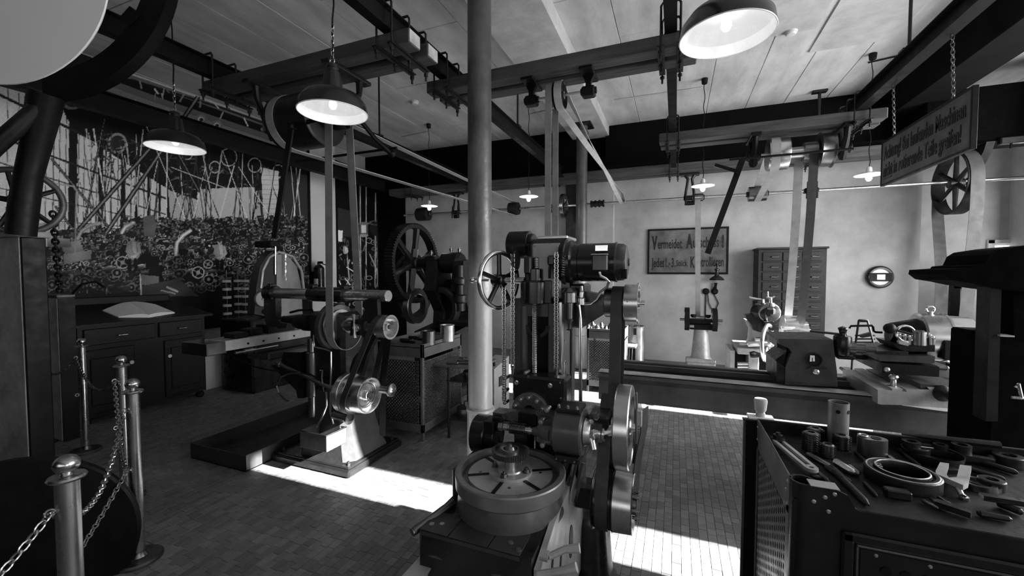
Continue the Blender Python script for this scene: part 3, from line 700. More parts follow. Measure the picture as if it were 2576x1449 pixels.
# text faces -X ; runs from far (y1) to near (y0)
def rot_sign(y,z): return Matrix(((0,0,-1,SX-.0135),(-1,0,0,y),(0,1,0,z),(0,0,0,1)))
text_mesh('lettering','Achtung! Bei laufenden Maschinen','letter',sg,rot_sign(y1-.045,z0+.215),.12,1.13,bold=.012)
text_mesh('lettering','nicht in rotierende Teile greifen!','letter',sg,rot_sign(y1-.045,z0+.062),.12,1.09,bold=.012)
MB().box(SX-.0145,SX-.012,y1-.205,y1-.045,z0+.038,z0+.048).o('underline','letter',sg)
for yy in(at(2250,345,'X',SX).y,at(2399,250,'X',SX).y):
    MB().chain([(SX,yy,z1),(SX-.02,yy,3.22)],.034,.0035,5,8).o('chain','steel_dark',sg,kind='stuff')
# ---- near lamp at the top left corner and the black ring behind it
# ================================================================ GEAR HOBBING MACHINE (middle foreground)
def fb(mb,x0,y0,x1,y1,Y0,Y1,b=.004):
    p=at(x0,y0,'Y',Y0);q=at(x1,y1,'Y',Y0); return mb.box(p.x,q.x,Y0,Y1,q.z,p.z,b)
def fc(mb,x0,x1,y,r,Y,n=32,b=.004,r1=None):
    p=at(x0,y,'Y',Y);q=at(x1,y,'Y',Y); z=p.z if abs(x0-1288)<abs(x1-1288) else q.z; z=(p.z+q.z)/2
    return mb.cyl((p.x,Y,z),(q.x,Y,z),r,r1,n=n,b=b)
def gear(mb,c,ax,R,w,nt,td,ri):
    d=AX[ax]; c=Vector(c); a,b,_=frame(d); n=nt*4; vs=[];fs=[]
    for s in(-1,1):
        for k in range(n):
            q=2*PI*k/n; r=R if k%4 in(0,1) else R-td; vs.append(c+d*(s*w/2)+a*(r*math.cos(q))+b*(r*math.sin(q)))
        for k in range(n):
            q=2*PI*k/n; vs.append(c+d*(s*w/2)+a*(ri*math.cos(q))+b*(ri*math.sin(q)))
    for k in range(n):
        k2=(k+1)%n
        fs+=[(k,k2,2*n+k2,2*n+k),(n+k2,n+k,3*n+k,3*n+k2),(k2,k,n+k,n+k2),(2*n+k,2*n+k2,3*n+k2,3*n+k)]
    return mb.add(vs,fs)
TC=at(1284,1186,'Y',1.62); TX,TY,TZ=TC
hb=T('gear_hobbing_machine','black and steel gear hobbing machine with round table and handwheel beside the near column','machine',(TX,1.9,0))
# foot and base casting
MB().box(TX-.30,TX+.30,1.38,2.28,0,.07,.02).o('foot','enamel',hb)
base=MB().prism([(1.34,.07),(2.22,.07),(2.20,.55),(1.95,.62),(1.32,.60),(1.30,.42),(1.36,.30)],'x',TX-.25,TX+.20)
base.o('base','enamel',hb)
# right hand side panel with oval opening, sunlit look put into its colour
xs=TX+.205
pan=MB(); outer=[(1.34,.10),(2.10,.10),(2.02,.50),(1.86,.66),(1.52,.62),(1.33,.56)]
pan.prism(outer,'x',xs,xs+.022).o('side_panel','light_casting',hb)
oc=at(1436,1362,'X',xs+.022)
def ell(c,a,b,n=28): return [(c[0]+a*math.cos(2*PI*k/n),c[1]+b*math.sin(2*PI*k/n)) for k in range(n)]
MB().prism(ell((oc.y,oc.z),.035,.075),'x',xs+.020,xs+.0245).o('oval_opening','black',hb)
for px,py in((1388,1418),(1408,1425)):
    c=at(px,py,'X',xs+.022); MB().prism([(c.y-.02,c.z-.035),(c.y+.005,c.z-.04),(c.y+.03,c.z+.03),(c.y+.008,c.z+.036)],'x',xs+.02,xs+.0246).o('slot','black',hb)
c=at(1360,1395,'X',xs+.02); MB().cyl((xs+.02,c.y,c.z),(xs+.05,c.y,c.z),.018,n=14).tube([(xs+.05,c.y,c.z),(xs+.10,c.y+.03,c.z+.02),(xs+.15,c.y+.04,c.z+.03)],[.012,.013,.017],10).o('side_lever','light_casting',hb)
c=at(1352,1445,'X',xs+.02); MB().tube([(xs+.02,c.y,c.z),(xs+.10,c.y+.02,c.z+.02),(xs+.15,c.y+.03,c.z+.04)],[.012,.014,.017],10).o('side_lever','light_casting',hb)
# slide plate in front of the table
PZ=.60
x0,x1=-.912,-.497
MB().box(x0,x1,1.322,1.62,PZ-.05,PZ,.004).o('slide_plate','enamel_mid',hb)
MB().box(x0-.0,-.79,1.318,1.60,PZ+.0005,PZ+.004,.001).box(-.785,-.625,1.318,1.45,PZ+.0005,PZ+.003,.001).box(-.62,x1,1.318,1.52,PZ+.0005,PZ+.004,.001).o('cover_plate','enamel_grey',hb)
for px,py in((1086,1318),(1112,1318),(1133,1268),(1285,1365),(1305,1383)):
    c=at(px,py,'Z',PZ+.004); MB().lathe((c.x,c.y,c.z),(0,0,1),[(0,.010),(.002,.010),(.0022,.0)],16).o('screw','steel',hb)
front=[(x0,PZ-.004)]
def arc2(cx,cz,r,a0,a1,n): return [(cx+r*math.cos(a0+(a1-a0)*k/n),cz+r*math.sin(a0+(a1-a0)*k/n)) for k in range(n+1)]
fz=PZ-.14
poly=[(x0,PZ-.003),(x0,fz)]+arc2(x0+.075,fz,.058,PI,0,12)+[(x0+.16,fz-.02),(x1-.13,fz-.02)]+arc2(x1-.075,fz,.052,PI,0,12)+[(x1,fz),(x1,PZ-.003)]
MB().prism(poly,'y',1.318,1.335).o('apron','enamel_grey',hb)
MB().prism([(1.335,PZ-.002),(1.335,fz-.05),(1.60,fz-.05),(1.60,PZ-.002)],'x',x1-.014,x1).o('slide_side','light_casting',hb)  # pale right face, sunlit look put into the colour
for cx_ in(x0+.075,x1-.075):
    MB().ring((cx_,1.325,fz),'y',.050,.060,.03,24,a0=0,a1=2*PI).o('half_round_edge','steel_dark',hb)
# bed ways running towards the viewer
MB().prism([(x0-.02,.47),(x0+.06,.47),(x0+.045,.44),(x0+.10,.42),(x1-.10,.42),(x1-.045,.44),(x1-.06,.47),(x1+.01,.47),(x1+.01,.30),(x0-.02,.30)],'y',.93,1.5).o('bed_way','light_casting',hb)
MB().box(x0+.03,x1-.03,.98,1.5,0,.31,.01).o('bed_pedestal','enamel',hb)
# long rod at the left of the slide
a=at(1040,1338,'Z',.58); b_=at(1142,1262,'Z',.62)
MB().cyl(a,b_,.016,n=18,b=.003).cyl(a-(b_-a).normalized()*.006,a,.0155,n=18).o('feed_rod','steel_dark',hb)
# box at left rear
MB().box(TX-.29,TX-.215,1.62,1.90,.50,.70,.006).o('gear_box_left','enamel_grey',hb)
MB().cyl((TX-.33,1.95,.74),(TX-.25,1.95,.74),.10,n=36,b=.006).cyl((TX-.25,1.95,.74),(TX-.2,1.95,.74),.085,n=30,b=.004).o('drive_drum','enamel',hb)
# table
MB().lathe((TX,TY,PZ-.01),(0,0,1),[(0,.17),(.0,.232),(.05,.226),(.10,.205),(.105,.0)],56).o('table_base','enamel_mid',hb)
MB().lathe((TX,TY,TZ-.055),(0,0,1),[(0,.195),(0,.226),(.01,.236),(.062,.238),(.067,.234),(.067,.212),(.030,.208),(.028,.0)],64).o('table_rim','machined_dark',hb)
MB().lathe((TX,TY,TZ-.03),(0,0,1),[(0,.182),(.026,.182),(.0265,.0)],64).o('table_top','machined',hb)
for k in range(6):
    q=2*PI*k/6-PI/2; d=V(math.cos(q),math.sin(q),0); MB().bar(V(TX,TY,TZ-.003)+d*.07,V(TX,TY,TZ-.003)+d*.184,.016,.003).o('t_slot','black',hb)
MB().lathe((TX,TY,TZ-.0035),(0,0,1),[(0,.094),(.013,.094),(.0135,.055),(.02,.052),(.0205,.0)],40).o('flange','machined',hb)
for k in range(4):
    q=2*PI*k/4-PI/2; MB().bolt((TX+.073*math.cos(q),TY+.073*math.sin(q),TZ+.010),'z',.0125,.022).cyl((TX+.073*math.cos(q),TY+.073*math.sin(q),TZ+.009),(TX+.073*math.cos(q),TY+.073*math.sin(q),TZ+.012),.016,n=16).o('clamp_nut','steel_dark',hb)
for k in range(4):
    q=2*PI*k/4+.35; c=V(TX+.13*math.cos(q),TY+.13*math.sin(q),TZ-.0035); MB().lathe(c,(0,0,1),[(0,.007),(.001,.007),(.0012,0)],12).o('screw','steel_dark',hb)
MB().cyl((TX,TY,TZ),(TX,TY,TZ+.075),.026,n=24,b=.003).o('arbor','steel',hb)
GZ=TZ+.086
gm=MB(); gear(gm,(TX,TY,GZ),'z',.081,.024,62,.006,.066); gm.o('workpiece_gear','steel_dark',hb,sharp=25)
MB().lathe((TX,TY,GZ-.004),(0,0,1),[(0,.067),(.006,.067),(.008,.03),(.03,.018),(.03,0)],36).o('gear_web','steel_dark',hb)
MB().bolt((TX,TY,GZ+.012),'z',.013,.022).ring((TX,TY,GZ+.008),'z',.03,.038,.016,24).o('arbor_nut','steel',hb)
# column
CYF=2.0
pL=at(1292,760,'Y',CYF).x; pR=at(1413,760,'Y',CYF).x; zt=at(1350,618,'Y',CYF).z; zb=.55
sl0=at(1326,800,'Y',CYF); sl1=at(1378,940,'Y',CYF)
col=MB(); col.box(pL,sl0.x,CYF,CYF+.26,zb,sl0.z+.10,.004).box(sl1.x,pR,CYF,CYF+.26,zb,sl0.z+.10,.004).box(sl0.x,sl1.x,CYF+.1,CYF+.26,zb,sl0.z+.1).box(sl0.x,sl1.x,CYF+.002,CYF+.2,sl0.z+.01,sl0.z+.10)
col.o('column','enamel_mid',hb)
MB().ring(((sl0.x+sl1.x)/2,CYF-.001,sl0.z-.035),'y',.046,.066,.006,20,a0=PI,a1=2*PI).o('slot_arch','enamel',hb)
MB().box(sl0.x-.0,sl1.x,CYF+.094,CYF+.1,zb,sl0.z).o('slot_back','black',hb)
fb(MB(),1406,760,1413,938,CYF-.014,CYF+.02,.002).o('guide_way','steel_bright',hb)
fb(MB(),1312,770,1322,940,CYF-.006,CYF+.02,.002).o('guide_way','steel_dark',hb)
# head box
hx0=at(1322,600,'Y',1.97).x; hx1=at(1440,600,'Y',1.97).x
hz1=at(1380,600,'Y',1.97).z; hz0=at(1380,765,'Y',1.97).z
MB().box(hx0,hx1-.02,1.97,2.24,hz0,hz1,.03).o('head_box','enamel',hb)
p=at(1350,592,'Y',2.0); MB().box(p.x,at(1428,592,'Y',2.0).x,2.0,2.2,hz1-.002,hz1+.016,.005).o('top_cover','steel',hb)
pp=at(1339,613,'Y',1.965);q=at(1412,748,'Y',1.965)
MB().box(pp.x,q.x,1.955,1.975,q.z,pp.z,.008).o('cover_plate','grey_plate',hb)
for a,b2 in((1345,620),(1405,619),(1404,742),(1345,742)):
    c=at(a,b2,'Y',1.955); MB().bolt((c.x,1.955,c.z),'y',.006,-.006).o('screw','steel_dark',hb)
# feed screw, nut and collar
sx=at(1345,850,'Y',1.955); NX=at(1339,735,'Y',1.93)
MB().lathe((sx.x,1.955,zb+.3),(0,0,1),[(0,0)]+[(i*.0045,.0135 if i%2 else .0115) for i in range(int((NX.z-zb-.3)/.0045)+4)]+[((int((NX.z-zb-.3)/.0045)+4)*.0045,0)],18).o('feed_screw','steel',hb,sharp=20)
nz0=at(1339,765,'Y',1.93).z;nz1=at(1339,705,'Y',1.93).z;nz2=at(1339,676,'Y',1.93).z; nx=at(1340,735,'Y',1.93).x
MB().lathe((nx,1.95,nz0),(0,0,1),[(0,0),(0,.055),(.006,.066),(nz1-nz0-.01,.068),(nz1-nz0-.002,.062),(nz1-nz0,.046),(nz2-nz0-.004,.046),(nz2-nz0,.042),(nz2-nz0,0)],36).o('feed_nut_housing','enamel',hb)
fb(MB(),1368,705,1385,764,1.93,2.0,.004).o('housing_lug','enamel',hb)
MB().lathe((nx+.012,1.95,nz2),(0,0,1),[(0,0)]+[(i*.005,.015 if i%2 else .0125) for i in range(12)]+[(.06,0)],18).o('screw_end','steel',hb,sharp=20)
for a,b2,c2,d2 in((1317,645,1335,690),(1376,642,1396,668)):
    fb(MB(),a,b2,c2,d2,1.90,1.98,.008).o('chain_bracket','enamel',hb)
MB().lathe((at(1388,690,'Y',1.93).x,1.94,at(1388,690,'Y',1.93).z-.02),(0,0,1),[(0,0),(0,.02),(.05,.02),(.08,.012),(.08,0)],20).o('oil_cup','enamel',hb)
# left drum pulley
c=at(1312,617,'Y',2.08); MB().cyl((at(1284,617,'Y',2.08).x,2.08,c.z),(at(1335,617,'Y',2.08).x,2.08,c.z),.075,n=40,b=.004).o('drum_pulley','enamel',hb)
MB().cyl((at(1330,617,'Y',2.08).x,2.08,c.z),(at(1345,617,'Y',2.08).x,2.08,c.z),.06,n=36,b=.004).o('drum_flange','enamel',hb)
# hand wheel (axis x) with knob
wc=at(1256,705,'Y',1.93); HX=wc.x
wheel(hb,(HX,1.93,wc.z),(-.943,.332,0),.154,.026,.026,.03,.075,5,.014,m='enamel',mr='steel_bright',name='handwheel_rim',ang=.3,taper=.9,n=56)
MB().cyl((HX,1.93,wc.z),(at(1320,705,'Y',1.93).x,1.93,wc.z),.016,n=16).o('handwheel_shaft','steel',hb)
kp=at(1183,704,'Y',1.80); MB().cyl((HX,1.80,kp.z+.0),(kp.x+.02,1.80,kp.z),.007,n=10).ball((kp.x+.012,1.80,kp.z),.016,14).o('handwheel_knob','steel_bright',hb)
# sprocket behind chains
c=at(1290,655,'Y',1.93)
MB().disc((c.x+.012,1.93,c.z),'x',.038,.012,24,.002).disc((c.x+.02,1.93,c.z),'x',.05,.004,24).o('chain_sprocket','steel_dark',hb)
for (xp,y0_,y1_,yy) in((1268,722,1010,1.90),(1290,640,930,1.90),(1400,635,932,1.90)):
    p=at(xp,y0_,'Y',yy); q=at(xp,y1_,'Y',yy)
    mbc=MB(); n=int((p.z-q.z)/.0115)
    for i in range(n):
        z=q.z+(i+.5)*(p.z-q.z)/n
        mbc.cyl((p.x-.008,yy,z),(p.x+.008,yy,z),.0038,n=8)
        w=.0095 if i%2 else .0065
        for s in(-1,1): mbc.box(p.x+s*w-.0012,p.x+s*w+.0012,yy-.005,yy+.005,z-.0085,z+.0085,.001)
    mbc.o('roller_chain','steel',hb,kind='stuff')
p=at(1400,655,'Y',1.92); MB().tube([V(p.x+.03+.009*math.cos(i*.9),1.93+.009*math.sin(i*.9),p.z+.02-i*.0016) for i in range(60)],.0022,5).o('coil_spring','steel',hb)
for xp in(1290,1400):
    p=at(xp,934,'Y',1.90); MB().cyl((p.x,1.9,p.z-.03),(p.x,1.9,p.z+.01),.008,n=10).bolt((p.x,1.9,p.z-.03),'z',.014,.02).ball((p.x,1.9,p.z+.012),.010,10).o('chain_anchor','steel_dark',hb)
# motor
mY=2.04; mz=at(1500,660,'Y',mY).z
MB().lathe((at(1447,660,'Y',mY).x,mY,mz),(1,0,0),[(-.06,0),(-.06,.12),(-.035,.125),(-.03,.112),(-.01,.11),(0,.095),(.035,.088),(.04,.092),(.05,.092),(.05,0)],40).o('motor_flange','enamel',hb)
MB().cyl((at(1460,660,'Y',mY).x,mY,mz),(at(1552,660,'Y',mY).x,mY,mz),.094,n=48,b=.004).o('motor_body','enamel',hb)
MB().lathe((at(1550,660,'Y',mY).x,mY,mz),(1,0,0),[(0,.0),(0,.097),(.006,.097),(.008,.09),(.035,.088),(.05,.078),(.056,.055),(.056,.02),(.063,.018),(.063,0)],44).o('motor_end_bell','enamel_grey',hb)
for k in range(5):
    p=at(1561,677,'Y',mY-.08); MB().box(p.x+.002+k*.006,p.x+.005+k*.006,mY-.093,mY-.06,p.z-.045,p.z+.0).o('vent_slot','black',hb)
fb(MB(),1488,640,1528,682,mY-.125,mY-.08,.006).o('terminal_box','enamel',hb)
fb(MB(),1486,638,1529,641,mY-.13,mY-.1,.001).o('box_frame','steel_dark',hb)
fb(MB(),1497,617,1528,631,mY-.094,mY-.085,.001).o('rating_plate','steel_bright',hb)
pts=[at(1508,684,'Y',1.91),at(1511,694,'Y',1.91),at(1524,700,'Y',1.92),at(1532,708,'Y',1.93),at(1527,722,'Y',1.95),at(1510,735,'Y',1.96),at(1500,752,'Y',1.97),at(1485,763,'Y',1.97),at(1465,765,'Y',1.98)]
MB().tube(pts,.0065,10).o('motor_cable','steel',hb)
MB().tube([at(1455,745,'Y',1.99),at(1461,800,'Y',1.99),at(1462,900,'Y',1.99),at(1462,1010,'Y',1.99)],.006,10).tube([at(1450,765,'Y',1.99),at(1458,775,'Y',1.99),at(1458,1010,'Y',1.99)],.004,8).o('oil_pipe','steel_bright',hb)
# lubricator cup
p=at(1433,760,'Y',1.95)
MB().lathe((p.x,1.95,p.z+.07),(0,0,-1),[(0,0),(0,.02),(.01,.03),(.02,.038),(.025,.034),(.07,.034),(.075,.018),(.15,.015),(.155,.02),(.17,.012),(.2,.008),(.205,.016),(.21,0)],28).o('lubricator','steel_dark',hb)
p=at(1462,735,'Y',1.98); MB().lathe((p.x,1.98,p.z-.06),(0,0,1),[(0,0),(0,.022),(.03,.022),(.035,.014),(.06,.014),(.065,.01),(.09,.007),(.09,0)],20).o('grease_cup','steel',hb)
# arm and upper idler
iY=2.06; iz=at(1580,762,'Y',iY).z
MB().prism([(at(1470,730,'Y',iY).x,iz+.055),(at(1535,740,'Y',iY).x,iz+.035),(at(1535,740,'Y',iY).x,iz-.04),(at(1475,800,'Y',iY).x,iz-.12),(at(1455,800,'Y',iY).x,iz-.12)],'y',iY-.03,iY+.05).o('idler_arm','enamel',hb)
MB().box(at(1440,700,'Y',2.1).x,at(1478,700,'Y',2.1).x,2.02,2.2,iz-.13,iz+.09,.01).o('arm_bracket','enamel',hb)
MB().cyl((at(1530,762,'Y',iY).x,iY,iz),(at(1622,762,'Y',iY).x,iY,iz),.014,n=14).o('idler_shaft','steel',hb)
MB().lathe((at(1523,762,'Y',iY).x,iY,iz),(1,0,0),[(0,.0),(0,.07),(.004,.073),(.04,.073),(.044,.070),(.044,0)],40).o('idler_pulley_inner','steel_dark',hb)
xo=at(1572,762,'Y',iY).x; L=at(1604,762,'Y',iY).x-xo
MB().lathe((xo,iY,iz),(1,0,0),[(0,.0),(0,.088),(.003,.09),(L,.09),(L,.098),(L+.006,.098),(L+.006,.082),(L-.01,.08),(L-.01,.03),(L+.012,.028),(L+.014,.0)],48).o('idler_pulley_outer','steel',hb)
for k in range(4): MB().bolt((xo+.02,iY-.088,iz+.012),'y',.004,-.004).o('screw','steel_dark',hb) if k==0 else None
# black belt on the right side
lz=at(1560,1010,'Y',1.98).z
bxm=at(1555,800,'Y',iY).x
pts=belt_loop((2.0,lz-.05),.075,(iY,iz),.078,bxm)
tag(MB().strip(pts,(1,0,0),.052,.006,True).o('drive_belt','belt_dark'),'black belt joining the two right-hand pulleys of the gear hobbing machine','belt','drive belts')
# big flywheel at right
fwc=at(1571,1072,'Y',1.86); 
MB().ring((fwc.x,1.86,fwc.z),'x',.155,.182,.062,60,b=.004).o('flywheel_rim','steel',hb)
MB().ring((fwc.x-.02,1.86,fwc.z),'x',.155,.18,.016,60).o('flywheel_groove','steel_dark',hb)
for k in range(5):
    q=2*PI*k/5+.4; MB().tube([V(fwc.x,1.86+r*math.cos(q),fwc.z+r*math.sin(q)) for r in(.02,.09,.157)],[.018,.014,.017],10).o('flywheel_spoke','steel_dark',hb)
MB().cyl((fwc.x-.06,1.86,fwc.z),(fwc.x+.03,1.86,fwc.z),.035,n=24,b=.005).cyl((fwc.x+.03,1.86,fwc.z),(fwc.x+.05,1.86,fwc.z),.016,n=12).o('flywheel_hub','steel',hb)
MB().lathe((at(1522,985,'Y',2.0).x,2.0,lz-.05),(1,0,0),[(0,0),(0,.068),(.075,.07),(.08,.074),(.12,.074),(.12,0)],40).o('lower_idler','steel',hb)
MB().box(fwc.x+.05,fwc.x+.058,1.80,1.825,fwc.z-.05,fwc.z+.17,.003).cyl((fwc.x,1.86,fwc.z),(fwc.x+.065,1.86,fwc.z),.01,n=10).o('gauge_arm','steel_dark',hb)
MB().box(fwc.x+.04,fwc.x+.07,1.9,1.93,fwc.z-.01,fwc.z+.06,.002).o('l_bracket','light_casting',hb)
# curved guard strip right of the flywheel
gp=[at(1622,1028,'Y',2.0),at(1620,1080,'Y',2.0),at(1608,1140,'Y',2.0),at(1600,1200,'Y',2.0),at(1596,1260,'Y',2.0)]
MB().strip(gp,(.25,1,0),.10,.004).o('belt_guard','enamel_grey',hb)
# saddle
fb(MB(),1288,942,1424,1030,1.88,2.0,.012).o('saddle','enamel',hb)
for a,b2 in((1299,962),(1384,970)):
    c=at(a,b2,'Y',1.88); MB().lathe((c.x,1.88,c.z),(0,-1,0),[(0,.012),(.004,.012),(.005,.007),(.001,.005),(.001,0)],18).o('plug','steel',hb)
for a,b2 in((1273,950),(1272,982),(1272,1012),(1412,960),(1414,998),(1325,936)):
    c=at(a,b2,'Y',1.9); MB().cyl((c.x,1.89,c.z),(c.x,1.93,c.z),.009,n=14).bolt((c.x,1.89,c.z),'y',.009,-.012,6).o('bolt','steel',hb)
c=at(1335,1018,'Y',1.87); MB().ring((c.x,1.865,c.z-.03),'y',.03,.092,.03,40,b=.004).o('gear_guard','iron_mid',hb)
for k in range(5):
    q=PI*.12+PI*.76*k/4; MB().bolt((c.x+.073*math.cos(q),1.85,c.z-.03+.073*math.sin(q)),'y',.011,-.024).o('guard_nut','steel',hb)
# swivel slide plate
zz=at(1300,1040,'Y',1.84).z
x_=lambda px:at(px,1040,'Y',1.84).x
MB().prism([(x_(1250),zz+.008),(x_(1275),zz+.008),(x_(1300),zz+.028),(x_(1440),zz+.030),(x_(1520),zz+.02),(x_(1520),zz-.06),(x_(1250),zz-.065)],'y',1.79,1.87).o('swivel_slide','iron_mid',hb)
fb(MB(),1302,1036,1352,1075,1.785,1.80,.006).o('window_plate','black',hb)
for a,b2 in((1268,1050),(1355,1038),(1440,1040),(1500,1045)):
    c=at(a,b2,'Y',1.78); MB().cyl((c.x,1.775,c.z),(c.x,1.80,c.z),.010,n=14).bolt((c.x,1.775,c.z),'y',.013,-.014).o('nut','steel_dark',hb)
MB().box(x_(1250),x_(1296),1.76,1.80,zz-.035,zz-.018,.003).o('clamp_strip','steel_dark',hb)
# spindle with hob
hY=1.745; hz_=at(1300,1078,'Y',hY).z; X_=lambda px:at(px,1078,'Y',hY).x
MB().box(X_(1222),X_(1247),hY-.03,hY+.06,hz_-.035,hz_+.022,.003).box(X_(1238),X_(1262),hY,hY+.06,hz_-.03,hz_+.035,.004).o('outer_support','black',hb)
MB().lathe((X_(1256),hY,hz_),(1,0,0),[(0,0),(0,.021),(.022,.021),(.022,0)],6).o('spindle_nut','steel',hb)
MB().lathe((X_(1268),hY,hz_),(1,0,0),[(0,0),(0,.017),(.022,.017),(.024,.013),(.03,.013),(.03,.016),(.034,.0)],24).o('spindle','steel',hb); MB().lathe((X_(1322),hY,hz_),(1,0,0),[(-.004,0),(-.004,.015),(.018,.015),(.018,.019),(.026,.019),(.026,.014),(.06,.014),(.06,0)],24).o('spindle','steel',hb)
hm=MB()
nth=11
x0h=X_(1284);x1h=X_(1323); 
for i in range(nth):
    xa_=x0h+(x1h-x0h)*i/nth; xb_=xa_+(x1h-x0h)/nth*.55
    for k in range(12):
        q0=2*PI*k/12;q1=q0+2*PI/12*.62; vs=[]
        for x in(xa_,xb_):
            for q in(q0,q1):
                for r in(.018,.0265): vs.append((x,hY+r*math.cos(q),hz_+r*math.sin(q)))
        hm.add(vs,[(0,1,3,2),(4,6,7,5),(0,4,5,1),(2,3,7,6),(1,5,7,3)])
hm.cyl((x0h,hY,hz_),(x1h,hY,hz_),.019,n=20)
hm.o('hob_cutter','steel_dark',hb,sharp=10)
MB().lathe((X_(1352),hY,hz_),(1,0,0),[(0,.018),(.02,.030),(.06,.034),(.06,0)],28).lathe((X_(1340),hY,hz_),(1,0,0),[(0,0),(0,.016),(.03,.024),(.03,0)],24).o('spindle_nose','iron_mid',hb)
MB().box(X_(1350),X_(1395),hY-.02,hY+.09,hz_-.05,hz_+.035,.012).o('spindle_block','iron_mid',hb)
for a,b2 in((1362,1060),(1366,1118),(1377,1030)):
    c=at(a,b2,'Y',hY-.03); MB().cyl((c.x,hY-.035,c.z),(c.x,hY,c.z),.011,n=14).bolt((c.x,hY-.035,c.z),'y',.012,-.012).o('nut','steel',hb)
gz=at(1430,1085,'Y',1.76).z
gx0=at(1398,1085,'Y',1.76).x; gx1=at(1468,1085,'Y',1.76).x
MB().cyl((gx0,1.78,gz),(gx1,1.78,gz),.103,n=52,b=.006).o('gear_case','enamel_mid',hb)
MB().box(gx0+.01,gx1-.005,1.70,1.86,gz-.118,gz-.09,.005).o('case_flange','iron',hb); MB().box(gx0+.01,gx1-.005,1.72,1.84,gz+.092,gz+.112,.005).o('case_flange','iron',hb)
for dx in(.02,.06,.10):
    MB().bolt((gx0+dx,1.715,gz-.104),'y',.008,-.02).bolt((gx0+dx,1.74,gz+.112),'z',.007,.012).o('bolt','steel',hb)
MB().cyl((gx1,1.78,gz),(gx1+.03,1.78,gz),.06,.05,n=32,b=.004).cyl((gx1+.03,1.80,gz-.01),(fwc.x,1.86,fwc.z),.026,n=20).o('drive_coupling','steel',hb)
for k in range(3): MB().ring((gx1+.05+.014*k,1.82,gz-.01),'x',.026,.036,.009,24).o('thrust_ring','steel',hb)
c=at(1487,1100,'Y',1.76); MB().lathe((c.x,1.76,c.z),(0,-1,0),[(-.03,.012),(0,.012),(0,.018),(.014,.018),(.014,.0)],6).lathe((c.x,1.76,c.z),(.3,-.3,-1),[(0,.014),(.05,.014),(.05,0)],14).o('clamp_screw','steel',hb)
MB().box(gx1+.005,gx1+.10,1.80,1.95,gz-.03,gz+.07,.01).o('drive_bracket','enamel',hb)
for a,b2 in((1488,1060),(1500,1050),(1487,1085)):
    c=at(a,b2,'Y',1.79); MB().bolt((c.x,1.795,c.z),'y',.012,-.02).o('nut','steel',hb)
# lower inclined struts and shaft
for k in range(3):
    p=at(1425+22*k,1165,'Y',1.8); q=at(1400+22*k,1262,'Y',1.75); MB().bar(p,q,.014,.02).o('guide_bar','steel_dark' if k!=1 else 'steel_bright',hb)
MB().box(at(1350,1150,'Y',1.95).x,at(1460,1150,'Y',1.95).x,1.90,2.1,.5,.84,.01).o('column_foot','enamel',hb)
# lower step pulley on its arm
ly=1.92; lz2=at(1545,1258,'Y',ly).z; LX=lambda px:at(px,1258,'Y',ly).x
MB().box(LX(1430),LX(1500),ly-.05,ly+.08,lz2-.05,lz2+.05,.01).o('pulley_arm','enamel',hb)
MB().lathe((LX(1496),ly,lz2),(1,0,0),[(0,0),(0,.135),(.004,.139),(.008,.135),(.012,.128),(LX(1545)-LX(1496)-.004,.128),(LX(1545)-LX(1496),.134),(LX(1545)-LX(1496)+.004,.134),(LX(1545)-LX(1496)+.004,0)],56).o('pulley_step_large','enamel',hb)
MB().lathe((LX(1548),ly,lz2),(1,0,0),[(0,0),(0,.132),(LX(1592)-LX(1548),.128),(LX(1592)-LX(1548)+.003,.132),(LX(1592)-LX(1548)+.006,.128),(LX(1592)-LX(1548)+.003,.10),(LX(1592)-LX(1548)-.03,.09),(LX(1592)-LX(1548)-.03,0)],56).o('pulley_step_small','steel',hb)
xh=LX(1592)
MB().cyl((xh-.03,ly,lz2),(xh+.02,ly,lz2),.045,n=24,b=.004).o('clutch_hub','steel_dark',hb)
for k in range(6):
    q=2*PI*k/6; MB().cyl((xh-.0,ly+.055*math.cos(q),lz2+.055*math.sin(q)),(xh+.025,ly+.055*math.cos(q),lz2+.055*math.sin(q)),.008,n=10).bolt((xh+.012,ly+.055*math.cos(q),lz2+.055*math.sin(q)),'x',.013,.016).o('clutch_bolt','steel_dark',hb)
pts=belt_loop((ly,lz2),.133,(2.0,lz-.05),.078,LX(1522))
tag(MB().strip(pts,(1,0,0),.055,.006,True).o('drive_belt','belt_dark'),'black belt round the lower step pulley of the gear hobbing machine','belt','drive belts')
# rear pedestal
MB().lathe((at(1462,1420,'Z',.2).x,2.12,0),(0,0,1),[(0,0),(0,.14),(.02,.14),(.05,.12),(.3,.10),(.34,.08),(.34,0)],36).o('rear_foot','enamel',hb)
MB().box(pL+.01,pR+.03,CYF+.0,CYF+.26,0,.6,.02).o('column_base','enamel',hb)
# side face of column: polished edge strips and small plate
xsf=pR+.0005
MB().box(pR,pR+.003,CYF+.05,CYF+.09,1.02,1.14,.001).o('maker_plate','steel_bright',hb)
c=V(pR,CYF+.07,1.24); MB().disc(c,'x',.012,.006,16).o('plug','steel',hb)
MB().box(pR-.001,pR+.014,CYF+.18,CYF+.24,.6,1.38,.004).o('side_rib','enamel_grey',hb)
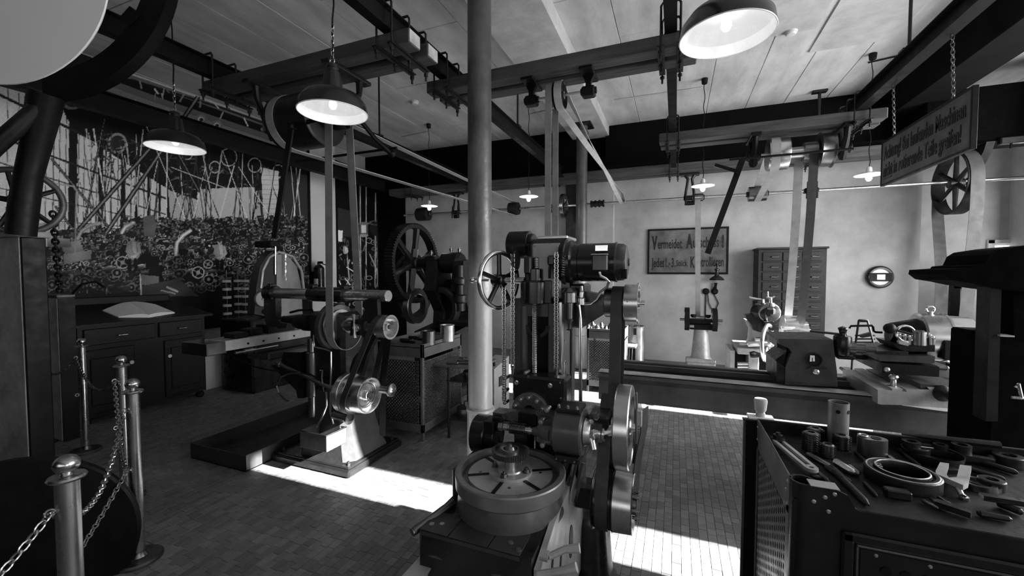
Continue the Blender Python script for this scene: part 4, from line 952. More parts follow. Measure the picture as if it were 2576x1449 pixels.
# ================================================================ HORIZONTAL MILLING MACHINE (left of the column)
MY=2.62
def m3(x,y): return 450+x/2.587, 680+y/2.587
def A3(x,y,Y=MY): 
    a,b=m3(x,y); return at(a,b,'Y',Y)
ml=T('milling_machine','black horizontal milling machine with steel overarm and stepped pulleys','machine',(-2.8,2.75,0))
bx0,bx1,by0,by1=-3.175,-2.325,2.43,3.10
MB().box(bx0,bx1,by0,by1,0,.06,.012).box(bx0+.02,bx1-.02,by0+.02,by1-.02,.055,.075,.008).o('base_plate','enamel',ml)
for a_ in((bx1-.07,by0+.07,.07),(bx1-.07,by1-.07,.07),(bx0+.07,by0+.07,.07)): MB().bolt(a_,'z',.02,.03).o('foundation_bolt','iron',ml)
def frustum(mb,x0,x1,y0,y1,z0,X0,X1,Y0,Y1,z1,steps=8,p=2.2):
    vs=[];fs=[];c=.18
    for i in range(steps+1):
        f=i/steps; g=1-(1-f)**p; a,b,c2,d=[u+(w-u)*g for u,w in((x0,X0),(x1,X1),(y0,Y0),(y1,Y1))]; z=z0+(z1-z0)*f; e=min(b-a,d-c2)*.14
        vs+=[(a+e,c2,z),(b-e,c2,z),(b,c2+e,z),(b,d-e,z),(b-e,d,z),(a+e,d,z),(a,d-e,z),(a,c2+e,z)]
    for i in range(steps):
        for k in range(8): fs.append((i*8+k,i*8+(k+1)%8,(i+1)*8+(k+1)%8,(i+1)*8+k))
    fs+=[tuple(range(7,-1,-1)),tuple(steps*8+k for k in range(8))]
    return mb.add(vs,fs)
frustum(MB(),-2.98,-2.38,2.50,3.02,.07,-2.86,-2.50,2.57,2.95,.62).o('pedestal','enamel_grey',ml)
MB().box(-2.88,-2.50,2.57,2.97,.60,1.27,.03).o('column_body','enamel',ml)
oz=at(985,745,'Y',MY).z; ox1=at(978,745,'Y',MY).x
MB().cyl((-3.42,MY,oz),(ox1,MY,oz),.046,n=36,b=.004).cyl((ox1,MY,oz),(ox1+.0015,MY,oz),.008,n=12).o('overarm','steel',ml)
MB().cyl((-2.90,MY,oz),(-2.50,MY,oz),.062,n=32,b=.01).o('overarm_clamp','enamel',ml); MB().cyl((-3.42,MY,oz),(-3.30,MY,oz),.066,n=30,b=.01).o('overarm_clamp','enamel',ml)
for xx in(-3.36,-2.52,-2.86): MB().box(xx-.03,xx+.03,MY-.03,MY+.03,oz+.04,oz+.085,.01).bolt((xx,MY-.03,oz+.06),'y',.014,-.02).o('clamp_lug','enamel',ml)
MB().prism([(-3.42,oz),(-3.28,oz),(-3.28,oz-.16),(-3.30,oz-.30),(-3.40,oz-.30),(-3.43,oz-.16)],'y',MY-.03,MY+.03).o('arbor_support','enamel',ml)
# arbor
az=A3(820,340).z
MB().cyl((-3.40,MY,az),(-2.3,MY,az),.016,n=16).o('arbor','steel_dark',ml)
MB().cyl(A3(680,318),A3(760,330),.03,n=20,b=.004).o('arbor_nut','black',ml)
MB().lathe((A3(765,340).x,MY,az),(1,0,0),[(0,0),(0,.05),(.04,.058),(.10,.058),(.105,.07),(.16,.07),(.17,.05),(.28,.045),(.28,0)],32).o('spindle_housing','black',ml)
pc=A3(1036,355); 
MB().lathe((pc.x-.02,MY,az),(1,0,0),[(-.045,0),(-.045,.165),(-.04,.17),(.035,.17),(.04,.165),(.04,.105),(.01,.10),(.01,0)],52).o('cone_pulley','steel_dark',ml)
MB().ring((pc.x+.028,MY,az),'x',.045,.13,.014,48,b=.002).o('pulley_face','steel',ml)
MB().ring((pc.x-.03,MY,az-.015),'x',.16,.195,.05,52,b=.004).o('gear_guard','enamel_grey',ml)
MB().cyl((pc.x+.02,MY,az),(pc.x+.20,MY,az),.045,n=28,b=.006).ring((pc.x+.11,MY,az),'x',.04,.062,.02,28).o('spindle_nose','steel_dark',ml)
c=A3(1150,375,MY-.08); MB().lathe((c.x,c.y,c.z),(0,-1,0),[(-.03,0),(-.03,.03),(0,.03),(.004,.024),(.006,0)],24).tube([(c.x,c.y-.01,c.z-.075),(c.x,c.y-.012,c.z),(c.x-.004,c.y-.012,c.z+.06),(c.x-.006,c.y-.014,c.z+.11)],[.015,.009,.009,.015],10).o('clamp_handle','steel',ml)
# curved bracket
def P3(l,Y=MY): return [(A3(a,b,Y).x,A3(a,b,Y).z) for a,b in l]
MB().prism(P3([(1218,190),(1295,190),(1300,300),(1310,390),(1290,430),(1235,540),(1205,640),(1190,700),(1115,700),(1118,640),(1140,570),(1190,510),(1207,440),(1190,420),(1120,425),(1125,330),(1190,310),(1215,260)],MY-.05),'y',MY-.06,MY-.02).o('pulley_bracket','iron',ml)
# upper small pulley
sp_=A3(1380,370,MY-.04)
MB().cyl((A3(1235,375).x,MY-.04,sp_.z),(sp_.x,MY-.04,sp_.z),.018,n=16).lathe((A3(1250,375).x,MY-.04,sp_.z),(1,0,0),[(0,0),(0,.045),(.02,.045),(.025,.03),(.06,.03),(.06,0)],24).o('countershaft_stub','steel_dark',ml)
w_=A3(1380,370,MY-.04).x-A3(1308,370,MY-.04).x
MB().lathe((sp_.x-w_,MY-.04,sp_.z),(1,0,0),[(0,0),(0,.086),(w_-.006,.086),(w_-.004,.094),(w_+.002,.094),(w_+.002,.080),(w_-.05,.078),(w_-.05,.03),(w_-.02,.028),(w_-.015,0)],44).o('upper_pulley','steel',ml)
# lower large pulley
lp=A3(1245,815,MY-.10); wl=lp.x-A3(1085,815,MY-.10).x
MB().lathe((lp.x-wl,MY-.10,lp.z),(1,0,0),[(0,0),(0,.150),(.004,.155),(.05,.155),(.052,.148),(.09,.148),(.094,.155),(.11,.155),(.112,.14),(wl-.03,.138),(wl-.004,.138),(wl,.134),(wl,.122),(wl-.045,.118),(wl-.045,.04),(wl-.01,.036),(wl-.004,.02),(wl-.004,0)],56).o('lower_pulley','steel',ml)
MB().ring((lp.x-.035,MY-.10,lp.z),'x',.09,.097,.006,44).ring((lp.x,MY-.10,lp.z),'x',.014,.03,.012,24).o('pulley_ring','steel_dark',ml)
MB().cyl((-2.70,MY-.10,lp.z),(lp.x-.03,MY-.10,lp.z),.022,n=16).o('lower_shaft','iron',ml)
# tension roller and small guide roller
tr=A3(1385,780,MY-.02); MB().cyl((tr.x-.10,MY-.02,tr.z),(tr.x,MY-.02,tr.z),.035,n=24,b=.004).lathe((tr.x-.012,MY-.02,tr.z),(1,0,0),[(0,.0),(0,.052),(.016,.052),(.02,.03),(.03,.016),(.03,0)],28).o('tension_roller','steel_dark',ml)
gr=A3(1110,965,MY-.12); MB().cyl((gr.x-.16,MY-.12,gr.z+.01),(gr.x,MY-.12,gr.z),.034,n=24,b=.004).lathe((gr.x-.01,MY-.12,gr.z),(1,0,0),[(0,0),(0,.046),(.014,.046),(.018,.025),(.024,.0)],28).o('guide_roller','steel_dark',ml)
MB().bar(A3(1150,935,MY-.13),A3(1190,925,MY-.1),.02,.02).o('roller_arm','steel_dark',ml)
pts=belt_loop((MY-.10,lp.z),.159,(MY-.04,sp_.z),.089,sp_.x-w_*.72)
dxl=(lp.x-wl+.08)-(sp_.x-w_*.72)
pts=[V(p.x+dxl*(1-(p.z-lp.z+.15)/(sp_.z-lp.z+.25)),p.y,p.z) for p in pts]
tag(MB().strip(pts,(1,0,0),.05,.005,True).o('drive_belt','belt_dark'),'dark belt between the two outer pulleys of the milling machine','belt','drive belts')
q0=A3(1360,450,MY+.04);q1=A3(1330,700,MY+.04);q2=A3(1325,1075,MY+.10)
tag(MB().strip([q0,q1,q2],(1,.2,0),.055,.006).o('drive_belt','black'),'loose black belt hanging at the right of the milling machine','belt','drive belts')
# knee, table, saddle
MB().prism(P3([(640,610),(700,600),(720,525),(835,525),(850,820),(810,820),(800,770)],2.66),'y',2.60,2.78).o('knee','enamel',ml)
c=A3(866,700,2.56); MB().cyl((c.x,2.56,A3(866,950,2.56).z),(c.x,2.56,A3(866,440,2.56).z),.032,n=24,b=.004).cyl((c.x,2.56,A3(866,820,2.56).z),(c.x,2.56,A3(866,530,2.56).z),.042,n=24,b=.006).o('elevating_column','steel_dark',ml)
# table: long in y. front face at X=tx
tz1=.985; 
pA=at(*m3(300,485),'Z',tz1-.02); 
tx=-3.43; ty0=at(*m3(300,500),'X',tx).y; tz=at(*m3(340,455),'X',tx).z
MB().box(tx-.26,tx,ty0,ty0+1.15,tz-.085,tz,.004).o('table','light_casting',ml)
for k in range(3): MB().box(tx-.235+k*.085,tx-.22+k*.085,ty0+.01,ty0+1.14,tz-.001,tz+.001).o('t_slot','black',ml)
MB().box(tx-.30,tx+.01,ty0-.14,ty0+.01,tz-.10,tz-.09,.003).box(tx-.30,tx-.292,ty0-.14,ty0,tz-.1,tz+.0,.002).box(tx+.002,tx+.01,ty0-.14,ty0,tz-.1,tz+.0,.002).box(tx-.30,tx+.01,ty0-.148,ty0-.14,tz-.1,tz+.0,.002).o('end_trough','steel_dark',ml)
MB().box(tx-.20,tx-.02,ty0+.28,ty0+.95,tz-.16,tz-.085,.008).o('saddle','iron',ml)
MB().box(tx-.24,tx+.05,ty0+.35,ty0+.80,tz-.23,tz-.16,.012).o('cross_slide','enamel_grey',ml)
MB().cyl((tx-.03,ty0+.1,tz-.12),(tx-.03,ty0+.5,tz-.12),.012,n=12).cyl((tx-.03,ty0+.18,tz-.12),(tx-.03,ty0+.26,tz-.12),.022,n=16).o('feed_screw','steel',ml)
MB().box(tx-.17,tx-.02,ty0+.1,ty0+.22,tz,tz+.045,.006).box(tx-.2,tx-.05,ty0+.26,ty0+.38,tz,tz+.06,.008).o('clamp_block','black',ml)
MB().prism([(ty0+.42,tz),(ty0+.70,tz),(ty0+.70,tz+.07),(ty0+.62,tz+.07),(ty0+.60,tz+.03),(ty0+.52,tz+.03),(ty0+.50,tz+.08),(ty0+.42,tz+.08)],'x',tx-.2,tx-.04).o('vise','black',ml)
for k in range(4): c=at(*m3(450+k*100,498-8*k),'X',tx); MB().cyl((tx,c.y,tz-.05),(tx+.006,c.y,tz-.05),.009,n=12).o('table_screw','black',ml)
# diagonal feed shaft
p=A3(645,605,2.55);q=A3(1010,775,2.50)
MB().cyl(p,q,.017,n=16).cyl(p.lerp(q,.0),p.lerp(q,.06),.026,n=16,b=.004).cyl(p.lerp(q,.92),p.lerp(q,1.0),.03,n=16,b=.004).cyl(q,A3(1070,790,2.50),.018,n=14).o('feed_shaft','steel_dark',ml)
# hoses and pipes
MB().tube([A3(320,540,2.4),A3(400,585,2.4),A3(500,630,2.4),A3(600,650,2.42),A3(760,660,2.45),A3(860,680,2.5),A3(930,720,2.52)],.007,8).o('hose','black',ml)
MB().tube([A3(790,665,2.45),A3(720,672,2.42),A3(665,695,2.40),A3(635,750,2.40),A3(650,800,2.40),A3(690,842,2.40),A3(712,850,2.40)],.0075,8).o('hose','steel_dark',ml)
MB().tube([A3(880,420,2.5),A3(882,500,2.5),A3(960,515,2.5),A3(990,530,2.5),A3(990,700,2.5),A3(985,920,2.5),A3(1005,1000,2.5)],.008,8).tube([A3(945,790,2.5),A3(930,700,2.5),A3(935,650,2.5),A3(920,650,2.5)],.006,8).tube([A3(960,790,2.48),A3(962,880,2.48),A3(930,960,2.46),A3(900,1020,2.46)],.010,8).o('coolant_pipe','steel',ml)
MB().tube([A3(725,275,2.6),A3(780,260,2.6),A3(865,255,2.6),A3(880,290,2.6)],.010,8).o('coolant_pipe','black',ml)
# coolant tank
a=A3(800,1020,2.38);b2=A3(975,1180,2.38)
tk=T('coolant_tank','grey sheet steel coolant tank hooked on the milling machine front','tank',((a.x+b2.x)/2,2.45,b2.z))
tb=MB(); X0,X1,Z0,Z1=a.x,b2.x,b2.z,a.z-.02
tb.box(X0,X1,2.36,2.366,Z0,Z1,.002).box(X0,X1,2.56,2.566,Z0,Z1,.002).box(X0,X0+.006,2.36,2.566,Z0,Z1,.002).box(X1-.006,X1,2.36,2.566,Z0,Z1,.002).box(X0,X1,2.36,2.566,Z0,Z0+.006,.002)
tb.o('shell','grey_sheet',tk); MB().box(X0-.004,X1+.004,2.356,2.372,Z1-.012,Z1,.003).box(X1-.008,X1+.004,2.36,2.57,Z1-.012,Z1,.003).o('rim','steel_dark',tk)
# floor tray
def Z0p(px,py,z=0): return at(px,py,'Z',z)
f0=Z0p(481,1152); f1=Z0p(616,1189); top=.135
tray=T('drip_tray','large open black steel drip tray lying on the floor left of the milling machine','tray',((f0.x+f1.x)/2,3.0,0))
tx0,tx1,ty_0,ty_1=f0.x,f1.x,(f0.y+f1.y)/2,(f0.y+f1.y)/2+1.25
w=.012
MB().box(tx0,tx1,ty_0,ty_1,0,.012,.003).o('tray_bottom','enamel_grey',tray)
for a in((tx0,tx1,ty_0,ty_0+w),(tx0,tx1,ty_1-w,ty_1),(tx0,tx0+w,ty_0,ty_1),(tx1-w,tx1,ty_0,ty_1)): MB().box(a[0],a[1],a[2],a[3],0,top,.003).o('tray_wall','enamel_grey',tray)
# ================================================================ PUNCH PRESS WITH LARGE GEAR
def m2(x,y): return 450+x/2.635, 450+y/2.635
def A2(x,y,Y=5.0): a,b=m2(x,y); return at(a,b,'Y',Y)
pr_=T('punch_press','old cast-iron punch press with a large toothed wheel behind the milling machine','press',(-3.2,5.1,0))
gc=A2(1555,560); gR=.575
gm=MB(); gear(gm,gc,'x',gR,.13,84,.022,gR-.07); gm.o('gear_rim','iron',pr_,sharp=25)
for k in range(6):
    q=PI/3*k+.35; MB().tube([gc+V(0,math.cos(q),math.sin(q))*r for r in(.08,.28,gR-.055)],[.055,.042,.05],8).o('spoke','iron',pr_)
MB().cyl(gc-V(.11,0,0),gc+V(.11,0,0),.11,n=30,b=.015).o('hub','iron',pr_)
MB().lathe(gc,(1,0,0),[(.1,0),(.1,.07),(.22,.07),(.23,.10),(.40,.11),(.42,.07),(.50,.07),(.51,.14),(.76,.15),(.80,.12),(.80,0)],36).o('crankshaft','iron',pr_)
for dx,dz in((.30,.11),(.62,.15),(.75,.14)):
    MB().lathe(gc+V(dx,0,dz),(0,0,1),[(0,0),(0,.016),(.02,.016),(.022,.024),(.05,.024),(.055,.012),(.07,.012),(.07,0)],14).o('oil_cup','steel_dark',pr_)
bx=gc.x+.32
frm=[(4.55,0),(5.55,0),(5.50,.9),(5.35,1.25),(5.15,gc.z+.05),(4.85,gc.z+.02),(4.78,1.35),(4.92,1.2),(5.02,1.05),(5.0,.88),(4.55,.82)]
MB().prism(frm,'x',bx,bx+.16).prism(frm,'x',bx+.42,bx+.58).o('c_frame','iron_rough',pr_)
MB().box(bx+.1,bx+.5,5.1,5.5,.1,1.5,.04).box(bx-.1,bx+.7,4.45,5.6,0,.12,.02).o('frame_body','iron_rough',pr_)
c=A2(1850,700,4.75); MB().lathe((c.x,4.8,c.z-.35),(0,0,1),[(0,0),(0,.07),(.1,.07),(.12,.10),(.2,.10),(.22,.06),(.34,.06),(.36,.09),(.42,.09),(.45,.06),(.6,.06),(.6,0)],24).o('ram','iron',pr_)
MB().ring((c.x-.28,4.78,A2(1850,860,4.78).z),'y',.20,.28,.12,32,b=.02,a0=PI*.5,a1=PI*1.5).o('throat_ring','iron_rough',pr_)
MB().box(c.x-.2,c.x+.35,4.6,4.95,A2(1850,955,4.7).z-.03,A2(1850,955,4.7).z+.03,.008).o('bed_table','iron',pr_)
MB().ring((gc.x+.02,5.02,gc.z-.62),'x',.17,.26,.10,40,b=.01).o('flywheel','steel_dark',pr_)
MB().ring((gc.x-.22,5.3,gc.z-.35),'x',.42,.50,.10,48,b=.01).o('flywheel','iron',pr_)
MB().bar(gc+V(.02,-.1,-.5),gc+V(.08,-.05,.2),.07,.02,(0,1,0)).o('belt_strand','belt',pr_)
# ================================================================ PERFORATED TOOL CABINETS
def perforated(mb,o,u,v,W,Hh,pitch,r,nrm,t=.002,diamond=True):
    """sheet with real square-set holes: rows of short bars crossing (lattice)"""
    o=V(o);u=V(u);v=V(v);n=V(nrm)
    nx=int(W/pitch);nz=int(Hh/pitch)
    for i in range(nx+nz):
        # diagonal bars both ways, clipped
        for sgn in(1,-1):
            if sgn==1: x0_,z0_=i*pitch-nz*pitch,0; x1_,z1_=x0_+nz*pitch,nz*pitch
            else: x0_,z0_=i*pitch,0; x1_,z1_=x0_-nz*pitch,nz*pitch
            WW=nx*pitch; HH=nz*pitch
            f0,f1=0,1; dx=x1_-x0_
            if dx:
                a=(0-x0_)/dx;b=(WW-x0_)/dx
                if a>b:a,b=b,a
                f0=max(f0,a);f1=min(f1,b)
            if f1-f0<.02: continue
            p=o+u*(x0_+dx*f0)+v*(z0_+(z1_-z0_)*f0); q=o+u*(x0_+dx*f1)+v*(z0_+(z1_-z0_)*f1)
            d=(q-p).normalized(); s=d.cross(n)*r
            mb.add([p-s,p+s,q+s,q-s,p-s+n*t,p+s+n*t,q+s+n*t,q-s+n*t],[(0,1,2,3),(7,6,5,4),(0,4,5,1),(2,6,7,3),(1,5,6,2),(3,7,4,0)])
    return mb
def mesh_cabinet(name,label,x0,x1,y0,y1,h,lip=.03,m='grey_sheet',left=True,pitch=.034,cat='cabinet'):
    t=T(name,label,cat,((x0+x1)/2,(y0+y1)/2,0))
    for xx in(x0,x1):
        for yy in(y0,y1): MB().box(min(xx,xx-.03*(1 if xx==x1 else -1)),max(xx,xx-.03*(1 if xx==x1 else -1)),min(yy,yy-.03*(1 if yy==y1 else -1)),max(yy,yy-.03*(1 if yy==y1 else -1)),0,h,.004).o('corner_post',m,t)
    MB().box(x0,x1,y0,y1,h-lip-.012,h-lip,.003).o('shelf_top',m,t)
    for a in((x0,x1,y0,y0+.006),(x0,x1,y1-.006,y1),(x0,x0+.006,y0,y1),(x1-.006,x1,y0,y1)): MB().box(*a,h-lip-.10,h,.002).o('top_rail',m,t)
    for a in((x0,x1,y0,y0+.006),(x0,x1,y1-.006,y1),(x0,x0+.006,y0,y1),(x1-.006,x1,y0,y1)): MB().box(*a,.08,.16,.002).o('bottom_rail',m,t)
    MB().box(x0+.01,x1-.01,y0+.01,y1-.01,.09,.10).o('floor_sheet','black',t)
    mb=perforated(MB(),(x0+.03,y0+.003,.15),(1,0,0),(0,0,1),x1-x0-.06,h-lip-.25,pitch,pitch*.2,(0,-1,0)); mb.o('perforated_sheet',m,t,kind='stuff',sharp=10)
    mb=perforated(MB(),(x1-.003,y0+.03,.15),(0,1,0),(0,0,1),y1-y0-.06,h-lip-.25,pitch,pitch*.2,(1,0,0)); mb.o('perforated_sheet',m,t,kind='stuff',sharp=10)
    if left:
        mb=perforated(MB(),(x0+.003,y0+.03,.15),(0,1,0),(0,0,1),y1-y0-.06,h-lip-.25,pitch,pitch*.2,(-1,0,0)); mb.o('perforated_sheet',m,t,kind='stuff',sharp=10)
    return t
# cabinet between mill and column
ca=at(1065,1112,'Z',0); cl=at(966,1095,'Z',0)
CX1=ca.x; CY0=ca.y; CX0=CX1-.52; CYe=CY0+.75
ch=at(1065,867,'Y',CY0).z
mesh_cabinet('mesh_cabinet','grey perforated steel cabinet with two tins on top, left of the near column',CX0,CX1,CY0,CYe,ch,left=False)
def tin(c,r,h,label,m='steel_dark'):
    t=T('tin_can',label,'can',c,'tins on the perforated cabinet')
    MB().lathe(c,(0,0,1),[(0,0),(0,r),(h-.004,r),(h,r+.003),(h+.002,r),(h,r-.003),(.006,r-.004),(.006,0)],32).o('can_body',m,t)
    return t
zc=ch-.03
p=at(1074,868,'Z',zc); tin((p.x,p.y+.03,zc),.062,.135,'dull grey open tin, the left and nearer of two on the cabinet','steel_dark')
p=at(1110,862,'Z',zc); tin((p.x,p.y+.12,zc),.072,.165,'larger shiny tin beside the dull one on the perforated cabinet','steel')
rt=random.Random(3)
for k in range(6):
    x=CX0+.04+rt.random()*.22; y=CY0+.1+rt.random()*.5
    tag(MB().box(x,x+.10+rt.random()*.05,y,y+.03,zc,zc+.02+rt.random()*.02,.003).o('steel_offcut','iron'),['first dark steel offcut from the cabinet front edge','short dark steel bar lying beside the tins','dark flat bar lying deeper on the cabinet','narrow dark offcut at the left edge of the cabinet top','dark block lying behind the other offcuts','small dark bar between offcuts and tins'][k],'metal block','steel offcuts on the cabinet')
# low tool stand with tools, in front of cabinet
s0=at(1110,1100,'Z',0); 
SX0=s0.x;SY0=s0.y; SX1=SX0+.42; SY1=SY0+.42
sh=at(1080,915,'Y',SY0).z
sx0=max(at(1072,915,'Y',SY0).x,CX1+.012)
st=T('tool_stand','low dark steel stand with tools on its tray, between cabinet and near column','stand',(SX0+.2,SY0+.2,0))
SX1=sx0+.48
for xx in(sx0+.16,SX1-.02):
    for yy in(SY0+.02,SY1): MB().cyl((xx,yy,0),(xx,yy,sh),.014,n=10).o('leg','iron',st)
MB().box(sx0,SX1,SY0,SY1+.02,sh-.02,sh,.004).o('tray','grey_sheet',st)
for zz in(.18,.55): MB().box(sx0+.14,SX1,SY0+.01,SY1,zz,zz+.015,.003).o('shelf','iron',st)
for k in range(9):
    x=sx0+.04+rt.random()*.27; y=SY0+.04+rt.random()*.32; an=rt.uniform(-.6,.6); L=.10+rt.random()*.05
    a=V(x,y,sh+.012); b3=a+V(math.cos(an),math.sin(an)*.6,0)*L
    m=MB().cyl(a,b3,.008+.004*rt.random(),n=10)
    if k%3==0: m.cyl(a.lerp(b3,.7),b3,.016,n=12,b=.003)
    tag(m.o('hand_tool','steel' if k%2 else 'steel_dark'),['bright spanner-like rod','dark round drift','slim bright rod','dark rod with thick end','bright rod lying askew','dark tapered punch','bright thick-ended rod','dark straight pin','bright straight bar'][k]+' lying on the tray of the low tool stand','tool','tools on the low stand')
for k,(dx,zz,r) in enumerate(((.25,.195,.09),(.40,.195,.06),(.30,.565,.07),(.41,.565,.05))):
    tag(MB().lathe((sx0+dx,SY0+.2,zz),(0,0,1),[(0,.02),(0,r),(.06,r),(.07,r*.8),(.07,.02)],24).cyl((sx0+dx,SY0+.2,zz+.05),(sx0+dx,SY0+.2,zz+.12),.02,n=12).o('chuck_plate','iron' if k%2 else 'steel_dark'),['round cast chuck on the lowest shelf of the tool stand','small ring gear on the lowest shelf of the tool stand','dark disc on the middle shelf of the tool stand','small dark collar on the middle shelf of the tool stand'][k],'machine part')
# grey box just right of the near column
bx_=at(1243,1085,'Z',0)
g=T('switch_cabinet','low pale grey steel box standing right behind the near column','box',(bx_.x,bx_.y+.2,0))
xl=at(1228,1080,'Y',bx_.y).x; zt_=at(1250,930,'Y',bx_.y).z
MB().prism([(bx_.y,0),(bx_.y+.4,0),(bx_.y+.4,zt_+.06),(bx_.y,zt_)],'x',xl-.1,bx_.x).o('body','grey_plate',g)
MB().box(bx_.x-.002,bx_.x+.006,bx_.y+.12,bx_.y+.2,.42,.52,.002).o('socket','black',g)
# ================================================================ LEFT SIDE: factory murals (flat prints on the wall)
CX_0,CY_0,CWd,CHt=-60,150,1100,800
cv=np.zeros((CHt,CWd),np.float32); cv[:]=.02
def _bb(x0,y0,x1,y1):
    a=max(0,int(x0-CX_0));b=min(CWd,int(x1-CX_0)+1);c=max(0,int(y0-CY_0));d=min(CHt,int(y1-CY_0)+1)
    if b<=a or d<=c: return None
    yy,xx=np.mgrid[c:d,a:b]; return a,b,c,d,xx+CX_0,yy+CY_0
def pline(pts,w,v,al=1.):
    for (x0,y0),(x1,y1) in zip(pts,pts[1:]):
        r=_bb(min(x0,x1)-w-1,min(y0,y1)-w-1,max(x0,x1)+w+1,max(y0,y1)+w+1)
        if r is None: continue
        a,b,c,d,xx,yy=r; dx,dy=x1-x0,y1-y0; L=dx*dx+dy*dy+1e-6; t=np.clip(((xx-x0)*dx+(yy-y0)*dy)/L,0,1)
        m=np.clip(w/2+.5-np.hypot(xx-x0-t*dx,yy-y0-t*dy),0,1)*al; s=cv[c:d,a:b]; s+= (v-s)*m
def pell(cx,cy,rx,ry,v,w=None,al=1.,rot=0.):
    R=max(rx,ry)+2; r=_bb(cx-R,cy-R,cx+R,cy+R)
    if r is None: return
    a,b,c,d,xx,yy=r; X=(xx-cx)*math.cos(rot)+(yy-cy)*math.sin(rot); Y=-(xx-cx)*math.sin(rot)+(yy-cy)*math.cos(rot)
    q=np.sqrt((X/rx)**2+(Y/ry)**2); k=min(rx,ry)
    m=np.clip((1-q)*k+.5,0,1) if w is None else np.clip(w/2+.5-abs(q-1)*k,0,1)
    s=cv[c:d,a:b]; s+=(v-s)*m*al
def ppoly(P,v,al=1.,v2=None):
    xs=[p[0] for p in P];ys=[p[1] for p in P]; r=_bb(min(xs),min(ys),max(xs),max(ys))
    if r is None: return
    a,b,c,d,xx,yy=r; ins=np.zeros(xx.shape,bool)
    for (x0,y0),(x1,y1) in zip(P,P[1:]+P[:1]):
        if y0==y1: continue
        cr=((y0>yy)!=(y1>yy))&(xx<(x1-x0)*(yy-y0)/(y1-y0)+x0); ins^=cr
    s=cv[c:d,a:b]; vv=v if v2 is None else v+(v2-v)*(yy-min(ys))/(max(ys)-min(ys)+1); s+=(vv-s)*ins*al
R_=random.Random(21); u=R_.uniform
# daylight windows of the pictured hall
ppoly([(-60,200),(110,235),(250,330),(420,430),(420,560),(300,590),(180,610),(-60,650)],.50,v2=.42)
ppoly([(420,440),(700,470),(740,560),(700,600),(430,575)],.34)
for x in (20,48,118,137,152,168,200,214,232,246,268,282,300,318,333,352,366,382,398): pline([(x,200),(x-6,640)],3 if x%2 else 2,.06)
for x,w in((75,26),(185,22),(255,13),(312,12),(345,9),(376,7),(404,6)): pline([(x,200),(x-4,620)],w,.012)
for a,b,c,d,w in((-60,150,430,445,7),(-60,262,420,500,5),(-60,330,420,540,3),(-60,400,400,560,2.5),(-60,480,380,575,2)): pline([(a,b+60),(c,d)],w,.03)
# roof structure band
ppoly([(200,190),(300,160),(775,330),(775,455),(640,480),(520,510),(430,480),(300,400),(180,320),(150,260)],.012)
pline([(250,205),(420,268),(770,385)],30,.16); pline([(250,215),(420,276),(770,391)],14,.30,.6); pline([(240,228),(420,290),(770,402)],6,.02)
pline([(320,185),(520,255),(690,315)],20,.13); pline([(320,182),(690,311)],4,.38)
pline([(330,200),(560,272),(700,322)],5,.02)
for x,y in((505,300),(545,315)): pell(x,y,15,13,.22);pell(x,y,8,7,.5);pell(x+1,y+1,5,5,.05)
pell(295,360,24,26,.24);pell(295,360,18,20,.03);pell(180,255,26,20,.2);pell(182,256,18,13,.02)
for k in range(16): x=u(340,740); y=205+(x-340)*.30+u(-8,18); pline([(x,y),(x+u(-12,12),y+u(8,20))],u(2,5),u(.02,.5))
# darker clutter under the roof
for k in range(260):
    x=u(230,760);y=330+(x-230)*.2+u(0,110); pline([(x,y),(x+u(-22,22),y+u(-10,14))],u(1,4),u(.0,.10 if k%4 else .32))
for x,y,r in((575,395,20),(640,415,16),(470,385,14),(700,430,14),(540,420,13)): pell(x,y,r,r*1.1,.4,2.2);pell(x,y,r*.5,r*.5,.02)
# wall in the rear and column with brick
ppoly([(495,475),(640,470),(640,600),(500,590)],.42,v2=.34); ppoly([(655,420),(700,430),(702,620),(668,600)],.5,v2=.33)
for k in range(14): y=440+k*12; pline([(658,y),(700,y+1)],1,.12,.7)
ppoly([(715,430),(775,440),(775,600),(715,600)],.05)
# belts: dark and light leaning strips
for k in range(74):
    x=u(210,765); top=430+u(-60,40)-(760-x)*.12; bot=u(560,640); dx=u(-60,60); pline([(x+dx,top),(x,bot)],u(1.0,3.2),u(.0,.06) if k%3 else u(.35,.62))
for a in (((262,300),(196,640),3),((130,400),(330,640),4),((250,610),(520,210),9),((-40,380),(160,250),22),((215,610),(262,575),6),((140,520),(270,690),4),((400,300),(500,480),4),((160,620),(375,375),9)):
    pline([a[0],a[1]],a[2]+3,.01); pline([a[0],a[1]],a[2]*.5,.20)
for a in (((340,250),(470,560)),((430,420),(560,470)),((600,420),(690,560)),((560,380),(640,600)),((730,400),(750,640))): pline(a,1.3,.6)
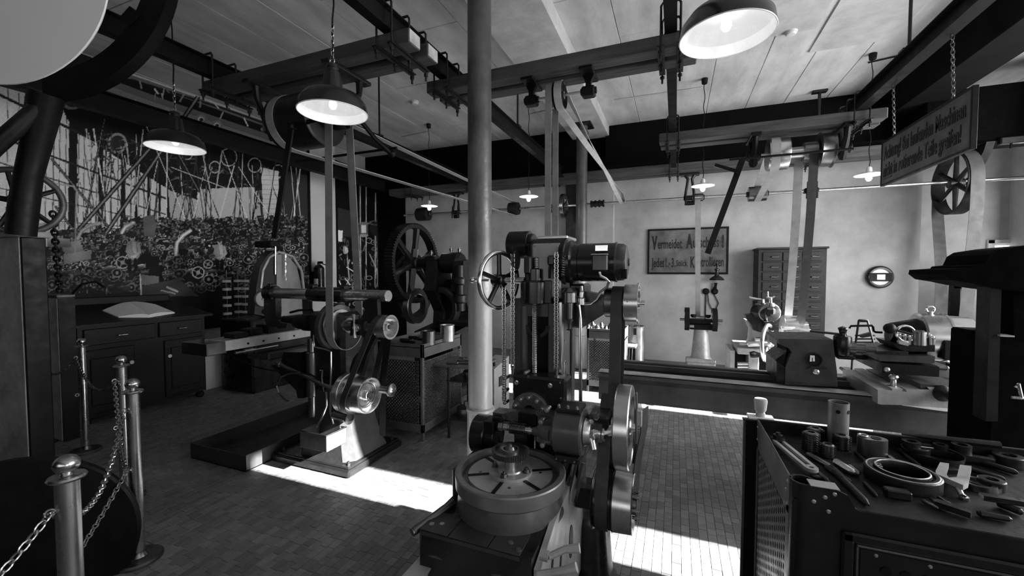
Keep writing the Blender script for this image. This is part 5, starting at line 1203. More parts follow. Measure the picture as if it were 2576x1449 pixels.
# workers
def worker(x,y,s,cap=False,lean=0,shirt=.5):
    ppoly([(x-13*s+lean,y+12*s),(x-4*s,y+8*s),(x+7*s,y+8*s),(x+17*s+lean*.3,y+15*s),(x+20*s,y+46*s),(x+12*s,y+60*s),(x-10*s,y+58*s),(x-15*s,y+38*s)],shirt*.62)
    ppoly([(x-2*s,y+10*s),(x+9*s,y+12*s),(x+12*s,y+44*s),(x+2*s,y+40*s)],shirt)
    pline([(x+15*s,y+18*s),(x+20*s,y+38*s),(x+4*s,y+50*s)],7*s,shirt*.9); pline([(x-11*s,y+16*s),(x-16*s,y+36*s),(x-4*s,y+50*s)],6*s,shirt*.55)
    pell(x+4*s,y+51*s,4*s,3*s,.42); pell(x-3*s,y+51*s,3*s,3*s,.38)
    pell(x,y,7*s,9*s,.40); pell(x-1*s,y-4*s,8*s,6*s,.03); pline([(x-2*s,y+2*s),(x+3*s,y+2*s)],1.2*s,.08); pline([(x-1*s,y+5*s),(x+2*s,y+5*s)],1*s,.1)
    if cap: pell(x,y-6*s,9*s,4*s,.05)
    pline([(x-8*s,y+60*s),(x-8*s,y+85*s)],10*s,.01);pline([(x+8*s,y+60*s),(x+8*s,y+85*s)],10*s,.01)
# machine masses
ppoly([(120,650),(160,615),(185,640),(215,600),(240,580),(262,600),(300,575),(345,590),(380,560),(430,575),(470,560),(500,585),(540,562),(600,585),(640,566),(700,590),(775,575),(775,870),(100,870)],.010)
worker(405,572,0.50,False,0,0.35)
worker(436,566,0.48,True,0,0.40)
worker(418,552,0.36,False,0,0.30)
worker(528,580,0.40,True,0,0.35)
worker(392,586,0.40,False,0,0.30)
worker(606,578,0.36,True,0,0.30)
worker(724,592,0.36,True,0,0.40)
worker(572,640,0.40,True,0,0.30)
worker(640,585,0.34,False,0,0.30)
worker(690,588,0.34,True,0,0.35)
worker(665,600,0.36,False,0,0.30)

def machine(cx,cy,s,br=.5,n=26):
    for k in range(n):
        x=cx+u(-1,1)*46*s;y=cy+u(-1,1)*30*s; t=k%5
        if t==0: pell(x,y,u(6,15)*s,u(6,15)*s,u(.02,.10)); 
        elif t==1: r=u(5,14)*s; pell(x,y,r,r*u(.7,1),u(.25,br),u(1.2,2.4))
        elif t==2: pline([(x,y),(x+u(-26,26)*s,y+u(-12,12)*s)],u(2,6)*s,u(.05,.25)); pline([(x,y-1),(x+u(-20,20)*s,y-2)],1.2,br)
        elif t==3: a=u(0,6); pts=[(x+r_*math.cos(a+q),y+r_*math.sin(a+q)) for r_ in(u(7,16)*s,) for q in np.linspace(0,2.4,8)]; pline(pts,1.5,br)
        else: pline([(x,y),(x+u(-3,3),y+u(8,24)*s)],u(1,2.5),u(.2,br))
mk=np.random.RandomState(7)
def machine2(cx,cy,w,h,n,br):
    """a pictured machine tool: dark body, light top edges, small wheels, handles"""
    ppoly([(cx-w*.5,cy+h*.5),(cx-w*.45,cy-h*.1),(cx-w*.2,cy-h*.35),(cx+w*.25,cy-h*.4),(cx+w*.5,cy-h*.05),(cx+w*.45,cy+h*.5)],u(.004,.03))
    for k in range(n):
        x=cx+u(-.5,.5)*w; y=cy+u(-.45,.45)*h; t=k%7; v=u(.1,br)
        if t==0: r=u(.05,.13)*w; pell(x,y,r,r*u(.6,1),.012); pell(x,y,r,r*u(.7,1),v,u(.8,1.6)); pell(x,y,r*.3,r*.3,v*.8)
        elif t==1: L=u(.1,.3)*w; ppoly([(x,y),(x+L,y-L*.15),(x+L,y+h*.06),(x,y+h*.08)],v*.5,v2=v*.12); pline([(x,y),(x+L,y-L*.15)],.9,v*1.2)
        elif t==2: pline([(x,y),(x+u(-.2,.2)*w,y+u(-.12,.12)*h)],u(1.5,3.5),v*.25); 
        elif t==3: pline([(x,y),(x+u(-2,2),y+u(.08,.25)*h)],u(.8,1.6),v)
        elif t==4: ppoly([(x,y),(x+u(3,9),y+u(-1,1)),(x+u(3,9),y+u(4,9)),(x,y+u(3,8))],v*.6)
        elif t==5: pell(x,y,u(1,2.2),u(1,2.2),v*1.3)
        else: a0=u(0,6);r=u(.04,.1)*w; pline([(x+r*math.cos(a0+q),y+r*math.sin(a0+q)) for q in np.linspace(0,2.2,7)],u(.8,1.4),v)
rows=[(560,16,26,30,13,.40),(575,22,34,28,16,.42),(592,30,44,34,20,.48),(615,44,64,44,30,.52),(645,58,84,56,44,.55),(680,80,110,70,70,.58),(705,100,120,60,60,.45)]
for (y0_,w0,w1,h0,n0,br0) in rows:
    x=150+u(-20,20) if y0_>585 else 330+u(-20,20)
    while x<770:
        w=u(w0,w1); 
        if not (y0_>640 and 360<x<440): machine2(x,y0_+u(-6,6)+(x-450)*-.01,w,h0*u(.8,1.2),n0,br0*u(.5,1.15))
        x+=w*u(.6,.85)
# strong shapes: gears, quadrant guards, handwheels
for x,y,r in((308,660,16),(523,664,11),(498,685,15)):
    pell(x,y,r+2,r+2,.01); pell(x,y,r,r*.92,.42,2.6); pell(x,y,r*.35,r*.35,.3)
    for q in range(4): pline([(x,y),(x+r*math.cos(q*1.57+.5),y+r*.92*math.sin(q*1.57+.5))],1.6,.35)
for P in ([(195,600),(205,580),(228,566),(250,562)],[(306,585),(315,570),(335,560)],[(442,640),(445,610),(460,592),(478,580)]): pline(P,9,.30); pline(P,3,.5)
for P in ([(150,610),(200,605),(215,640),(170,655)],[(158,640),(230,628),(228,650),(160,665)],[(118,598),(175,600),(180,622),(120,620)]): ppoly(P,.3,v2=.12)
ppoly([(355,690),(400,695),(398,720),(352,716)],.16); ppoly([(352,720),(450,700),(500,745),(350,745)],.07); pline([(420,722),(446,733)],5,.35); pline([(405,730),(440,738)],3,.3)
ppoly([(360,545),(385,540),(392,560),(388,600),(362,590)],.12)
worker(333,597,.95,shirt=.42); worker(552,607,.8,True,-4,.42)
# lamp cords, chains and poles in the print
pline([(352,690),(356,760)],3,.5); pline([(100,455),(184,468),(192,480),(188,640)],3.5,.28)
# second mural: drilling bay with pipes
ppoly([(838,330),(1030,470),(1030,870),(838,800)],.010)
ppoly([(842,520),(900,535),(905,600),(842,590)],.05); ppoly([(848,578),(862,580),(862,608),(848,606)],.62)
for x in (893,905,920,944,951,958,972,990): pline([(x,455),(x+u(-3,3),720)],u(1.5,4.5),u(.12,.30)); pline([(x+1,470),(x+1,700)],1.2,.55)
for x,y in((915,580),(985,580)):
    ppoly([(x-11,y-18),(x+11,y-18),(x+11,y+10),(x-11,y+10)],.12); ppoly([(x-6,y-14),(x+6,y-14),(x+6,y+6),(x-6,y+6)],.6); pell(x,y+12,11,4,.3); pell(x,y-18,13,4,.2)
pell(945,575,15,18,.03); pell(945,560,15,5,.14,2)
for k in range(230):
    x=u(845,1015);y=u(600,790); 
    if k%3: pline([(x,y),(x+u(-5,5),y+u(-12,16))],u(.8,3),u(.03,.38))
    else: pell(x,y,u(2,8),u(2,8),u(.1,.45),1.3)
for P in ([(930,640),(948,680),(955,720)],[(960,640),(985,670),(1000,720)],[(870,620),(878,700),(862,740)]): pline(P,3,.35)
pell(985,705,30,42,.14,4); worker(868,618,.35)
for a in(((872,672),(892,684)),((868,700),(880,716)),((950,655),(965,668)),((845,690),(870,745))): pline(a,2,.7)
mask=np.zeros_like(cv); xx_,yy_=np.meshgrid(np.arange(CWd),np.arange(CHt)); mask=.55+.45*np.sin(xx_/31.+1.3*np.sin(yy_/23.))*np.sin(yy_/19.+np.sin(xx_/41.)*1.7); sel=(yy_+CY_0>560)&(xx_+CX_0<775); cv=np.where(sel,cv*(.45+.75*np.clip(mask,0,1)),cv)
n_=np.random.RandomState(2).rand(CHt,CWd).astype(np.float32); cv*=.92+.16*n_; cv=np.clip(cv,.004,.85)
def mural_mat():
    m=bpy.data.materials.new('photo_print'); m.use_nodes=True; nt=m.node_tree;N=nt.nodes;L=nt.links;b=N['Principled BSDF']
    a=N.new('ShaderNodeAttribute'); a.attribute_name='print'; L.new(a.outputs['Color'],b.inputs['Base Color']); b.inputs['Roughness'].default_value=.6; b.inputs['Specular IOR Level'].default_value=.2
    return m
PM=mural_mat()
def mural(label,y0,y1,z0,z1,st,x,gain,gpow):
    ny=int((y1-y0)/st);nz=int((z1-z0)/st); Yg,Zg=np.meshgrid(np.linspace(y0,y1,ny+1),np.linspace(z0,z1,nz+1))
    P=np.stack([np.full(Yg.size,x),Yg.ravel(),Zg.ravel()],1)
    d=P-np.array([0,0,CH]); z=d@np.array(_F); px=1288+F0*(d@np.array(_R))/z; py=724.5-F0*(d@np.array(_U))/z
    ix=np.clip((px-CX_0).astype(int),0,CWd-1); iy=np.clip((py-CY_0).astype(int),0,CHt-1); val=cv[iy,ix]**gpow*gain
    me=bpy.data.meshes.new('print'); nv=len(P); P2=P.copy(); org=np.array([x,(y0+y1)/2,z0])
    q=np.arange(nv).reshape(nz+1,ny+1); F=np.stack([q[:-1,:-1],q[:-1,1:],q[1:,1:],q[1:,:-1]],-1).reshape(-1,4)
    me.vertices.add(nv); me.vertices.foreach_set('co',(P2-org).astype(np.float32).ravel())
    me.loops.add(F.size); me.loops.foreach_set('vertex_index',F.ravel().astype(np.int32)); me.polygons.add(len(F)); me.polygons.foreach_set('loop_start',np.arange(0,F.size,4,dtype=np.int32)); me.update(calc_edges=True)
    c=me.color_attributes.new('print','FLOAT_COLOR','POINT'); col=np.ones((nv,4),np.float32); col[:,:3]=val[:,None]; c.data.foreach_set('color',col.ravel()); me.materials.append(PM)
    t=T('wall_mural',label,'mural',org.tolist()); o=bpy.data.objects.new('print',me); S.collection.objects.link(o); o.parent=t
    MB().box(x-.03,x-.004,y0,y1,z0,z1).o('backing_board','black',t)
    MB().box(x-.03,x+.012,y1,y1+.05,z0,z1,.003).o('side_frame','black',t); MB().box(x-.03,x+.012,y0-.05,y0,z0,z1,.003).o('side_frame','black',t)
    return t
mural('large black and white photo mural of a crowded factory hall with belts and workers',1.35,5.88,.75,4.17,.0085,XL+.05,2.1,1.3)
mural('second photo mural with drilling machines and pipes, right of the white pier',6.62,7.84,.6,3.9,.009,XL+.05,2.1,1.3)
# dark return on the back wall beside the mural
xr=at(1021,600,'Y',YB).x
struct('trim_5',MB().box(XL,xr,YB-.03,YB,0,3.4),'wall_dark')
# platform under the mural
pl_=T('display_platform','low white display platform along the left wall behind the desk','platform',(-6.2,4.6,0))
MB().box(XL+.03,-5.9,3.55,5.6,0,.46,.006).o('body','wall_white',pl_)
MB().box(XL+.02,-5.88,3.54,5.62,.46,.485,.004).o('top_board','wall_white',pl_)
def A6(px,py,X): return at(px,py,'X',X)
# rack with stacked milling cutters
rk=T('cutter_rack','wire rack with four columns of pale ring cutters on the display platform','rack',(-6.1,4.5,.485))
for px in (572,600,618,640):
    q=A6(px,780,-6.12 if px in(572,618) else -6.25); zt=A6(px,690,q.x).z
    MB().cyl((q.x,q.y,.485),(q.x,q.y,zt+.06),.006,n=8).o('rod','steel_dark',rk)
    n=8
    for i in range(n):
        z=.62+i*(zt-.62)/n; MB().lathe((q.x,q.y,z),(0,0,1),[(0,.02),(0,.055),(.03,.055),(.035,.05),(.035,.02)],20).o('ring_cutter','white_enamel',rk)
MB().box(-6.32,-6.02,4.1,4.9,.485,.50,.003).o('rack_base','iron',rk)
# slotting / gear shaping machine silhouette behind the milling machine
gs=T('slotting_machine','small pale-sided slotting machine standing behind the milling machine on the left','machine',(-5.2,4.6,0))
X6=-5.2
def G(px,py): q=A6(px,py,X6); return (q.y,q.z)
MB().prism([G(640,790),G(645,720),G(655,670),G(675,640),G(690,630),G(690,800)],'x',X6-.14,X6).o('frame','enamel_grey',gs)
MB().prism([G(700,640),G(725,640),G(750,670),G(762,720),G(765,790),G(735,800),G(700,800)],'x',X6-.14,X6-.03).o('arched_guard','grey_plate',gs)
MB().tube([V(X6+.01,*G(655,725)),V(X6+.01,*G(660,680)),V(X6+.01,*G(676,648)),V(X6+.01,*G(700,634)),V(X6+.01,*G(735,645)),V(X6+.01,*G(757,680)),V(X6+.01,*G(764,735))],.018,8).o('guard_edge','light_casting',gs)
c=V(X6+.03,*G(655,752)); MB().disc(c,'x',.10,.04,28,.004).disc(c+V(.02,0,0),'x',.02,.03,12).o('end_disc','grey_plate',gs)
MB().cyl(V(X6+.02,*G(690,690)),V(X6+.02,*G(690,620)),.012,n=10).cyl(V(X6+.02,*G(715,690)),V(X6+.02,*G(715,640)),.012,n=10).o('guide_rods','steel',gs)
MB().box(X6-.3,X6+.02,G(678,620)[0],G(705,620)[0],G(690,622)[1],G(690,606)[1],.01).o('head_block','black',gs)
MB().box(X6-.55,X6+.08,G(640,800)[0]-.1,G(760,800)[0]+.05,.0,G(700,800)[1]+.02,.02).o('pedestal','enamel',gs)
for k in range(2):
    c=V(X6+.05,*G(665+k*5,783)); MB().disc(c,'x',.035,.05,18,.003).o('knob','steel',gs)
MB().tube([V(X6+.03,*G(715,640+i*6)) +V(.0,.012*math.sin(i*2),0) for i in range(12)],.006,6).o('wavy_chain','steel',gs)
# fire extinguisher against the white pier
c=A6(803,700,XL+.2); zt=A6(803,668,XL+.2).z; zb_=A6(803,735,XL+.2).z
zb_w=zb_
fe=T('fire_extinguisher','dark fire extinguisher on the white pier between the murals','extinguisher',(c.x,c.y,zb_))
MB().lathe((c.x,c.y,zb_),(0,0,1),[(0,0),(0,.085),(.02,.095),(zt-zb_-.05,.095),(zt-zb_,.06),(zt-zb_+.02,.03),(zt-zb_+.06,.03),(zt-zb_+.06,0)],28).o('bottle','enamel',fe)
MB().box(XL+.045,c.x-.05,c.y-.05,c.y+.05,zb_+.2,zb_+.24,.003).box(XL+.045,XL+.06,c.y-.05,c.y+.05,zb_+.05,zb_+.4,.002).o('wall_bracket','black',fe)
MB().box(c.x-.02,c.x+.09,c.y-.02,c.y+.02,zt+.04,zt+.08,.005).tube([(c.x+.05,c.y,zt+.05),(c.x+.1,c.y+.09,zt),(c.x+.09,c.y+.1,zb_+.2)],.012,8).o('valve_hose','black',fe)
MB().lathe((c.x,c.y,zb_+.14),(0,0,1),[(0,.0955),(.0,.0965),(.12,.0965),(.12,.0955)],28,a0=PI*.9,a1=PI*1.7).o('label','white_enamel',fe)
# ---- standing desk with open book
DX=-5.6; dy0,dy1=2.20,3.45
dk=T('standing_desk','very dark wooden writing desk with sloping top and two drawers under the mural','desk',(-5.95,2.8,0))
zf=1.06
MB().prism([(DX-.03,0.08),(DX-.03,zf-.02),(-6.45,zf+.13),(-6.45,.08)],'y',dy0+.02,dy1-.02).o('carcass','wood_dark',dk)
MB().prism([(DX+.03,zf-.02),(DX+.03,zf+.005),(-6.5,zf+.165),(-6.5,zf+.135)],'y',dy0-.05,dy1+.05).o('sloped_top','wood_dark',dk)
MB().box(-6.54,-6.46,dy0-.05,dy1+.05,zf+.1,zf+.24,.008).o('back_rail','wood_dark',dk)
for a,b in((dy0+.06,dy0+.68),(dy0+.72,dy1-.06)):
    d=MB().box(DX-.04,DX-.005,a,b,zf-.22,zf-.05,.006).o('drawer','wood_dark',dk)
    MB().tube([(DX-.004,(a+b)/2-.05,zf-.13),(DX+.02,(a+b)/2-.04,zf-.14),(DX+.02,(a+b)/2+.04,zf-.14),(DX-.004,(a+b)/2+.05,zf-.13)],.006,8).o('drawer_pull','brass',d)
for a,b in((dy0+.04,dy0+.48),(dy1-.48,dy1-.04)):
    d=MB().box(DX-.035,DX-.012,a,b,.12,zf-.27,.006).box(DX-.02,DX-.004,a+.06,b-.06,.2,zf-.36,.008).o('door','wood_dark',dk)
    MB().disc((DX-.008,b-.03 if a<2.5 else a+.05,.6),'x',.022,.01,14,.002).o('keyhole_plate','brass',d)
for a in(dy0+.07,dy1-.07):
    for xx in(DX-.08,-6.4): MB().lathe((xx,a,0),(0,0,1),[(0,0),(0,.03),(.02,.045),(.05,.045),(.07,.03),(.09,.03),(.09,0)],18).o('bun_foot','wood_dark',dk)
# book: two page blocks
sl=math.atan2(.155,.92)
def onslope(px,py,h=0.): # point on sloping top
    r=_R*((px-1288)/F0)-_U*((py-724.5)/F0)+_F; n=V(math.sin(sl),0,math.cos(sl)); p0=V(DX+.03,0,zf+.006+h); t=(p0-CAMP).dot(n)/r.dot(n); return CAMP+r*t
bk=T('open_book','open ledger with blank white pages lying on the dark standing desk','book',onslope(350,785))
def page(pts,name,nrow=8):
    # pts: near-left, near-right(spine), far-right(spine), far-left quads on the slope with a curved rise to the spine
    A,B,Cc,D=pts; vs=[];fs=[]
    for i in range(nrow+1):
        f=i/nrow; h=.012+.032*math.sin(min(1,f*1.15)*PI*.5)*(1-.35*f**6)
        for q in (A.lerp(B,f),D.lerp(Cc,f)): vs+=[q+V(0,0,h),q]
    for i in range(nrow):
        a=i*4; b=a+4; fs+=[(a,b,b+2,a+2),(a+1,a+3,b+3,b+1),(a,a+1,b+1,b),(a+2,b+2,b+3,a+3)]
    fs+=[(0,2,3,1),(nrow*4,nrow*4+1,nrow*4+3,nrow*4+2)]
    return MB().add(vs,fs).o(name,'paper',bk,sharp=40)
s1=onslope(376,799);s2=onslope(325,766)
page([onslope(298,799),s1,s2,onslope(258,783)],'left_pages'); page([onslope(440,788),s1,s2,onslope(392,768)],'right_pages')
MB().prism([(p.x,p.y) for p in(onslope(300,803),onslope(378,802),onslope(444,791),onslope(394,766),onslope(326,764),onslope(254,784))],'z',zf+.005,zf+.012).o('cover','wood_dark',bk)
# ---- bollards with chains
def bollard(x,y,label,r=.03,h=1.02,g='brass barrier posts'):
    t=T('barrier_post',label,'barrier post',(x,y,0),g)
    MB().lathe((x,y,0),(0,0,1),[(0,0),(0,.11),(.012,.11),(.02,.10),(.025,r+.012),(.05,r),(.055,r)],32).o('base','steel_dark',t)
    MB().cyl((x,y,.05),(x,y,h-.075),r,n=32).o('post','brass',t)
    MB().lathe((x,y,h-.08),(0,0,1),[(0,r),(0,r+.014),(.006,r+.018),(.012,r+.014),(.014,r*.6),(.02,r*.45)],32).o('collar','brass',t)
    MB().ball((x,y,h-.032),.033,24,.92).o('ball_finial','brass',t)
    for hh in (h-.17,h-.50): MB().torus((x+.0,y-r-.012,hh),'x',.012,.003,14,6).o('chain_eye','brass',t)
    return t
BP=[(-1.80,.672),(-2.76,1.303),(-3.60,1.64),(-4.88,1.95),(-5.45,1.86)]
labs=['nearest barrier post with round knob in the bottom left corner','second barrier post, thin and bright, left of the dark floor','third barrier post in front of the desk door','fourth barrier post, dark, in front of the desk pedestal','farthest barrier post in front of the stone block']
for (x,y),l in zip(BP,labs): bollard(x,y,l)
def hang(p,q,sag,n=14): return [V(p).lerp(V(q),i/n)-V(0,0,sag*4*(i/n)*(1-i/n)) for i in range(n+1)]
for (a,b,za,zb2,sg_,lab) in ((0,1,.85,.86,.20,'brass chain between the nearest and second barrier posts'),(1,2,.52,.85,.12,'brass chain sloping from the second to the third barrier post'),(2,3,.85,.85,.16,'dark chain between the third and fourth barrier posts'),(3,4,.85,.85,.16,'dark chain between the fourth and farthest barrier posts')):
    p=V(BP[a][0],BP[a][1]-.04,za);q=V(BP[b][0],BP[b][1]-.04,zb2)
    tag(MB().chain(hang(p,q,sg_),.034,.0033,6,10).o('barrier_chain','brass' if a<2 else 'steel_dark'),lab,'chain','barrier chains')
tag(MB().chain(hang((BP[0][0],BP[0][1]-.04,.85),(-1.72,.25,.62),.05),.034,.0033,6,10).o('barrier_chain','brass'),'brass chain leaving the nearest barrier post towards the bottom edge','chain','barrier chains')
tag(MB().chain(hang((BP[1][0],BP[1][1]-.04,.52),(-2.2,.65,.25),.04),.034,.0033,6,10).o('barrier_chain','brass'),'lower brass chain hanging from the second barrier post','chain','barrier chains')
# dark curved plate behind the nearest post
c=at(150,1449,'Z',0.0)
dp=MB(); dp.disc(tuple(CAMP+(_F+_R*((40-1288)/F0)-_U*((1390-724.5)/F0))*2.0),(-.80,.6,0),.46,.05,56,.01); tag(dp.o('millstone','black'),'large black round plate standing behind the nearest barrier post','disc')
# ---- stone pedestal with wheel, block, chain and black frame
ps=T('pedestal_machine','black machine with spoked handwheel and curved arm on a grey stone pedestal','machine',(-4.3,1.4,0))
MB().box(-4.75,-4.12,1.352,1.36,0,1.84,.004).o('pedestal_front','stone',ps)
MB().box(-4.75,-4.11,1.358,1.48,0,1.84,.006).o('pedestal','black',ps)  # shade of the pedestal's side put into its black colour
MB().box(-4.78,-4.09,1.33,1.50,1.84,1.88,.006).o('cap','stone',ps)
hc=at(44,506,'Y',1.40); nd=V(-.55,.55,0)
nrm=(CAMP-hc).normalized(); nrm.z=0; nrm=(nrm+V(.25,-.1,0)).normalized()
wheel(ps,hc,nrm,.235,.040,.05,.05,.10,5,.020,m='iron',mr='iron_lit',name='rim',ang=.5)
# frame: thick curved black arm from the pedestal to the ring
def atd(px,py,d): return CAMP+(_F+_R*((px-1288)/F0)-_U*((py-724.5)/F0))*d
MB().tube([atd(52,592,2.75),atd(60,520,2.75),atd(72,440,2.75),atd(92,360,2.74),atd(106,290,2.72),atd(118,235,2.7)],[.075,.075,.07,.075,.085,.09],12).o('upright','black',ps)
MB().tube([atd(-60,410,2.6),atd(-10,366,2.6),atd(60,305,2.65),atd(125,248,2.7)],[.055,.05,.05,.05],12).o('strut','iron',ps)
cR=atd(110,-80,2.7); n1=_F
rr=MB(); a_,b_2,d_=frame(n1)
kk=.0; R1,R0=330*2.7/F0,268*2.7/F0
# arc of the wheel rim: from straight below, round to the right and over the top
def img_ang(q): return _R*math.cos(q)+_U*math.sin(q)
seg=46; vs=[];fs=[]
for i in range(seg+1):
    q=-PI/2+.03+(PI*1.25)*i/seg; dd=img_ang(q)
    for r_,w_2 in((R0,-.03),(R0,.05),(R1,.05),(R1,-.03)): vs.append(cR+dd*r_+_F*w_2)
for i in range(seg):
    for k in range(4): fs.append((i*4+k,i*4+(k+1)%4,(i+1)*4+(k+1)%4,(i+1)*4+k))
fs+=[(0,1,2,3),(seg*4+3,seg*4+2,seg*4+1,seg*4)]
rr.add(vs,fs).o('curved_rim','black',ps)
MB().bar(atd(350,60,2.7),atd(330,40,2.7),.09,.1).o('rim_lug','black',ps)
# chain hanging beside the wheel
p=at(133,533,'Y',1.55); q=at(150,735,'Y',1.75); MB().chain([p,q],.055,.008,8,12).o('hanging_chain','iron',ps,kind='stuff')
b2=T('stone_block','rough grey stone-faced block with a flat top beside the pedestal machine','block',(-5.6,2.04,0))
MB().box(-5.93,-5.35,1.98,2.10,0,1.363,.01).o('body','stone',b2)
MB().box(-5.94,-5.345,1.975,2.105,1.363,1.39,.004).o('top_slab','enamel_grey',b2)
MB().box(-5.352,-5.343,1.985,2.10,0,1.36).o('dark_side','black',b2)  # shaded side of the block, painted black
MB().tube([at(178,760,'Y',2.1),at(185,735,'Y',2.1),at(205,715,'Y',2.12),at(240,708,'Y',2.2),at(262,722,'Y',2.3)],.010,8).o('cable','black',b2)
# big white shade close to the camera
cD=atd(10,-50,1.45); rD=262*1.45/F0; nD=-_F
sd=T('white_disc_shade','large plain white round lamp shade filling the top left corner','lamp',cD)
MB().lathe(cD,_F,[(0,0),(-.001,rD*.97),(0,rD),(.006,rD),(.03,rD*.93),(.10,rD*.5),(.12,.05),(.12,0)],64).o('shade','shade_white',sd)
MB().cyl(cD+_F*.1,V(cD.x,cD.y,ZC)+_F*.1,.012,n=8).o('stem','black',sd)
# ================================================================ RIGHT SIDE
def XZ(px,py,Y): q=at(px,py,'Y',Y); return q.x,q.z
# ---- long lathe
BY0,BY1,BZ=3.50,4.02,.75
lt=T('long_lathe','long low lathe bed with dark fixed head, pale carriage and motor, across the right half','lathe',(.6,3.75,0))
bxl=at(1505,960,'Y',BY0).x; bxr=1.95
MB().prism([(BY0,BZ-.035),(BY0,BZ-.01),(BY0+.03,BZ),(BY0+.13,BZ),(BY0+.13,BZ-.04),(BY0+.16,BZ-.12),(BY0+.16,BZ-.24),(BY0+.03,BZ-.24),(BY0+.02,BZ-.20),(BY0+.04,BZ-.08)],'x',bxl,bxr).o('front_bed_rail','bed_iron',lt)
MB().box(bxl,bxr,BY0+.005,BY0+.115,BZ+.0005,BZ+.006,.001).o('bed_way','bed_way',lt)
MB().prism([(BY1-.12,BZ),(BY1,BZ),(BY1,BZ-.24),(BY1-.10,BZ-.24),(BY1-.10,BZ-.05),(BY1-.12,BZ-.04)],'x',bxl+.12,bxr).o('rear_bed_rail','bed_iron',lt)
MB().box(bxl+.12,bxr,BY1-.06,BY1-.01,BZ+.0005,BZ+.02,.004).o('rear_way','steel_dark',lt)
for x in(-.5,.35,1.2): MB().box(x,x+.08,BY0+.1,BY1-.05,BZ-.25,BZ-.08).o('cross_rib','iron',lt)
for x in(-.50,1.45): MB().prism([(BY0+.02,0),(BY1,0),(BY1-.04,BZ-.22),(BY0+.06,BZ-.22)],'x',x,x+.22).o('bed_leg','enamel',lt)
# fixed head casting
HYf=3.56
o_=lambda x,y:(1860+x/4.829,700+y/4.829)
def pz(l,Y): return [XZ(*o_(a,b),Y) for a,b in l]
MB().prism(pz([(470,735),(480,800),(600,850),(640,900),(610,960),(560,1080),(555,1290),(1195,1320),(1185,1130),(1145,830),(1135,745)],HYf),'y',HYf,HYf+.40).o('head_casting','enamel_worn',lt)
MB().prism(pz([(450,1010),(560,1080),(555,1290),(450,1250)],HYf+.01),'y',HYf+.005,HYf+.40).prism(pz([(470,735),(600,850),(560,1080),(450,1010),(520,960),(600,900),(475,850)],HYf+.01),'y',HYf+.06,HYf+.40).o('head_side','enamel',lt)
c=at(*o_(905,990),'Y',HYf); MB().ring((c.x,HYf-.002,c.z),'y',.046,.053,.012,32).o('sight_ring','iron',lt); MB().disc((c.x,HYf,c.z),'y',.046,.004,28).o('sight_hole','black',lt)
MB().prism([(c.x-.008+a*.9,c.z+b*.9) for a,b in((-.02,-.015),(-.018,.035),(.012,.035),(.014,-.012),(0.0,-.012),(0.0,.018),(-.006,.018),(-.006,-.015))],'y',HYf-.006,HYf-.002).o('sight_mark','white_enamel',lt)
c=at(*o_(930,1138),'Y',HYf); MB().lathe((c.x,HYf,c.z),(0,-1,0),[(0,.02),(.006,.02),(.012,.012),(.014,0)],20).o('plug','steel',lt)
MB().tube([V(c.x-.05,HYf,c.z+.02),V(c.x-.03,HYf-.006,c.z+.035),V(c.x+.03,HYf-.006,c.z+.035),V(c.x+.06,HYf,c.z+.03)],.006,8).o('plug_lip','enamel',lt)
# bearing with ball top at the right of the head
c=at(*o_(1250,840),'Y',3.62); c2=at(*o_(1250,700),'Y',3.62)
MB().lathe((c.x,3.62,at(*o_(1250,935),'Y',3.62).z),(0,0,1),[(0,0),(0,.05),(.01,.055),(.13,.055),(.14,.05),(.14,.026),(.16,.02),(.18,.024),(.19,.03),(.20,.026),(.212,0)],28).o('bearing_post','enamel',lt)
MB().box(c.x-.04,c.x+.07,3.58,3.68,at(*o_(1250,975),'Y',3.62).z,at(*o_(1250,930),'Y',3.62).z,.01).o('bearing_foot','iron',lt)
q=at(*o_(1350,850),'Y',3.62); MB().lathe((c.x+.03,3.62,q.z),(1,0,0),[(0,0),(0,.045),(.04,.045),(.045,.032),(.10,.032),(.105,.02),(.16,.02),(.16,0)],24).o('spindle','steel_dark',lt)
MB().cyl(at(*o_(860,640),'Y',3.75),at(*o_(1225,680),'Y',3.64),.009,n=10).o('tie_rod','steel_dark',lt)
# carriage (pale) at right
r_=lambda x,y:(2120+x/4.829,760+y/4.829)
def rz(l,Y): return [XZ(*r_(a,b),Y) for a,b in l]
CYf=3.42
MB().prism(rz([(425,1065),(600,1075),(600,1050),(730,1055),(720,1085),(780,1090),(762,1060),(1045,1065),(1065,1080),(1030,1035),(1420,1050),(1370,1100),(1600,1125),(1590,1155),(1660,1160),(1630,1130),(1720,1125),(1720,1370),(720,1250),(470,1245),(425,1235)],CYf),'y',CYf,CYf+.62).o('carriage','light_casting',lt)
MB().prism(rz([(720,1252),(1720,1330),(1720,1375),(1200,1320)],CYf-.005),'y',CYf-.012,CYf+.02).o('carriage_edge','white_enamel',lt)
MB().prism(rz([(935,990),(1500,1035),(1515,1105),(1365,1095),(1410,1050),(1020,1035),(1050,1065),(935,1060)],CYf+.02),'y',CYf+.012,CYf+.75).o('cross_slide','enamel_worn',lt)
c=at(*r_(1215,1110),'Y',CYf); e=at(*r_(1290,1140),'Y',CYf-.1); MB().lathe((c.x,CYf+.01,c.z),(0,-1,0),[(0,0),(0,.052),(.02,.05),(.05,.028),(.09,.022),(.092,.02),(.10,.02),(.10,0)],26).o('screw_boss','iron',lt)
MB().cyl((c.x,CYf-.09,c.z),(c.x,CYf-.125,c.z),.009,n=12).o('screw_end','steel_bright',lt)
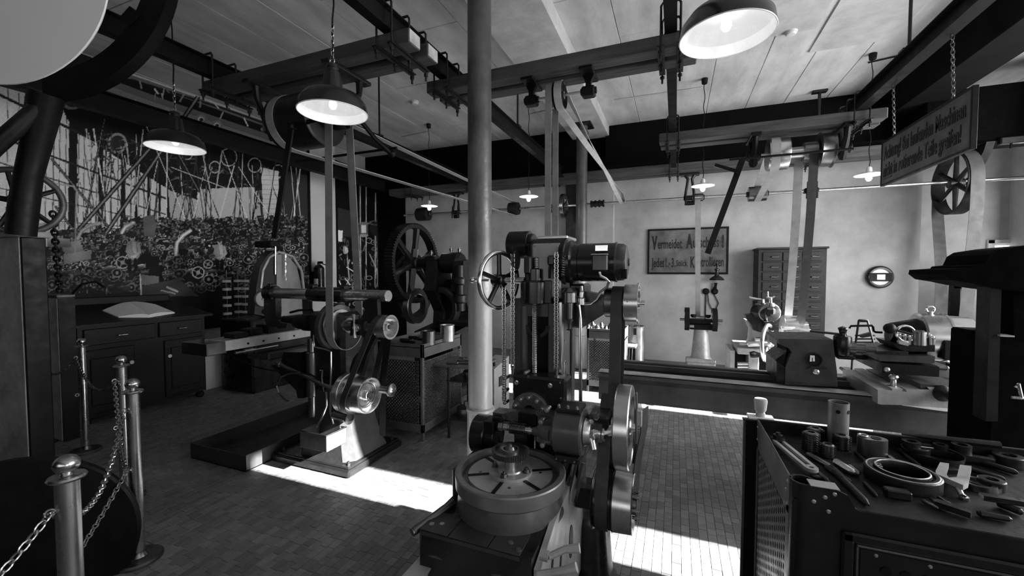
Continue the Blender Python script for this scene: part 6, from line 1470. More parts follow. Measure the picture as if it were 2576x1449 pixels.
c=at(*r_(615,1030),'Y',3.5); MB().lathe((c.x,3.5,c.z),(0,0,1),[(0,0),(0,.035),(.006,.035),(.01,.018),(.04,.016),(.05,.013),(.055,.022),(.068,.026),(.08,.022),(.088,0)],22).ball((c.x-.02,3.55,c.z+.105),.02,14).o('ball_crank','steel',lt)
MB().box(at(*r_(100,640),'Y',3.8).x,at(*r_(440,640),'Y',3.8).x,3.8,3.83,at(*r_(100,690),'Y',3.8).z,at(*r_(100,640),'Y',3.8).z,.004).o('guide_bar','iron',lt)
# top slides
MB().prism([(3.55,XZ(*r_(700,860),3.6)[1]),(4.1,XZ(*r_(700,860),3.6)[1]),(4.1,XZ(*r_(700,740),3.6)[1]),(3.55,XZ(*r_(700,740),3.6)[1])],'x',XZ(*r_(440,800),3.6)[0],XZ(*r_(1120,800),3.6)[0]).o('compound_base','black',lt)
MB().prism(rz([(430,645),(1120,660),(1115,745),(440,715)],3.56),'y',3.56,4.05).o('compound_slide','enamel_worn',lt)
MB().prism(rz([(360,600),(800,590),(800,660),(430,655)],3.6),'y',3.6,3.95).o('compound_nose','iron',lt)
MB().prism(rz([(630,505),(820,520),(1120,520),(1120,605),(800,600),(690,575)],3.6),'y',3.6,3.9).o('motor_cradle','enamel',lt)
MB().prism(rz([(680,475),(800,495),(800,535),(690,510)],3.57),'y',3.57,3.6).o('cradle_block','grey_plate',lt)
# motor lying on slide, axis x
mc=at(*r_(1050,420),'Y',3.78); mx=lambda v:at(*r_(v,420),'Y',3.78).x
mr=.165
MB().lathe((mx(880),3.78,mc.z),(1,0,0),[(0,0),(0,mr*.92),(.01,mr),(mx(1180)-mx(880),mr),(mx(1180)-mx(880),0)],52).o('motor_shell','steel',lt)
MB().lathe((mx(1180),3.78,mc.z),(1,0,0),[(0,0),(0,mr*1.03),(.012,mr*1.03),(.014,mr*.93),(.14,mr*.90),(.145,mr*.8),(.145,.0)],52).o('motor_end','steel',lt)
MB().lathe((mx(1180)+.145,3.78,mc.z),(1,0,0),[(0,0),(0,mr*.72),(.05,mr*.68),(.085,mr*.4),(.09,0)],40).o('motor_cap','enamel',lt)
MB().torus((mx(1030),3.76,mc.z+mr+.03),'y',.022,.007,20,8).cyl((mx(1030),3.76,mc.z+mr-.01),(mx(1030),3.76,mc.z+mr+.015),.016,n=12).o('lifting_eye','steel_bright',lt)
MB().cyl((mx(560),3.78,mc.z+.02),(mx(880),3.78,mc.z),.07,.13,n=36).o('motor_nose','black',lt)
MB().box(mx(1040),mx(1250),3.60,3.72,mc.z-.13,mc.z+.0,.01).o('terminal_box','black',lt)
p0=at(*r_(570,320),'Y',3.58); p1=at(*r_(840,390),'Y',3.58)
MB().tube([p0,p0.lerp(p1,.5),p1],[.011,.008,.009],10).ball(p0,.036,18).o('ball_lever','black',lt)
c=at(*r_(765,385),'Y',3.62); MB().torus(c,(.2,-1,.2),.055,.009,28,8).cyl(c+V(-.05,0,.01),c+V(.05,0,-.01),.007,n=8).o('small_handwheel','steel_bright',lt)
for k,(a,b) in enumerate(((700,450),(760,455),(820,470),(1010,470),(1075,460),(1110,485))):
    c=at(*r_(a,b),'Y',3.6); MB().cyl((c.x,3.61,c.z-.04),(c.x,3.61,c.z+.02),.010,n=10).bolt((c.x,3.61,c.z+.02),'z',.015,.016).o('stud','steel',lt)
c=at(*r_(930,430),'Y',3.62); MB().lathe((c.x,3.62,c.z-.05),(0,0,1),[(0,0),(0,.04),(.09,.036),(.1,.02),(.1,0)],22).o('boss','steel_dark',lt)
MB().tube([at(*r_(480,370),'Y',3.8),at(*r_(400,365),'Y',3.8),at(*r_(375,350),'Y',3.8),at(*r_(368,300),'Y',3.8),at(*r_(355,285),'Y',3.8),at(*r_(100,290),'Y',3.8),at(*r_(80,320),'Y',3.8)],.008,8).o('bent_rod','black',lt)
MB().tube([at(*r_(1130,650),'Y',4.0),at(*r_(1200,690),'Y',4.0),at(*r_(1320,740),'Y',4.0)],.010,8).tube([at(*r_(1180,580),'Y',4.0),at(*r_(1210,640),'Y',4.0),at(*r_(1300,665),'Y',4.0)],.010,8).o('bracket_arm','steel',lt)
MB().box(at(*r_(1110,800),'Y',4.1).x,at(*r_(1330,800),'Y',4.1).x,4.1,4.4,at(*r_(1110,910),'Y',4.1).z,at(*r_(1110,820),'Y',4.1).z,.01).box(at(*r_(1130,800),'Y',4.1).x,at(*r_(1320,800),'Y',4.1).x,4.1,4.4,at(*r_(1110,820),'Y',4.1).z,at(*r_(1110,770),'Y',4.1).z,.02).o('side_tray','steel_dark',lt)
MB().cyl(at(*r_(1370,720),'Y',4.1),at(*r_(1370,890),'Y',4.1),.007,n=8).bar(at(*r_(1330,700),'Y',4.1),at(*r_(1395,740),'Y',4.1),.03,.03).o('stay_rod','steel_bright',lt)
# wire stand (coat-rack like work rest) behind the lathe
ws=T('wire_rack','dark ladder-shaped wire rack standing behind the lathe against the back wall','rack',at(*r_(250,850),'Y',5.2))
m=MB()
def L_(a,b,Y=5.2): return at(*r_(a,b),'Y',Y)
m.tube([L_(150,540),L_(195,225),L_(200,218),L_(285,218),L_(300,225),L_(385,540)],.010,8)
for a in((195,235,290,235),(150,405,390,405),(150,448,390,448),(110,488,425,488),(185,525,430,530)): m.cyl(L_(a[0],a[1]),L_(a[2],a[3]),.008,n=8)
m.cyl(L_(130,490),L_(110,830),.012,n=8).cyl(L_(60,690),L_(340,690),.008,n=8); m.o('wire_frame','black',ws)
MB().prism([XZ(*r_(a,b),5.18) for a,b in((200,400),(330,365),(340,410),(220,430))],'y',5.15,5.2).o('clamp','black',ws)
MB().box(L_(40,800).x,L_(190,800).x,5.1,5.4,L_(40,870).z,L_(40,830).z,.01).cyl(L_(110,870),V(L_(110,870).x,5.2,0),.02,n=10).o('rack_foot','black',ws)
# ---- shaper behind (sunlit), left of the head casting
sh_=T('shaping_machine','small sunlit shaping machine with steel handwheel and step pulley behind the lathe','machine',(1.3,6.0,0))
SY=5.95
def S_(x,y,Y=SY): return at(*o_(x,y),'Y',Y)
def sz(l,Y=SY): return [XZ(*o_(a,b),Y) for a,b in l]
MB().prism(sz([(70,440),(160,430),(300,520),(300,640),(240,650),(160,620),(140,560),(75,480)]),'y',SY-.05,SY+.10).o('ram_slide','enamel',sh_)
MB().prism(sz([(100,520),(300,560),(300,930),(130,930),(110,860),(150,780),(160,640)]),'y',SY,SY+.35).o('frame','light_casting',sh_)
c=S_(235,410); MB().cyl(S_(190,400,SY+.05),S_(380,440,SY-.1),.10,n=30,b=.01).o('ram','iron',sh_)
c=S_(370,420,SY-.12); MB().lathe(c,(0,-1,0),[(-.12,0),(-.12,.115),(-.01,.12),(0,.11),(.004,.09),(.004,0)],36).o('round_head','steel_dark',sh_)
MB().box(S_(300,520,SY-.15).x,S_(440,520,SY-.15).x,SY-.17,SY-.1,S_(300,460,SY-.15).z,S_(300,350,SY-.15).z,.03).o('head_face','enamel',sh_)
MB().prism([XZ(*o_(a,b),SY-.18) for a,b in((300,530),(400,520),(440,600),(400,640),(320,600))],'y',SY-.2,SY-.1).o('tool_apron','iron',sh_)
MB().cyl(S_(400,640,SY-.18),S_(405,700,SY-.18),.012,n=8).o('cutting_tool','steel_bright',sh_)
p=S_(385,330,SY-.1); MB().cyl(p,S_(378,235,SY-.1),.016,n=12).tube([S_(340,235,SY-.1),S_(345,215,SY-.1),S_(342,160,SY-.1)],.011,8).tube([S_(330,230,SY-.1),S_(400,235,SY-.1),S_(425,215,SY-.1)],.012,8).lathe(S_(385,340,SY-.1),(0,0,1),[(0,0),(0,.045),(.04,.035),(.05,0)],18).o('tool_head_crank','steel_bright',sh_)
p=S_(275,300,SY-.02); MB().cyl(p,S_(272,255,SY-.02),.03,n=14).tube([S_(270,262,SY-.02),S_(210,255,SY-.02),S_(115,240,SY-.02)],[.016,.018,.024],10).o('clamp_lever','steel_dark',sh_)
hw=S_(340,785,SY-.28); wheel(sh_,hw,(.90,-.42,0),.235,.045,.05,.05,.10,5,.018,m='steel_dark',mr='steel',name='handwheel',ang=.5)
MB().cyl(hw,S_(460,760,SY),.03,n=16).cyl(S_(190,745,SY-.1),S_(430,750,SY-.1),.03,n=16).o('handwheel_shaft','steel',sh_)
MB().tube([S_(130,930,SY-.3),S_(170,925,SY-.3),S_(290,940,SY-.3)],[.035,.042,.02],12).o('crank_handle','wood_dark',sh_)
MB().cyl(S_(0,800,SY-.1),S_(270,800,SY-.1),.018,n=12).cyl(S_(90,800,SY-.1),S_(250,795,SY-.1),.045,n=16,b=.008).o('feed_shaft','steel',sh_)
MB().box(S_(120,850,SY).x,S_(320,850,SY).x,SY-.12,SY,S_(120,910,SY).z,S_(120,840,SY).z,.02).o('feed_box','steel_dark',sh_)
# step cone pulley (bright)
cz=S_(650,660,SY+.05); cxp=lambda v:S_(v,660,SY+.05).x
MB().lathe((cxp(520),SY+.05,S_(650,650,SY+.05).z),(1,0,0),[(0,0),(0,.20),(.005,.205),(cxp(680)-cxp(520),.205),(cxp(680)-cxp(520)+.003,.17),(cxp(735)-cxp(520),.17),(cxp(735)-cxp(520)+.003,.135),(cxp(815)-cxp(520),.135),(cxp(815)-cxp(520),.0)],48).o('cone_pulley','steel_bright',sh_)
MB().tube([S_(510,600,SY-.15),S_(550,600,SY-.15),S_(660,605,SY-.12)],.025,12).box(S_(480,620,SY).x,S_(550,620,SY).x,SY-.15,SY,S_(480,710,SY).z,S_(480,590,SY).z,.02).o('bearing_arm','steel_bright',sh_)
MB().cyl(S_(820,650),S_(870,635),.02,n=10).o('shaft_end','steel',sh_)
MB().prism(sz([(370,870),(440,830),(590,900),(540,945),(460,990),(360,985)],SY-.1),'y',SY-.12,SY+.3).o('knee_block','light_casting',sh_)
bz=S_(100,900,SY-.15).z
MB().box(S_(20,900,SY-.15).x-.04,S_(460,900,SY-.15).x,SY-.15,SY+.5,bz-.03,bz+.05,.01).box(S_(118,900,SY-.15).x,S_(242,900,SY-.15).x,SY-.15,SY+.45,.0,bz,.01).box(S_(440,900,SY-.1).x,S_(470,900,SY-.1).x,SY-.1,SY+.45,.0,bz).box(S_(0,900,SY-.1).x-.10,S_(0,900,SY-.1).x-.05,SY-.1,SY+.45,0,bz).o('base_cabinet','light_casting',sh_)
MB().box(S_(0,900,SY).x-.06,S_(470,900,SY).x,SY+.1,SY+.45,0,bz-.05).o('cabinet_back','black',sh_)
for yy in(1035,1075): MB().cyl(S_(-25,yy,SY-.1),S_(115,yy,SY-.1),.02,n=10).o('lower_rod','steel',sh_)
# ---- wall items
n0=at(1633,580,'Y',YB);n1=at(1828,687,'Y',YB)
nt_=T('wall_notice','old framed notice board with dark painted lettering on the back wall','sign',((n0.x+n1.x)/2,YB,n1.z))
nx0,nx1,nz0,nz1=n0.x,n1.x,n1.z,n0.z+.0
MB().box(nx0,nx1,YB-.025,YB-.002,nz0,nz1,.003).o('board','sign_paint_wall',nt_)
fr=MB()
for a in((nx0-.02,nx1+.02,nz0-.02,nz0+.012),(nx0-.02,nx1+.02,nz1-.012,nz1+.02),(nx0-.02,nx0+.012,nz0,nz1),(nx1-.012,nx1+.02,nz0,nz1)): fr.box(a[0],a[1],YB-.035,YB-.002,a[2],a[3],.004)
fr.o('frame','wood_dark',nt_)
def face(x,z): return Matrix(((1,0,0,x),(0,0,-1,YB-.027),(0,1,0,z),(0,0,0,1)))
HH=nz1-nz0; WW=nx1-nx0
def wtext(s,x,z,h,w,b=.018): text_mesh('lettering',s,'letter',nt_,face(nx0+x*WW,nz0+z*HH),h*HH,w*WW,ext=.001,bold=b)
wtext('V',.04,.56,.30,.075,.05); wtext('ermeidet',.12,.57,.22,.32); wtext('A',.49,.58,.30,.085,.05); wtext('usschuss',.58,.58,.24,.32); wtext('!',.93,.58,.26,.03,.05)
wtext('Jedes',.04,.14,.22,.17); wtext('1.',.23,.14,.21,.035); wtext('u.',.27,.19,.08,.025); wtext('3.',.305,.14,.21,.05); wtext('Stück',.365,.16,.14,.15); wtext('K',.55,.13,.25,.055,.03); wtext('ontrollieren',.61,.15,.22,.35)
# wall lamp on a bracket with cable
c=at(1803,705,'Y',YB-.15)
wlp=T('bracket_lamp','small dark bell-shaped wall lamp hanging below the notice board','lamp',c)
MB().lathe((c.x,YB-.15,c.z),(0,0,1),[(0,.115),(.003,.118),(.03,.105),(.06,.07),(.075,.04),(.085,.035),(.16,.028),(.17,.04),(.19,.04),(.2,.02),(.23,.015),(.23,0)],32).o('shade','lamp_black',wlp)
MB().lathe((c.x,YB-.15,c.z+.001),(0,0,1),[(0,.114),(.028,.10),(.055,.065),(.07,0)],32).o('reflector','white_enamel',wlp)
MB().ball((c.x,YB-.15,c.z+.02),.03,14).o('bulb','white_enamel',wlp)
MB().tube([(c.x,YB-.15,c.z+.23),(c.x,YB-.1,c.z+.28),(c.x,YB,c.z+.25)],.010,8).o('bracket','iron',wlp)
c=at(1798,733,'Y',YB-.03); sk=T('wall_switch','pair of black round switches joined by a looped cable on the back wall','switch',c)
MB().lathe((c.x,YB,c.z),(0,-1,0),[(0,.055),(.03,.055),(.045,.035),(.07,.03),(.07,0)],22).tube([(c.x,YB-.04,c.z+.04),(c.x+.01,YB-.06,c.z+.10),(c.x+.015,YB-.06,c.z+.15)],[.03,.02,.026],10).o('switch_knob','black',sk)
c1=at(1776,733,'Y',YB-.03); MB().lathe((c1.x,YB,c1.z),(0,-1,0),[(0,.055),(.03,.055),(.05,.03),(.05,0)],22).o('junction_box','black',sk)
MB().tube([V(c1.x+.03,YB-.02,c1.z-.04),V(c1.x+.05,YB-.02,c1.z-.2),V(c1.x+.10,YB-.02,c1.z-.31),V(c1.x+.16,YB-.02,c1.z-.31),V(c1.x+.20,YB-.02,c1.z-.2),V(c.x-.01,YB-.02,c.z-.04)],.008,8).tube([(c1.x,YB-.012,c1.z-.05),(c1.x,YB-.012,.7)],.010,8).o('cable','iron',sk)
# gauge / bell
c=at(2210,697,'Y',YB); gb=T('wall_gauge','round black gauge with a square pale window on the back wall','gauge',c)
MB().lathe((c.x,YB,c.z),(0,-1,0),[(0,.17),(.05,.17),(.07,.15),(.08,.145),(.08,.125),(.06,.12),(.06,0)],44).o('housing','lamp_black',gb)
MB().disc((c.x,YB-.063,c.z),'y',.12,.004,36).o('dial','white_enamel',gb)
MB().box(c.x-.14,c.x+.14,YB-.085,YB-.066,c.z-.062,c.z+.062,.004).o('band','black',gb); MB().box(c.x-.05,c.x+.05,YB-.09,YB-.084,c.z-.04,c.z+.04,.003).disc((c.x,YB-.092,c.z),'y',.014,.006,14).o('window','white_enamel',gb)
# drawer cabinet
d0=at(1914,628,'Y',7.45);d1=at(2072,900,'Y',7.45)
dc=T('drawer_cabinet','tall dark wooden cabinet with three columns of small drawers on the back wall','cabinet',((d0.x+d1.x)/2,7.65,.3))
CXa,CXb=d0.x,d1.x; Zt=d0.z
MB().box(CXa-.03,CXb+.01,7.47,YB-.005,.25,Zt,.006).o('carcass','drawer_wood',dc)
MB().box(CXa-.05,CXb+.03,7.44,YB-.005,Zt,Zt+.03,.006).o('cornice','drawer_wood',dc)
rows=[(650,672),(676,698),(702,722),(726,748),(752,772),(776,796),(800,818),(822,842)]
cols=[(1918,1966),(1969,2016),(2019,2068)]
for i,(a,b) in enumerate(rows):
    za=at(1990,a-16,'Y',7.45).z;zb3=at(1990,b-16,'Y',7.45).z
    for j,(xa1,xb1) in enumerate(cols):
        X0=at(xa1,700,'Y',7.45).x;X1=at(xb1,700,'Y',7.45).x
        dr=MB().box(X0,X1,7.45,7.48,zb3,za,.004).o('drawer','drawer_wood',dc)
        xm=(X0+X1)/2+.03; zm=(za+zb3)/2
        MB().tube([(xm-.05,7.45,zm),(xm-.04,7.43,zm-.004),(xm+.04,7.43,zm-.004),(xm+.05,7.45,zm)],.009,8).ball((xm+.045,7.435,zm),.011,10).o('drawer_pull','steel_dark',dr)
for j,(xa1,xb1) in enumerate(((1918,2016),(2019,2068))):
    X0=at(xa1,700,'Y',7.45).x;X1=at(xb1,700,'Y',7.45).x; za=at(1990,830,'Y',7.45).z
    dr=MB().box(X0,X1,7.45,7.48,za-.34,za,.004).o('drawer','drawer_wood',dc); xm=(X0+X1)/2; MB().tube([(xm-.07,7.45,za-.1),(xm-.05,7.43,za-.105),(xm+.05,7.43,za-.105),(xm+.07,7.45,za-.1)],.009,8).o('drawer_pull','steel_dark',dr)
# pedestal grinder
gp=at(1764,925,'Y',7.0); gg=T('pedestal_grinder','double-wheel pedestal grinder with pale column below the wall notice','grinder',(gp.x,7.0,0))
GY=7.0; gz=lambda y:at(1764,y,'Y',GY).z; gx=lambda x:at(x,800,'Y',GY).x
MB().box(gx(1727),gx(1800),GY-.2,GY+.25,0,gz(905),.02).cyl((gx(1727),GY-.17,gz(903)),(gx(1800),GY-.17,gz(903)),.035,n=14,b=.01).o('base','light_casting',gg)
MB().lathe((gx(1764),GY,gz(905)),(0,0,1),[(0,0),(0,.17),(.02,.16),(.06,.135),(gz(828)-gz(905),.10),(gz(828)-gz(905),0)],36).o('pillar','light_casting',gg)
MB().box(gx(1735),gx(1795),GY-.1,GY+.1,gz(828),gz(818),.01).box(gx(1730),gx(1798),GY-.07,GY+.07,gz(816),gz(802),.02).o('head','black',gg)
MB().cyl((gx(1710),GY,gz(805)),(gx(1818),GY,gz(805)),.02,n=14).cyl((gx(1748),GY,gz(803)),(gx(1772),GY,gz(803)),.05,n=20).o('spindle','steel_dark',gg)
for px,mm in((1728,'iron'),(1797,'light_casting')):
    MB().disc((gx(px),GY,gz(805)),'x',.17,.055,36,.006).disc((gx(px),GY,gz(805)),'x',.06,.07,20).o('grinding_wheel',mm,gg)
    MB().ring((gx(px),GY,gz(805)),'x',.175,.19,.07,30,a0=PI*.2,a1=PI*1.3).o('wheel_guard','black',gg)
for px in(1744,1781): MB().ball((gx(px),GY-.02,gz(796)),.035,12,.7).lathe((gx(px),GY-.02,gz(796)),(0,0,1),[(0,.04),(.03,.04),(.03,.0)],14).o('bearing_cap','black',gg)
MB().box(gx(1733),gx(1745),GY-.16,GY-.08,gz(822),gz(816),.004).box(gx(1786),gx(1815),GY-.16,GY-.1,gz(812),gz(808),.004).o('tool_rest','steel',gg)
# perforated cabinet 2 and tin behind the hobber
c0=at(1483,985,'Z',0); c1=at(1552,985,'Z',0)
zt=at(1483,826,'Y',c0.y).z
mesh_cabinet('mesh_cabinet','dark perforated steel cabinet behind the drive belts of the gear hobbing machine',c0.x-.04,c1.x+.10,c0.y,c0.y+.5,zt,left=False)
rq=random.Random(8)
for k in range(7):
    p=at(1480+k*11,822,'Y',c0.y+.15+.1*rq.random()); 
    tag(MB().lathe((p.x,p.y,zt-.03),(0,0,1),[(0,0),(0,.03+.01*(k%3)),(.05+.02*(k%2),.025),(.06+.03*(k%2),.012),(.08+.03*(k%2),0)],14).o('machine_part','steel_dark'),['small turned steel part, first from the left on the dark cabinet','second small steel part from the left on the dark cabinet','third small steel part on the dark cabinet','middle small steel part on the dark cabinet','small steel part right of the middle on the dark cabinet','second small steel part from the right on the dark cabinet','last small steel part at the right end of the dark cabinet'][k],'machine part','parts on the dark cabinet')
c=at(1598,912,'Y',6.6); zt=at(1598,820,'Y',6.6).z
bt=T('steel_drum','tall dull steel drum standing against the back wall right of the perforated cabinet','drum',(c.x,6.6,0))
MB().lathe((c.x,6.6,0),(0,0,1),[(0,0),(0,.13),(zt-.02,.13),(zt,.137),(zt+.005,.13),(zt-.01,.12),(.05,.12),(.05,0)],32).o('drum_body','steel_dark',bt)
MB().box(c.x-.02,c.x+.03,6.46,6.48,zt-.12,zt-.02,.003).o('latch','iron',bt)
c=at(1580,870,'Y',6.3); w=T('side_shelf','small grey shelf with dark tools in front of the steel drum','shelf',(c.x,6.3,.0))
MB().box(c.x-.05,c.x+.12,6.2,6.45,c.z-.015,c.z+.01,.003).o('shelf_board','grey_plate',w); MB().box(c.x-.04,c.x+.1,6.38,6.42,0,c.z-.015).o('shelf_back','black',w)
for k in range(3): MB().cyl((c.x-.03+k*.04,6.3,c.z-.30),(c.x-.02+k*.04,6.32,c.z-.02),.008,n=8).o('hanging_tool','steel_dark',w)
# ---- recess: doors and window
dz=at(2492,604,'Y',YR)
dr=struct('door_1',MB().box(dz.x-.05,XR,YR-.05,YR-.0,dz.z-.06,dz.z+.0,.004).box(dz.x-.05,dz.x+.03,YR-.05,YR,0,dz.z,.004),'wall_white')
pn=MB(); q0=at(2503,618,'Y',YR-.03); q1=at(2576,660,'Y',YR-.03)
for k in range(3): pn.box(q0.x+k*.34,q0.x+.30+k*.34,YR-.034,YR-.028,q0.z-.5,q0.z)
pn.o('door_panes','sky_pane',dr)
f0=at(2412,718,'Y',8.5); f1=at(2490,722,'Y',8.5)
lf=struct('door_2',MB().box(f0.x-.06,f1.x+.35,8.5,8.56,f0.z-.05,f0.z+.05,.004).box(f0.x-.09,f0.x+.02,8.5,8.56,0,f0.z).box(f1.x+.3,f1.x+.38,8.5,8.56,0,f0.z),'black')
MB().box(f0.x+.03,f1.x+.3,8.53,8.55,.05,f0.z-.05,.01).o('door_leaf','wall_white',lf)
MB().ball((f0.x+.75,8.5,1.0),.03,12).o('door_handle','steel',lf)
# ---- black machine at the right edge
bm=T('upright_drill','black heavy machine with broad overhanging table at the right edge','machine',(2.2,2.6,0))
BYf=2.78
def bz_(l,Y=BYf): return [XZ(a,b,Y) for a,b in l]
MB().prism(bz_([(2375,690),(2378,678),(2440,674),(2445,668),(2478,665),(2490,640),(2510,628),(2576,618),(2640,612),(2640,740),(2560,732),(2490,722),(2440,712),(2395,705)]),'y',BYf,BYf+.35).o('overhanging_table','soot',bm)
MB().prism(bz_([(2492,712),(2520,714),(2510,1060),(2480,1060)],BYf+.02),'y',BYf+.02,BYf+.12).o('front_post','soot_post',bm)
MB().prism(bz_([(2548,725),(2640,730),(2640,860),(2552,860)],BYf+.05),'y',BYf+.05,BYf+.30).box(XZ(2514,880,BYf)[0],XZ(2640,880,BYf)[0],BYf+.05,BYf+.4,0.0,XZ(2514,846,BYf)[1],.01).o('body','soot',bm)
MB().box(XZ(2516,846,BYf)[0],XZ(2553,846,BYf)[0],BYf,BYf+.06,XZ(2516,847,BYf)[1],XZ(2516,843,BYf)[1],.001).o('ledge','light_casting',bm)
MB().cyl((XZ(2480,800,BYf)[0],BYf+.1,0),(XZ(2480,800,BYf)[0]+.05,BYf+.1,.4),.05,n=12).o('foot','soot',bm)
MB().tube([at(2555,975,'Y',2.4),at(2562,965,'Y',2.4),at(2570,1000,'Y',2.4)],.006,8).tube([at(2545,1000,'Y',2.4),at(2576,1002,'Y',2.4)],.006,8).o('small_lever','steel',bm)
# ================================================================ TOOL CABINET (front right)
TX0,TY0,TY1,TH=.37,1.59,2.235,.90
TX1=1.75
tc=T('tool_cabinet','large dark steel tool cabinet with slotted side and tray full of tools, front right','cabinet',(1.0,1.9,0))
lipz=TH; tray=TH-.055
MB().box(TX0+.004,TX1,TY0+.004,TY1-.004,tray-.012,tray,.003).o('tray_bottom','tray_dark',tc)
# front wall with raised corner and notch
MB().prism([(TX0+.04,.0),(TX0+.04,lipz),(TX0+.12,lipz),(TX0+.15,lipz-.012),(TX0+.17,lipz-.05),(TX0+.19,lipz-.06),(TX1,lipz-.06),(TX1,.0)],'y',TY0,TY0+.008).o('front_sheet','tool_steel',tc)
MB().lathe((TX0+.04,TY0+.04,0),(0,0,1),[(0,.032),(0,.04),(lipz,.04),(lipz,.032)],12,True,0,2*PI).o('corner_tube','tool_steel',tc)
MB().box(TX0+.05,TX0+.13,TY0,TY0+.05,lipz-.002,lipz+.002,.001).o('corner_plate','grey_plate',tc)
# left wall: upper plate, lower slotted sheet
MB().box(TX0,TX0+.008,TY0+.04,TY1,TH-.13,TH,.002).box(TX0,TX0+.008,TY0+.04,TY0+.075,0,TH-.1).box(TX0,TX0+.008,TY1-.035,TY1,0,TH-.1).box(TX0,TX0+.008,TY0+.04,TY1,0,.12).o('side_sheet','tool_side',tc)
sl=MB(); pit=.030; ys=TY0+.078; nyy=int((TY1-TY0-.118)/pit); zz0=.125; zz1=TH-.135; ph=.034; nz_=int((zz1-zz0)/ph)
# staggered slots: sheet built from strips around each opening
for i in range(nyy):
    ya=ys+i*pit; sl.box(TX0+.002,TX0+.006,ya,ya+pit*.45,zz0,zz1)
    for j in range(nz_+1):
        zc_=zz0+j*ph+(ph/2 if i%2 else 0); sl.box(TX0+.002,TX0+.006,ya+pit*.44,ya+pit*1.01,max(zz0,zc_-.006),min(zz1,zc_+.006))
sl.o('slotted_sheet','tool_side',tc,kind='stuff')
MB().box(TX0+.02,TX0+.026,TY0+.05,TY1-.01,.02,TH-.1).o('inner_lining','black',tc)
for y,z in((TY0+.06,TH-.02),(TY0+.06,TH-.10),(TY0+.08,TH-.06),(TY1-.02,TH-.03),(TY1-.02,TH-.09),(TY0+.10,TH-.12)): MB().lathe((TX0,y,z),(-1,0,0),[(0,.006),(.003,.004),(.004,0)],12).o('rivet','steel',tc)
for x,z in((TX0+.09,TH-.03),(TX0+.115,TH-.015),(TX0+.10,TH-.075),(TX0+.06,TH-.05)): MB().lathe((x,TY0,z),(0,-1,0),[(0,.007),(.003,.005),(.004,0)],14).o('rivet','steel',tc)
# back and right walls
MB().box(TX0,TX1,TY1-.008,TY1,0,TH,.002).box(TX1-.008,TX1,TY0,TY1,0,TH,.002).o('rear_sheet','tool_steel',tc)
MB().tube([(TX0+.003,TY0+.05,TH+.001),(TX0+.003,TY1-.004,TH+.001),(TX1,TY1-.004,TH+.001)],.003,6).o('rolled_edge','steel_dark',tc)
# raised moulded panel with holes on the front
px0_,pz1=TX0+.135,TH-.125
mo=MB()
for a,b in(((px0_,pz1-.035,.018)),((px0_+.035,pz1-.06,.010))) if False else (): pass
def frame_rect(mb,x0,z1,w,d,y,x1=TX1-.02,z0=.05):
    mb.box(x0,x1,y-d,y,z1-w,z1,d*.45).box(x0,x0+w,y-d,y,z0,z1,d*.45).box(x1-w,x1,y-d,y,z0,z1,d*.45)
    return mb
frame_rect(MB(),px0_,pz1,.032,.014,TY0).o('panel_moulding','tool_steel',tc)
frame_rect(MB(),px0_+.036,pz1-.036,.010,.008,TY0).o('panel_bead','steel_dark',tc)
MB().box(px0_+.05,TX1-.07,TY0-.003,TY0+.001,.05,pz1-.05,.001).o('panel_sheet','tool_steel',tc)
hl=MB()
for j in range(9):
    for i in range(22):
        hl.disc((px0_+.115+i*.048+(.024 if j%2 else 0),TY0-.0045,pz1-.105-j*.036),'y',.0135,.004,16)
hl.o('punched_holes','black',tc,kind='stuff')
for k in range(5): MB().lathe((px0_+.09+k*.13,TY0-.003,pz1-.062),(0,-1,0),[(0,.006),(.003,.004),(.004,0)],12).o('rivet','steel',tc)
# neighbour cabinet with plate and wooden knob
q=at(1869,1200,'Y',2.222)
nc=T('side_cabinet','narrow dark cabinet behind the tool cabinet with a pale plate on top','cabinet',(q.x+.2,2.4,0))
MB().box(q.x,.50,2.24,2.262,0,.885,.004).o('body','black',nc); MB().box(q.x-.002,q.x+.010,2.238,2.25,0,.885,.002).o('edge_strip','steel_dark',nc)
MB().box(q.x-.004,.50,2.236,2.264,.885,.893,.002).o('top','enamel_grey',nc)
s=at(1912,1052,'Z',.893); kn=T('knob_on_plate','wooden knob standing on a small square white plate','knob',(s.x,s.y,.893))
MB().box(s.x-.055,s.x+.055,2.236,2.30,.893,.905,.003).o('plate','white_enamel',kn)
MB().lathe((s.x,2.268,.905),(0,0,1),[(0,0),(0,.021),(.012,.021),(.02,.017),(.03,.024),(.075,.029),(.085,.026),(.087,0)],24).o('knob','knob_wood',kn)
# ---- tools on the tray
tz=tray+.001
z4=lambda x,y:(1850+x/3.09,980+y/3.09)
def onT(x,y,h=0.,lim=TY1-.045):
    p=at(*z4(x,y),'Z',tz+h)
    if p.y>lim: k=lim/p.y; p=V(p.x*k,lim,p.z)
    return p
def ribbed(c,r,h,label,n=8,m='iron'):
    t=T('gear_hob',label,'gear hob',c,'ribbed gear hobs on the tool tray'); mb=MB(); k=12
    for i in range(n):
        za=h*i/n
        for j in range(k):
            q0=2*PI*j/k;q1=q0+2*PI/k*.66; vs=[]
            for z in(za+.001,za+h/n*.6):
                for q in(q0,q1):
                    for rr_ in(r*.72,r): vs.append((c[0]+rr_*math.cos(q),c[1]+rr_*math.sin(q),c[2]+z))
            mb.add(vs,[(0,1,3,2),(4,6,7,5),(0,4,5,1),(2,3,7,6),(1,5,7,3),(0,2,6,4)])
    mb.o('cutter_teeth',m,t,sharp=10)
    MB().lathe(c,(0,0,1),[(0,r*.42),(0,r*.78),(h,r*.78),(h+.004,r*.6),(h+.004,r*.42)],28,True).o('bore_sleeve','steel_dark',t)
    return t
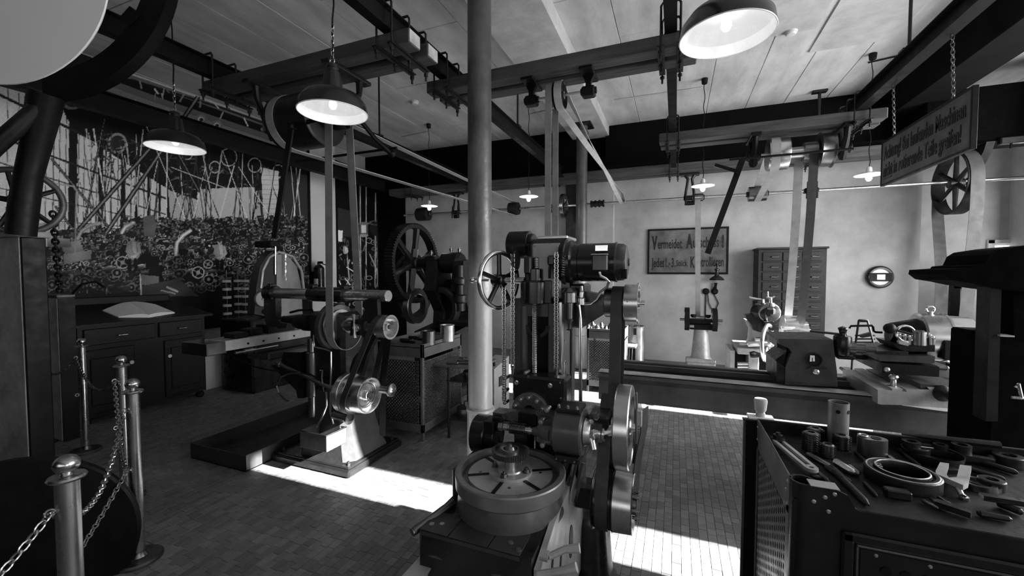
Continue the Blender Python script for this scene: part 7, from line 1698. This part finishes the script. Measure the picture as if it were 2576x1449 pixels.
for (x,y,r,h,l) in ((585,470,.033,.075,'large dark gear hob at the left of the hob group'),(620,375,.034,.055,'dark gear hob standing at the rear of the hob group'),(715,520,.028,.05,'smallest gear hob, brightest, at the front of the hob group'),(825,455,.033,.055,'dark gear hob at the right of the hob group')):
    ribbed(tuple(onT(x,y)),r,h,l)
c=onT(795,370); t=T('perforated_tube','tall upright steel tube with round holes near its rim','tube',c)
tcx=at(*z4(795,95),'Y',c.y); r=.038; H=tcx.z-tz
MB().lathe(c,(0,0,1),[(0,r-.004),(0,r),(H,r),(H,r-.004)],36,True).o('tube_wall','tube_grey',t)
for a in(-1.9,-.75,.6,2.2): MB().disc((c.x+r*math.cos(a),c.y+r*math.sin(a),c.z+H-.035),(math.cos(a),math.sin(a),0),.0085,.002,16).o('hole','black',t)
c=onT(1060,520); t=T('oval_bush','polished oval steel block with two bores','machine part',c)
mb=MB(); pl=[]; 
H=at(*z4(1060,375),'Y',c.y).z-tz
for k in range(32):
    q=2*PI*k/32; pl.append((c.x+(.036*math.cos(q)+(.014 if math.cos(q)>0 else -.014)),c.y+.030*math.sin(q)))
MB().prism(pl,'z',tz,tz+H).o('body','steel_dark',t)
MB().lathe((c.x+.012,c.y,tz+H),(0,0,1),[(0,.017),(.002,.017),(.002,.012),(0,.012)],24,True).disc((c.x+.012,c.y,tz+H+.0006),'z',.012,.001,20).o('bore','black',t)
MB().torus((c.x-.028,c.y+.01,tz+H+.004),'z',.014,.004,20,8).o('bore_rim','steel',t)
c=onT(1290,720); t=T('ring_gauge','large stepped steel ring lying on the tool tray','ring',c)
R=.105; hh=.045
MB().lathe(c,(0,0,1),[(0,R*.72),(0,R),(hh-.004,R),(hh,R-.004),(hh,R-.018),(hh-.010,R-.020),(hh-.010,R-.026),(hh+.004,R-.028),(hh+.004,R-.036),(hh-.012,R-.040)],64,True).o('ring_body','iron',t)
MB().torus((c.x,c.y,tz+hh+.003),'z',R-.032,.003,60,8).torus((c.x,c.y,tz+hh-.002),'z',R-.008,.003,60,8).o('polished_edges','steel',t)
for a in(2.4,2.7): MB().bolt((c.x+.062*math.cos(a),c.y+.062*math.sin(a),tz+.02),'z',.008,.02).o('ring_screw','steel',t)
# slotted clamp bar
a=onT(330,400,.02);b=onT(590,615,.02); d=(b-a); d.z=0; d.normalize(); nrm2=V(-d.y,d.x,0)
t=T('slotted_clamp','long slotted clamping bar with pale worn face and a nut','clamp',a)
wd_=.022; m=MB()
for s in(-1,1):
    p=a+nrm2*s*(wd_*.72);q=b+nrm2*s*(wd_*.72); m.bar(p,q,.013,.012,(0,0,1))
m.lathe(b-V(0,0,.006),(0,0,1),[(0,.009),(.0,wd_),(.012,wd_),(.012,.009)],24,True); m.o('bar','light_casting',t)
MB().disc(a+V(.002,.01,.004),'z',.026,.012,20,.002).bolt(a+V(.002,.01,.01),'z',.02,.025).o('nut','iron',t)
# files, bars, forks
def rod(x0,y0,x1,y1,r,label,m='iron',h=.008,kind='cyl',name='file',cat='tool',w=None,grp=None):
    p=onT(x0,y0,h);q=onT(x1,y1,h)
    mb=MB()
    if kind=='cyl': mb.tube([p,p.lerp(q,.08),p.lerp(q,.9),q],[r*.6,r,r*.85,r*.3],10)
    else: mb.bar(p,q,w or r*2,r,(0,0,1))
    return tag(mb.o(name,m),label,cat,grp)
rod(740,600,1035,900,.013,'thick dark round file pointing to the front edge of the tray','iron')
rod(560,500,740,600,.012,'short steel reamer lying beside the hobs','steel_dark',name='reamer')
rod(770,555,930,650,.014,'short bright steel tool holder between the hobs and the large ring','steel',name='tool_holder',h=.014)
rod(1270,430,1440,600,.009,'slim dark pointed scraper behind the large ring','iron',name='scraper')
rod(740,735,800,785,.006,'small dark punch near the corner notch of the tray','iron',name='punch')
rod(1480,460,2010,560,.020,'long thick dark steel bar lying across the tray','iron',kind='bar',name='steel_bar',w=.03,h=.02)
rod(1560,880,1835,970,.018,'dark steel block bar at the front edge of the tray','iron',kind='bar',name='steel_bar',w=.028,h=.015)
rod(1380,470,1700,640,.012,'flat dark steel strip under the fork','iron',kind='bar',name='flat_strip',w=.045,h=.006)
rod(1820,700,2060,790,.014,'flat pale-edged plate at the right of the fork','enamel_grey',kind='bar',name='flat_plate',w=.07,h=.006)
rod(1910,830,2243,880,.016,'dark square bar at the right front of the tray','iron',kind='bar',name='square_bar',w=.025,h=.03)
for k in range(3): rod(1450+k*60,860-k*12,1580+k*60,925-k*8,.006,['left','middle','right'][k]+' one of three thin steel pins at the front of the tray','steel_dark',name='steel_pin',grp='thin pins on the tray')
# U fork
c=onT(1700,700,.03); t=T('u_fork','pale U-shaped steel fork lying on the tray','fork',c)
def ftp(x,y): q=onT(x,y,.035); return (q.x,q.y)
MB().prism([ftp(*p) for p in((1590,570),(1660,580),(1635,660),(1660,690),(1720,685),(1745,590),(1835,600),(1810,730),(1770,750),(1560,660),(1555,640))],'z',tz+.02,tz+.038).o('fork_body','light_casting',t)
MB().cyl(onT(1720,745,.02),onT(1765,830,.012),.008,n=12).bolt(onT(1775,850,.0),'z',.014,.014).o('fork_screw','steel',t)
# die block
c=onT(1265,845,.0); a=T('steel_block','small chamfered steel block at the front edge beside the large ring','block',c)
MB().box(c.x-.035,c.x+.033,c.y-.012,c.y+.022,tz,tz+.028,.004).o('body','iron',a)
# shallow pan with clip
c=onT(1530,440,0,TY1-.10); t=T('shallow_pan','dark shallow round pan with a wire clip at the rear of the tray','pan',c)
MB().lathe(c,(0,0,1),[(0,0),(0,.085),(.035,.092),(.037,.092),(.035,.088),(.004,.082),(.004,0)],44).o('pan_body','iron',t)
q0=onT(1405,440,.0); MB().tube([q0,q0+V(0,0,.03),q0+V(.075,-.004,.032),q0+V(.075,-.004,.002)],.003,8).o('wire_clip','steel',t)
for k,(x,y,r,h) in enumerate(((1370,250,.03,.05),(1600,240,.024,.05),(1760,300,.03,.06))):
    c=onT(x,y+60); tag(MB().lathe(c,(0,0,1),[(0,0),(0,r),(h,r),(h,r*.6),(h*.3,r*.6),(h*.3,0)],24).o('collar','iron'),['dark collar left of the long bar at the rear of the tray','small dark collar behind the shallow pan','dark cylinder right of the shallow pan'][k],'machine part')
a=onT(1300,160,.062,TY1-.004);b=onT(2060,330,.062,TY1-.004); tag(MB().tube([a,a.lerp(b,.3),b],[.004,.010,.014],10).o('long_tool','iron'),'long dark tapered tool lying over the rear edge of the tray','tool')
c=onT(1880,760,.0); tag(MB().lathe((c.x,c.y,tz),(0,0,1),[(0,.03),(0,.05),(.02,.046),(.02,.034)],30,True).o('dark_ring','iron'),'small dark ring beside the U-shaped fork','ring')
c=onT(640,690,0); tag(MB().box(c.x-.02,c.x+.03,c.y-.01,c.y+.012,tz,tz+.01,.003).o('small_plate','iron'),'tiny dark plate near the corner of the tray','plate')

# more small dark tools crowding the tray
ex=[((930,480),(1010,560),.007,'thin dark drift behind the oval block','drift'),((1190,520),(1245,560),.010,'short bright pin right of the oval block','short_pin'),((700,600),(900,720),.010,'dark tapered reamer lying parallel to the thick file','reamer'),
((640,640),(800,800),.008,'slim dark rod along the left side of the thick file','rod'),((880,600),(960,660),.012,'small bright screw end next to the large ring','screw'),((1820,620),(2100,700),.010,'dark round bar right of the fork','round_bar'),
((1900,560),(2200,650),.012,'dark round bar at the far right of the tray','round_bar'),((1650,380),(2200,520),.010,'long thin dark rod behind the thick bar','rod'),((1000,720),(1100,830),.007,'thin dark punch left of the small block','punch'),
((2040,880),(2240,960),.012,'dark bar near the front right edge of the tray','bar'),((1880,960),(2150,1010),.010,'low dark bar on the right front edge of the tray','bar'),((1960,330),(2200,380),.016,'dark cylindrical bar lying at the right rear of the tray','round_bar')]
for (p,q,r,l,nm) in ex: rod(p[0],p[1],q[0],q[1],r,l,'steel_dark' if 'bright' in l else 'iron',name=nm,h=r)
for k,(x,y,r,h_,l) in enumerate(((1420,330,.040,.03,'flat dark gear blank at the rear of the tray'),(1990,760,.035,.03,'dark round cap at the right of the tray'),(2120,560,.045,.04,'large dark hub at the far right of the tray'),(1150,470,.012,.02,'tiny bright nut beside the oval block'))):
    c=onT(x,y); tag(MB().lathe(c,(0,0,1),[(0,0),(0,r),(h_-.003,r),(h_,r-.003),(h_,r*.5),(h_*.6,r*.45),(h_*.6,0)],28).o('round_part','iron' if r>.02 else 'steel'),l,'machine part')
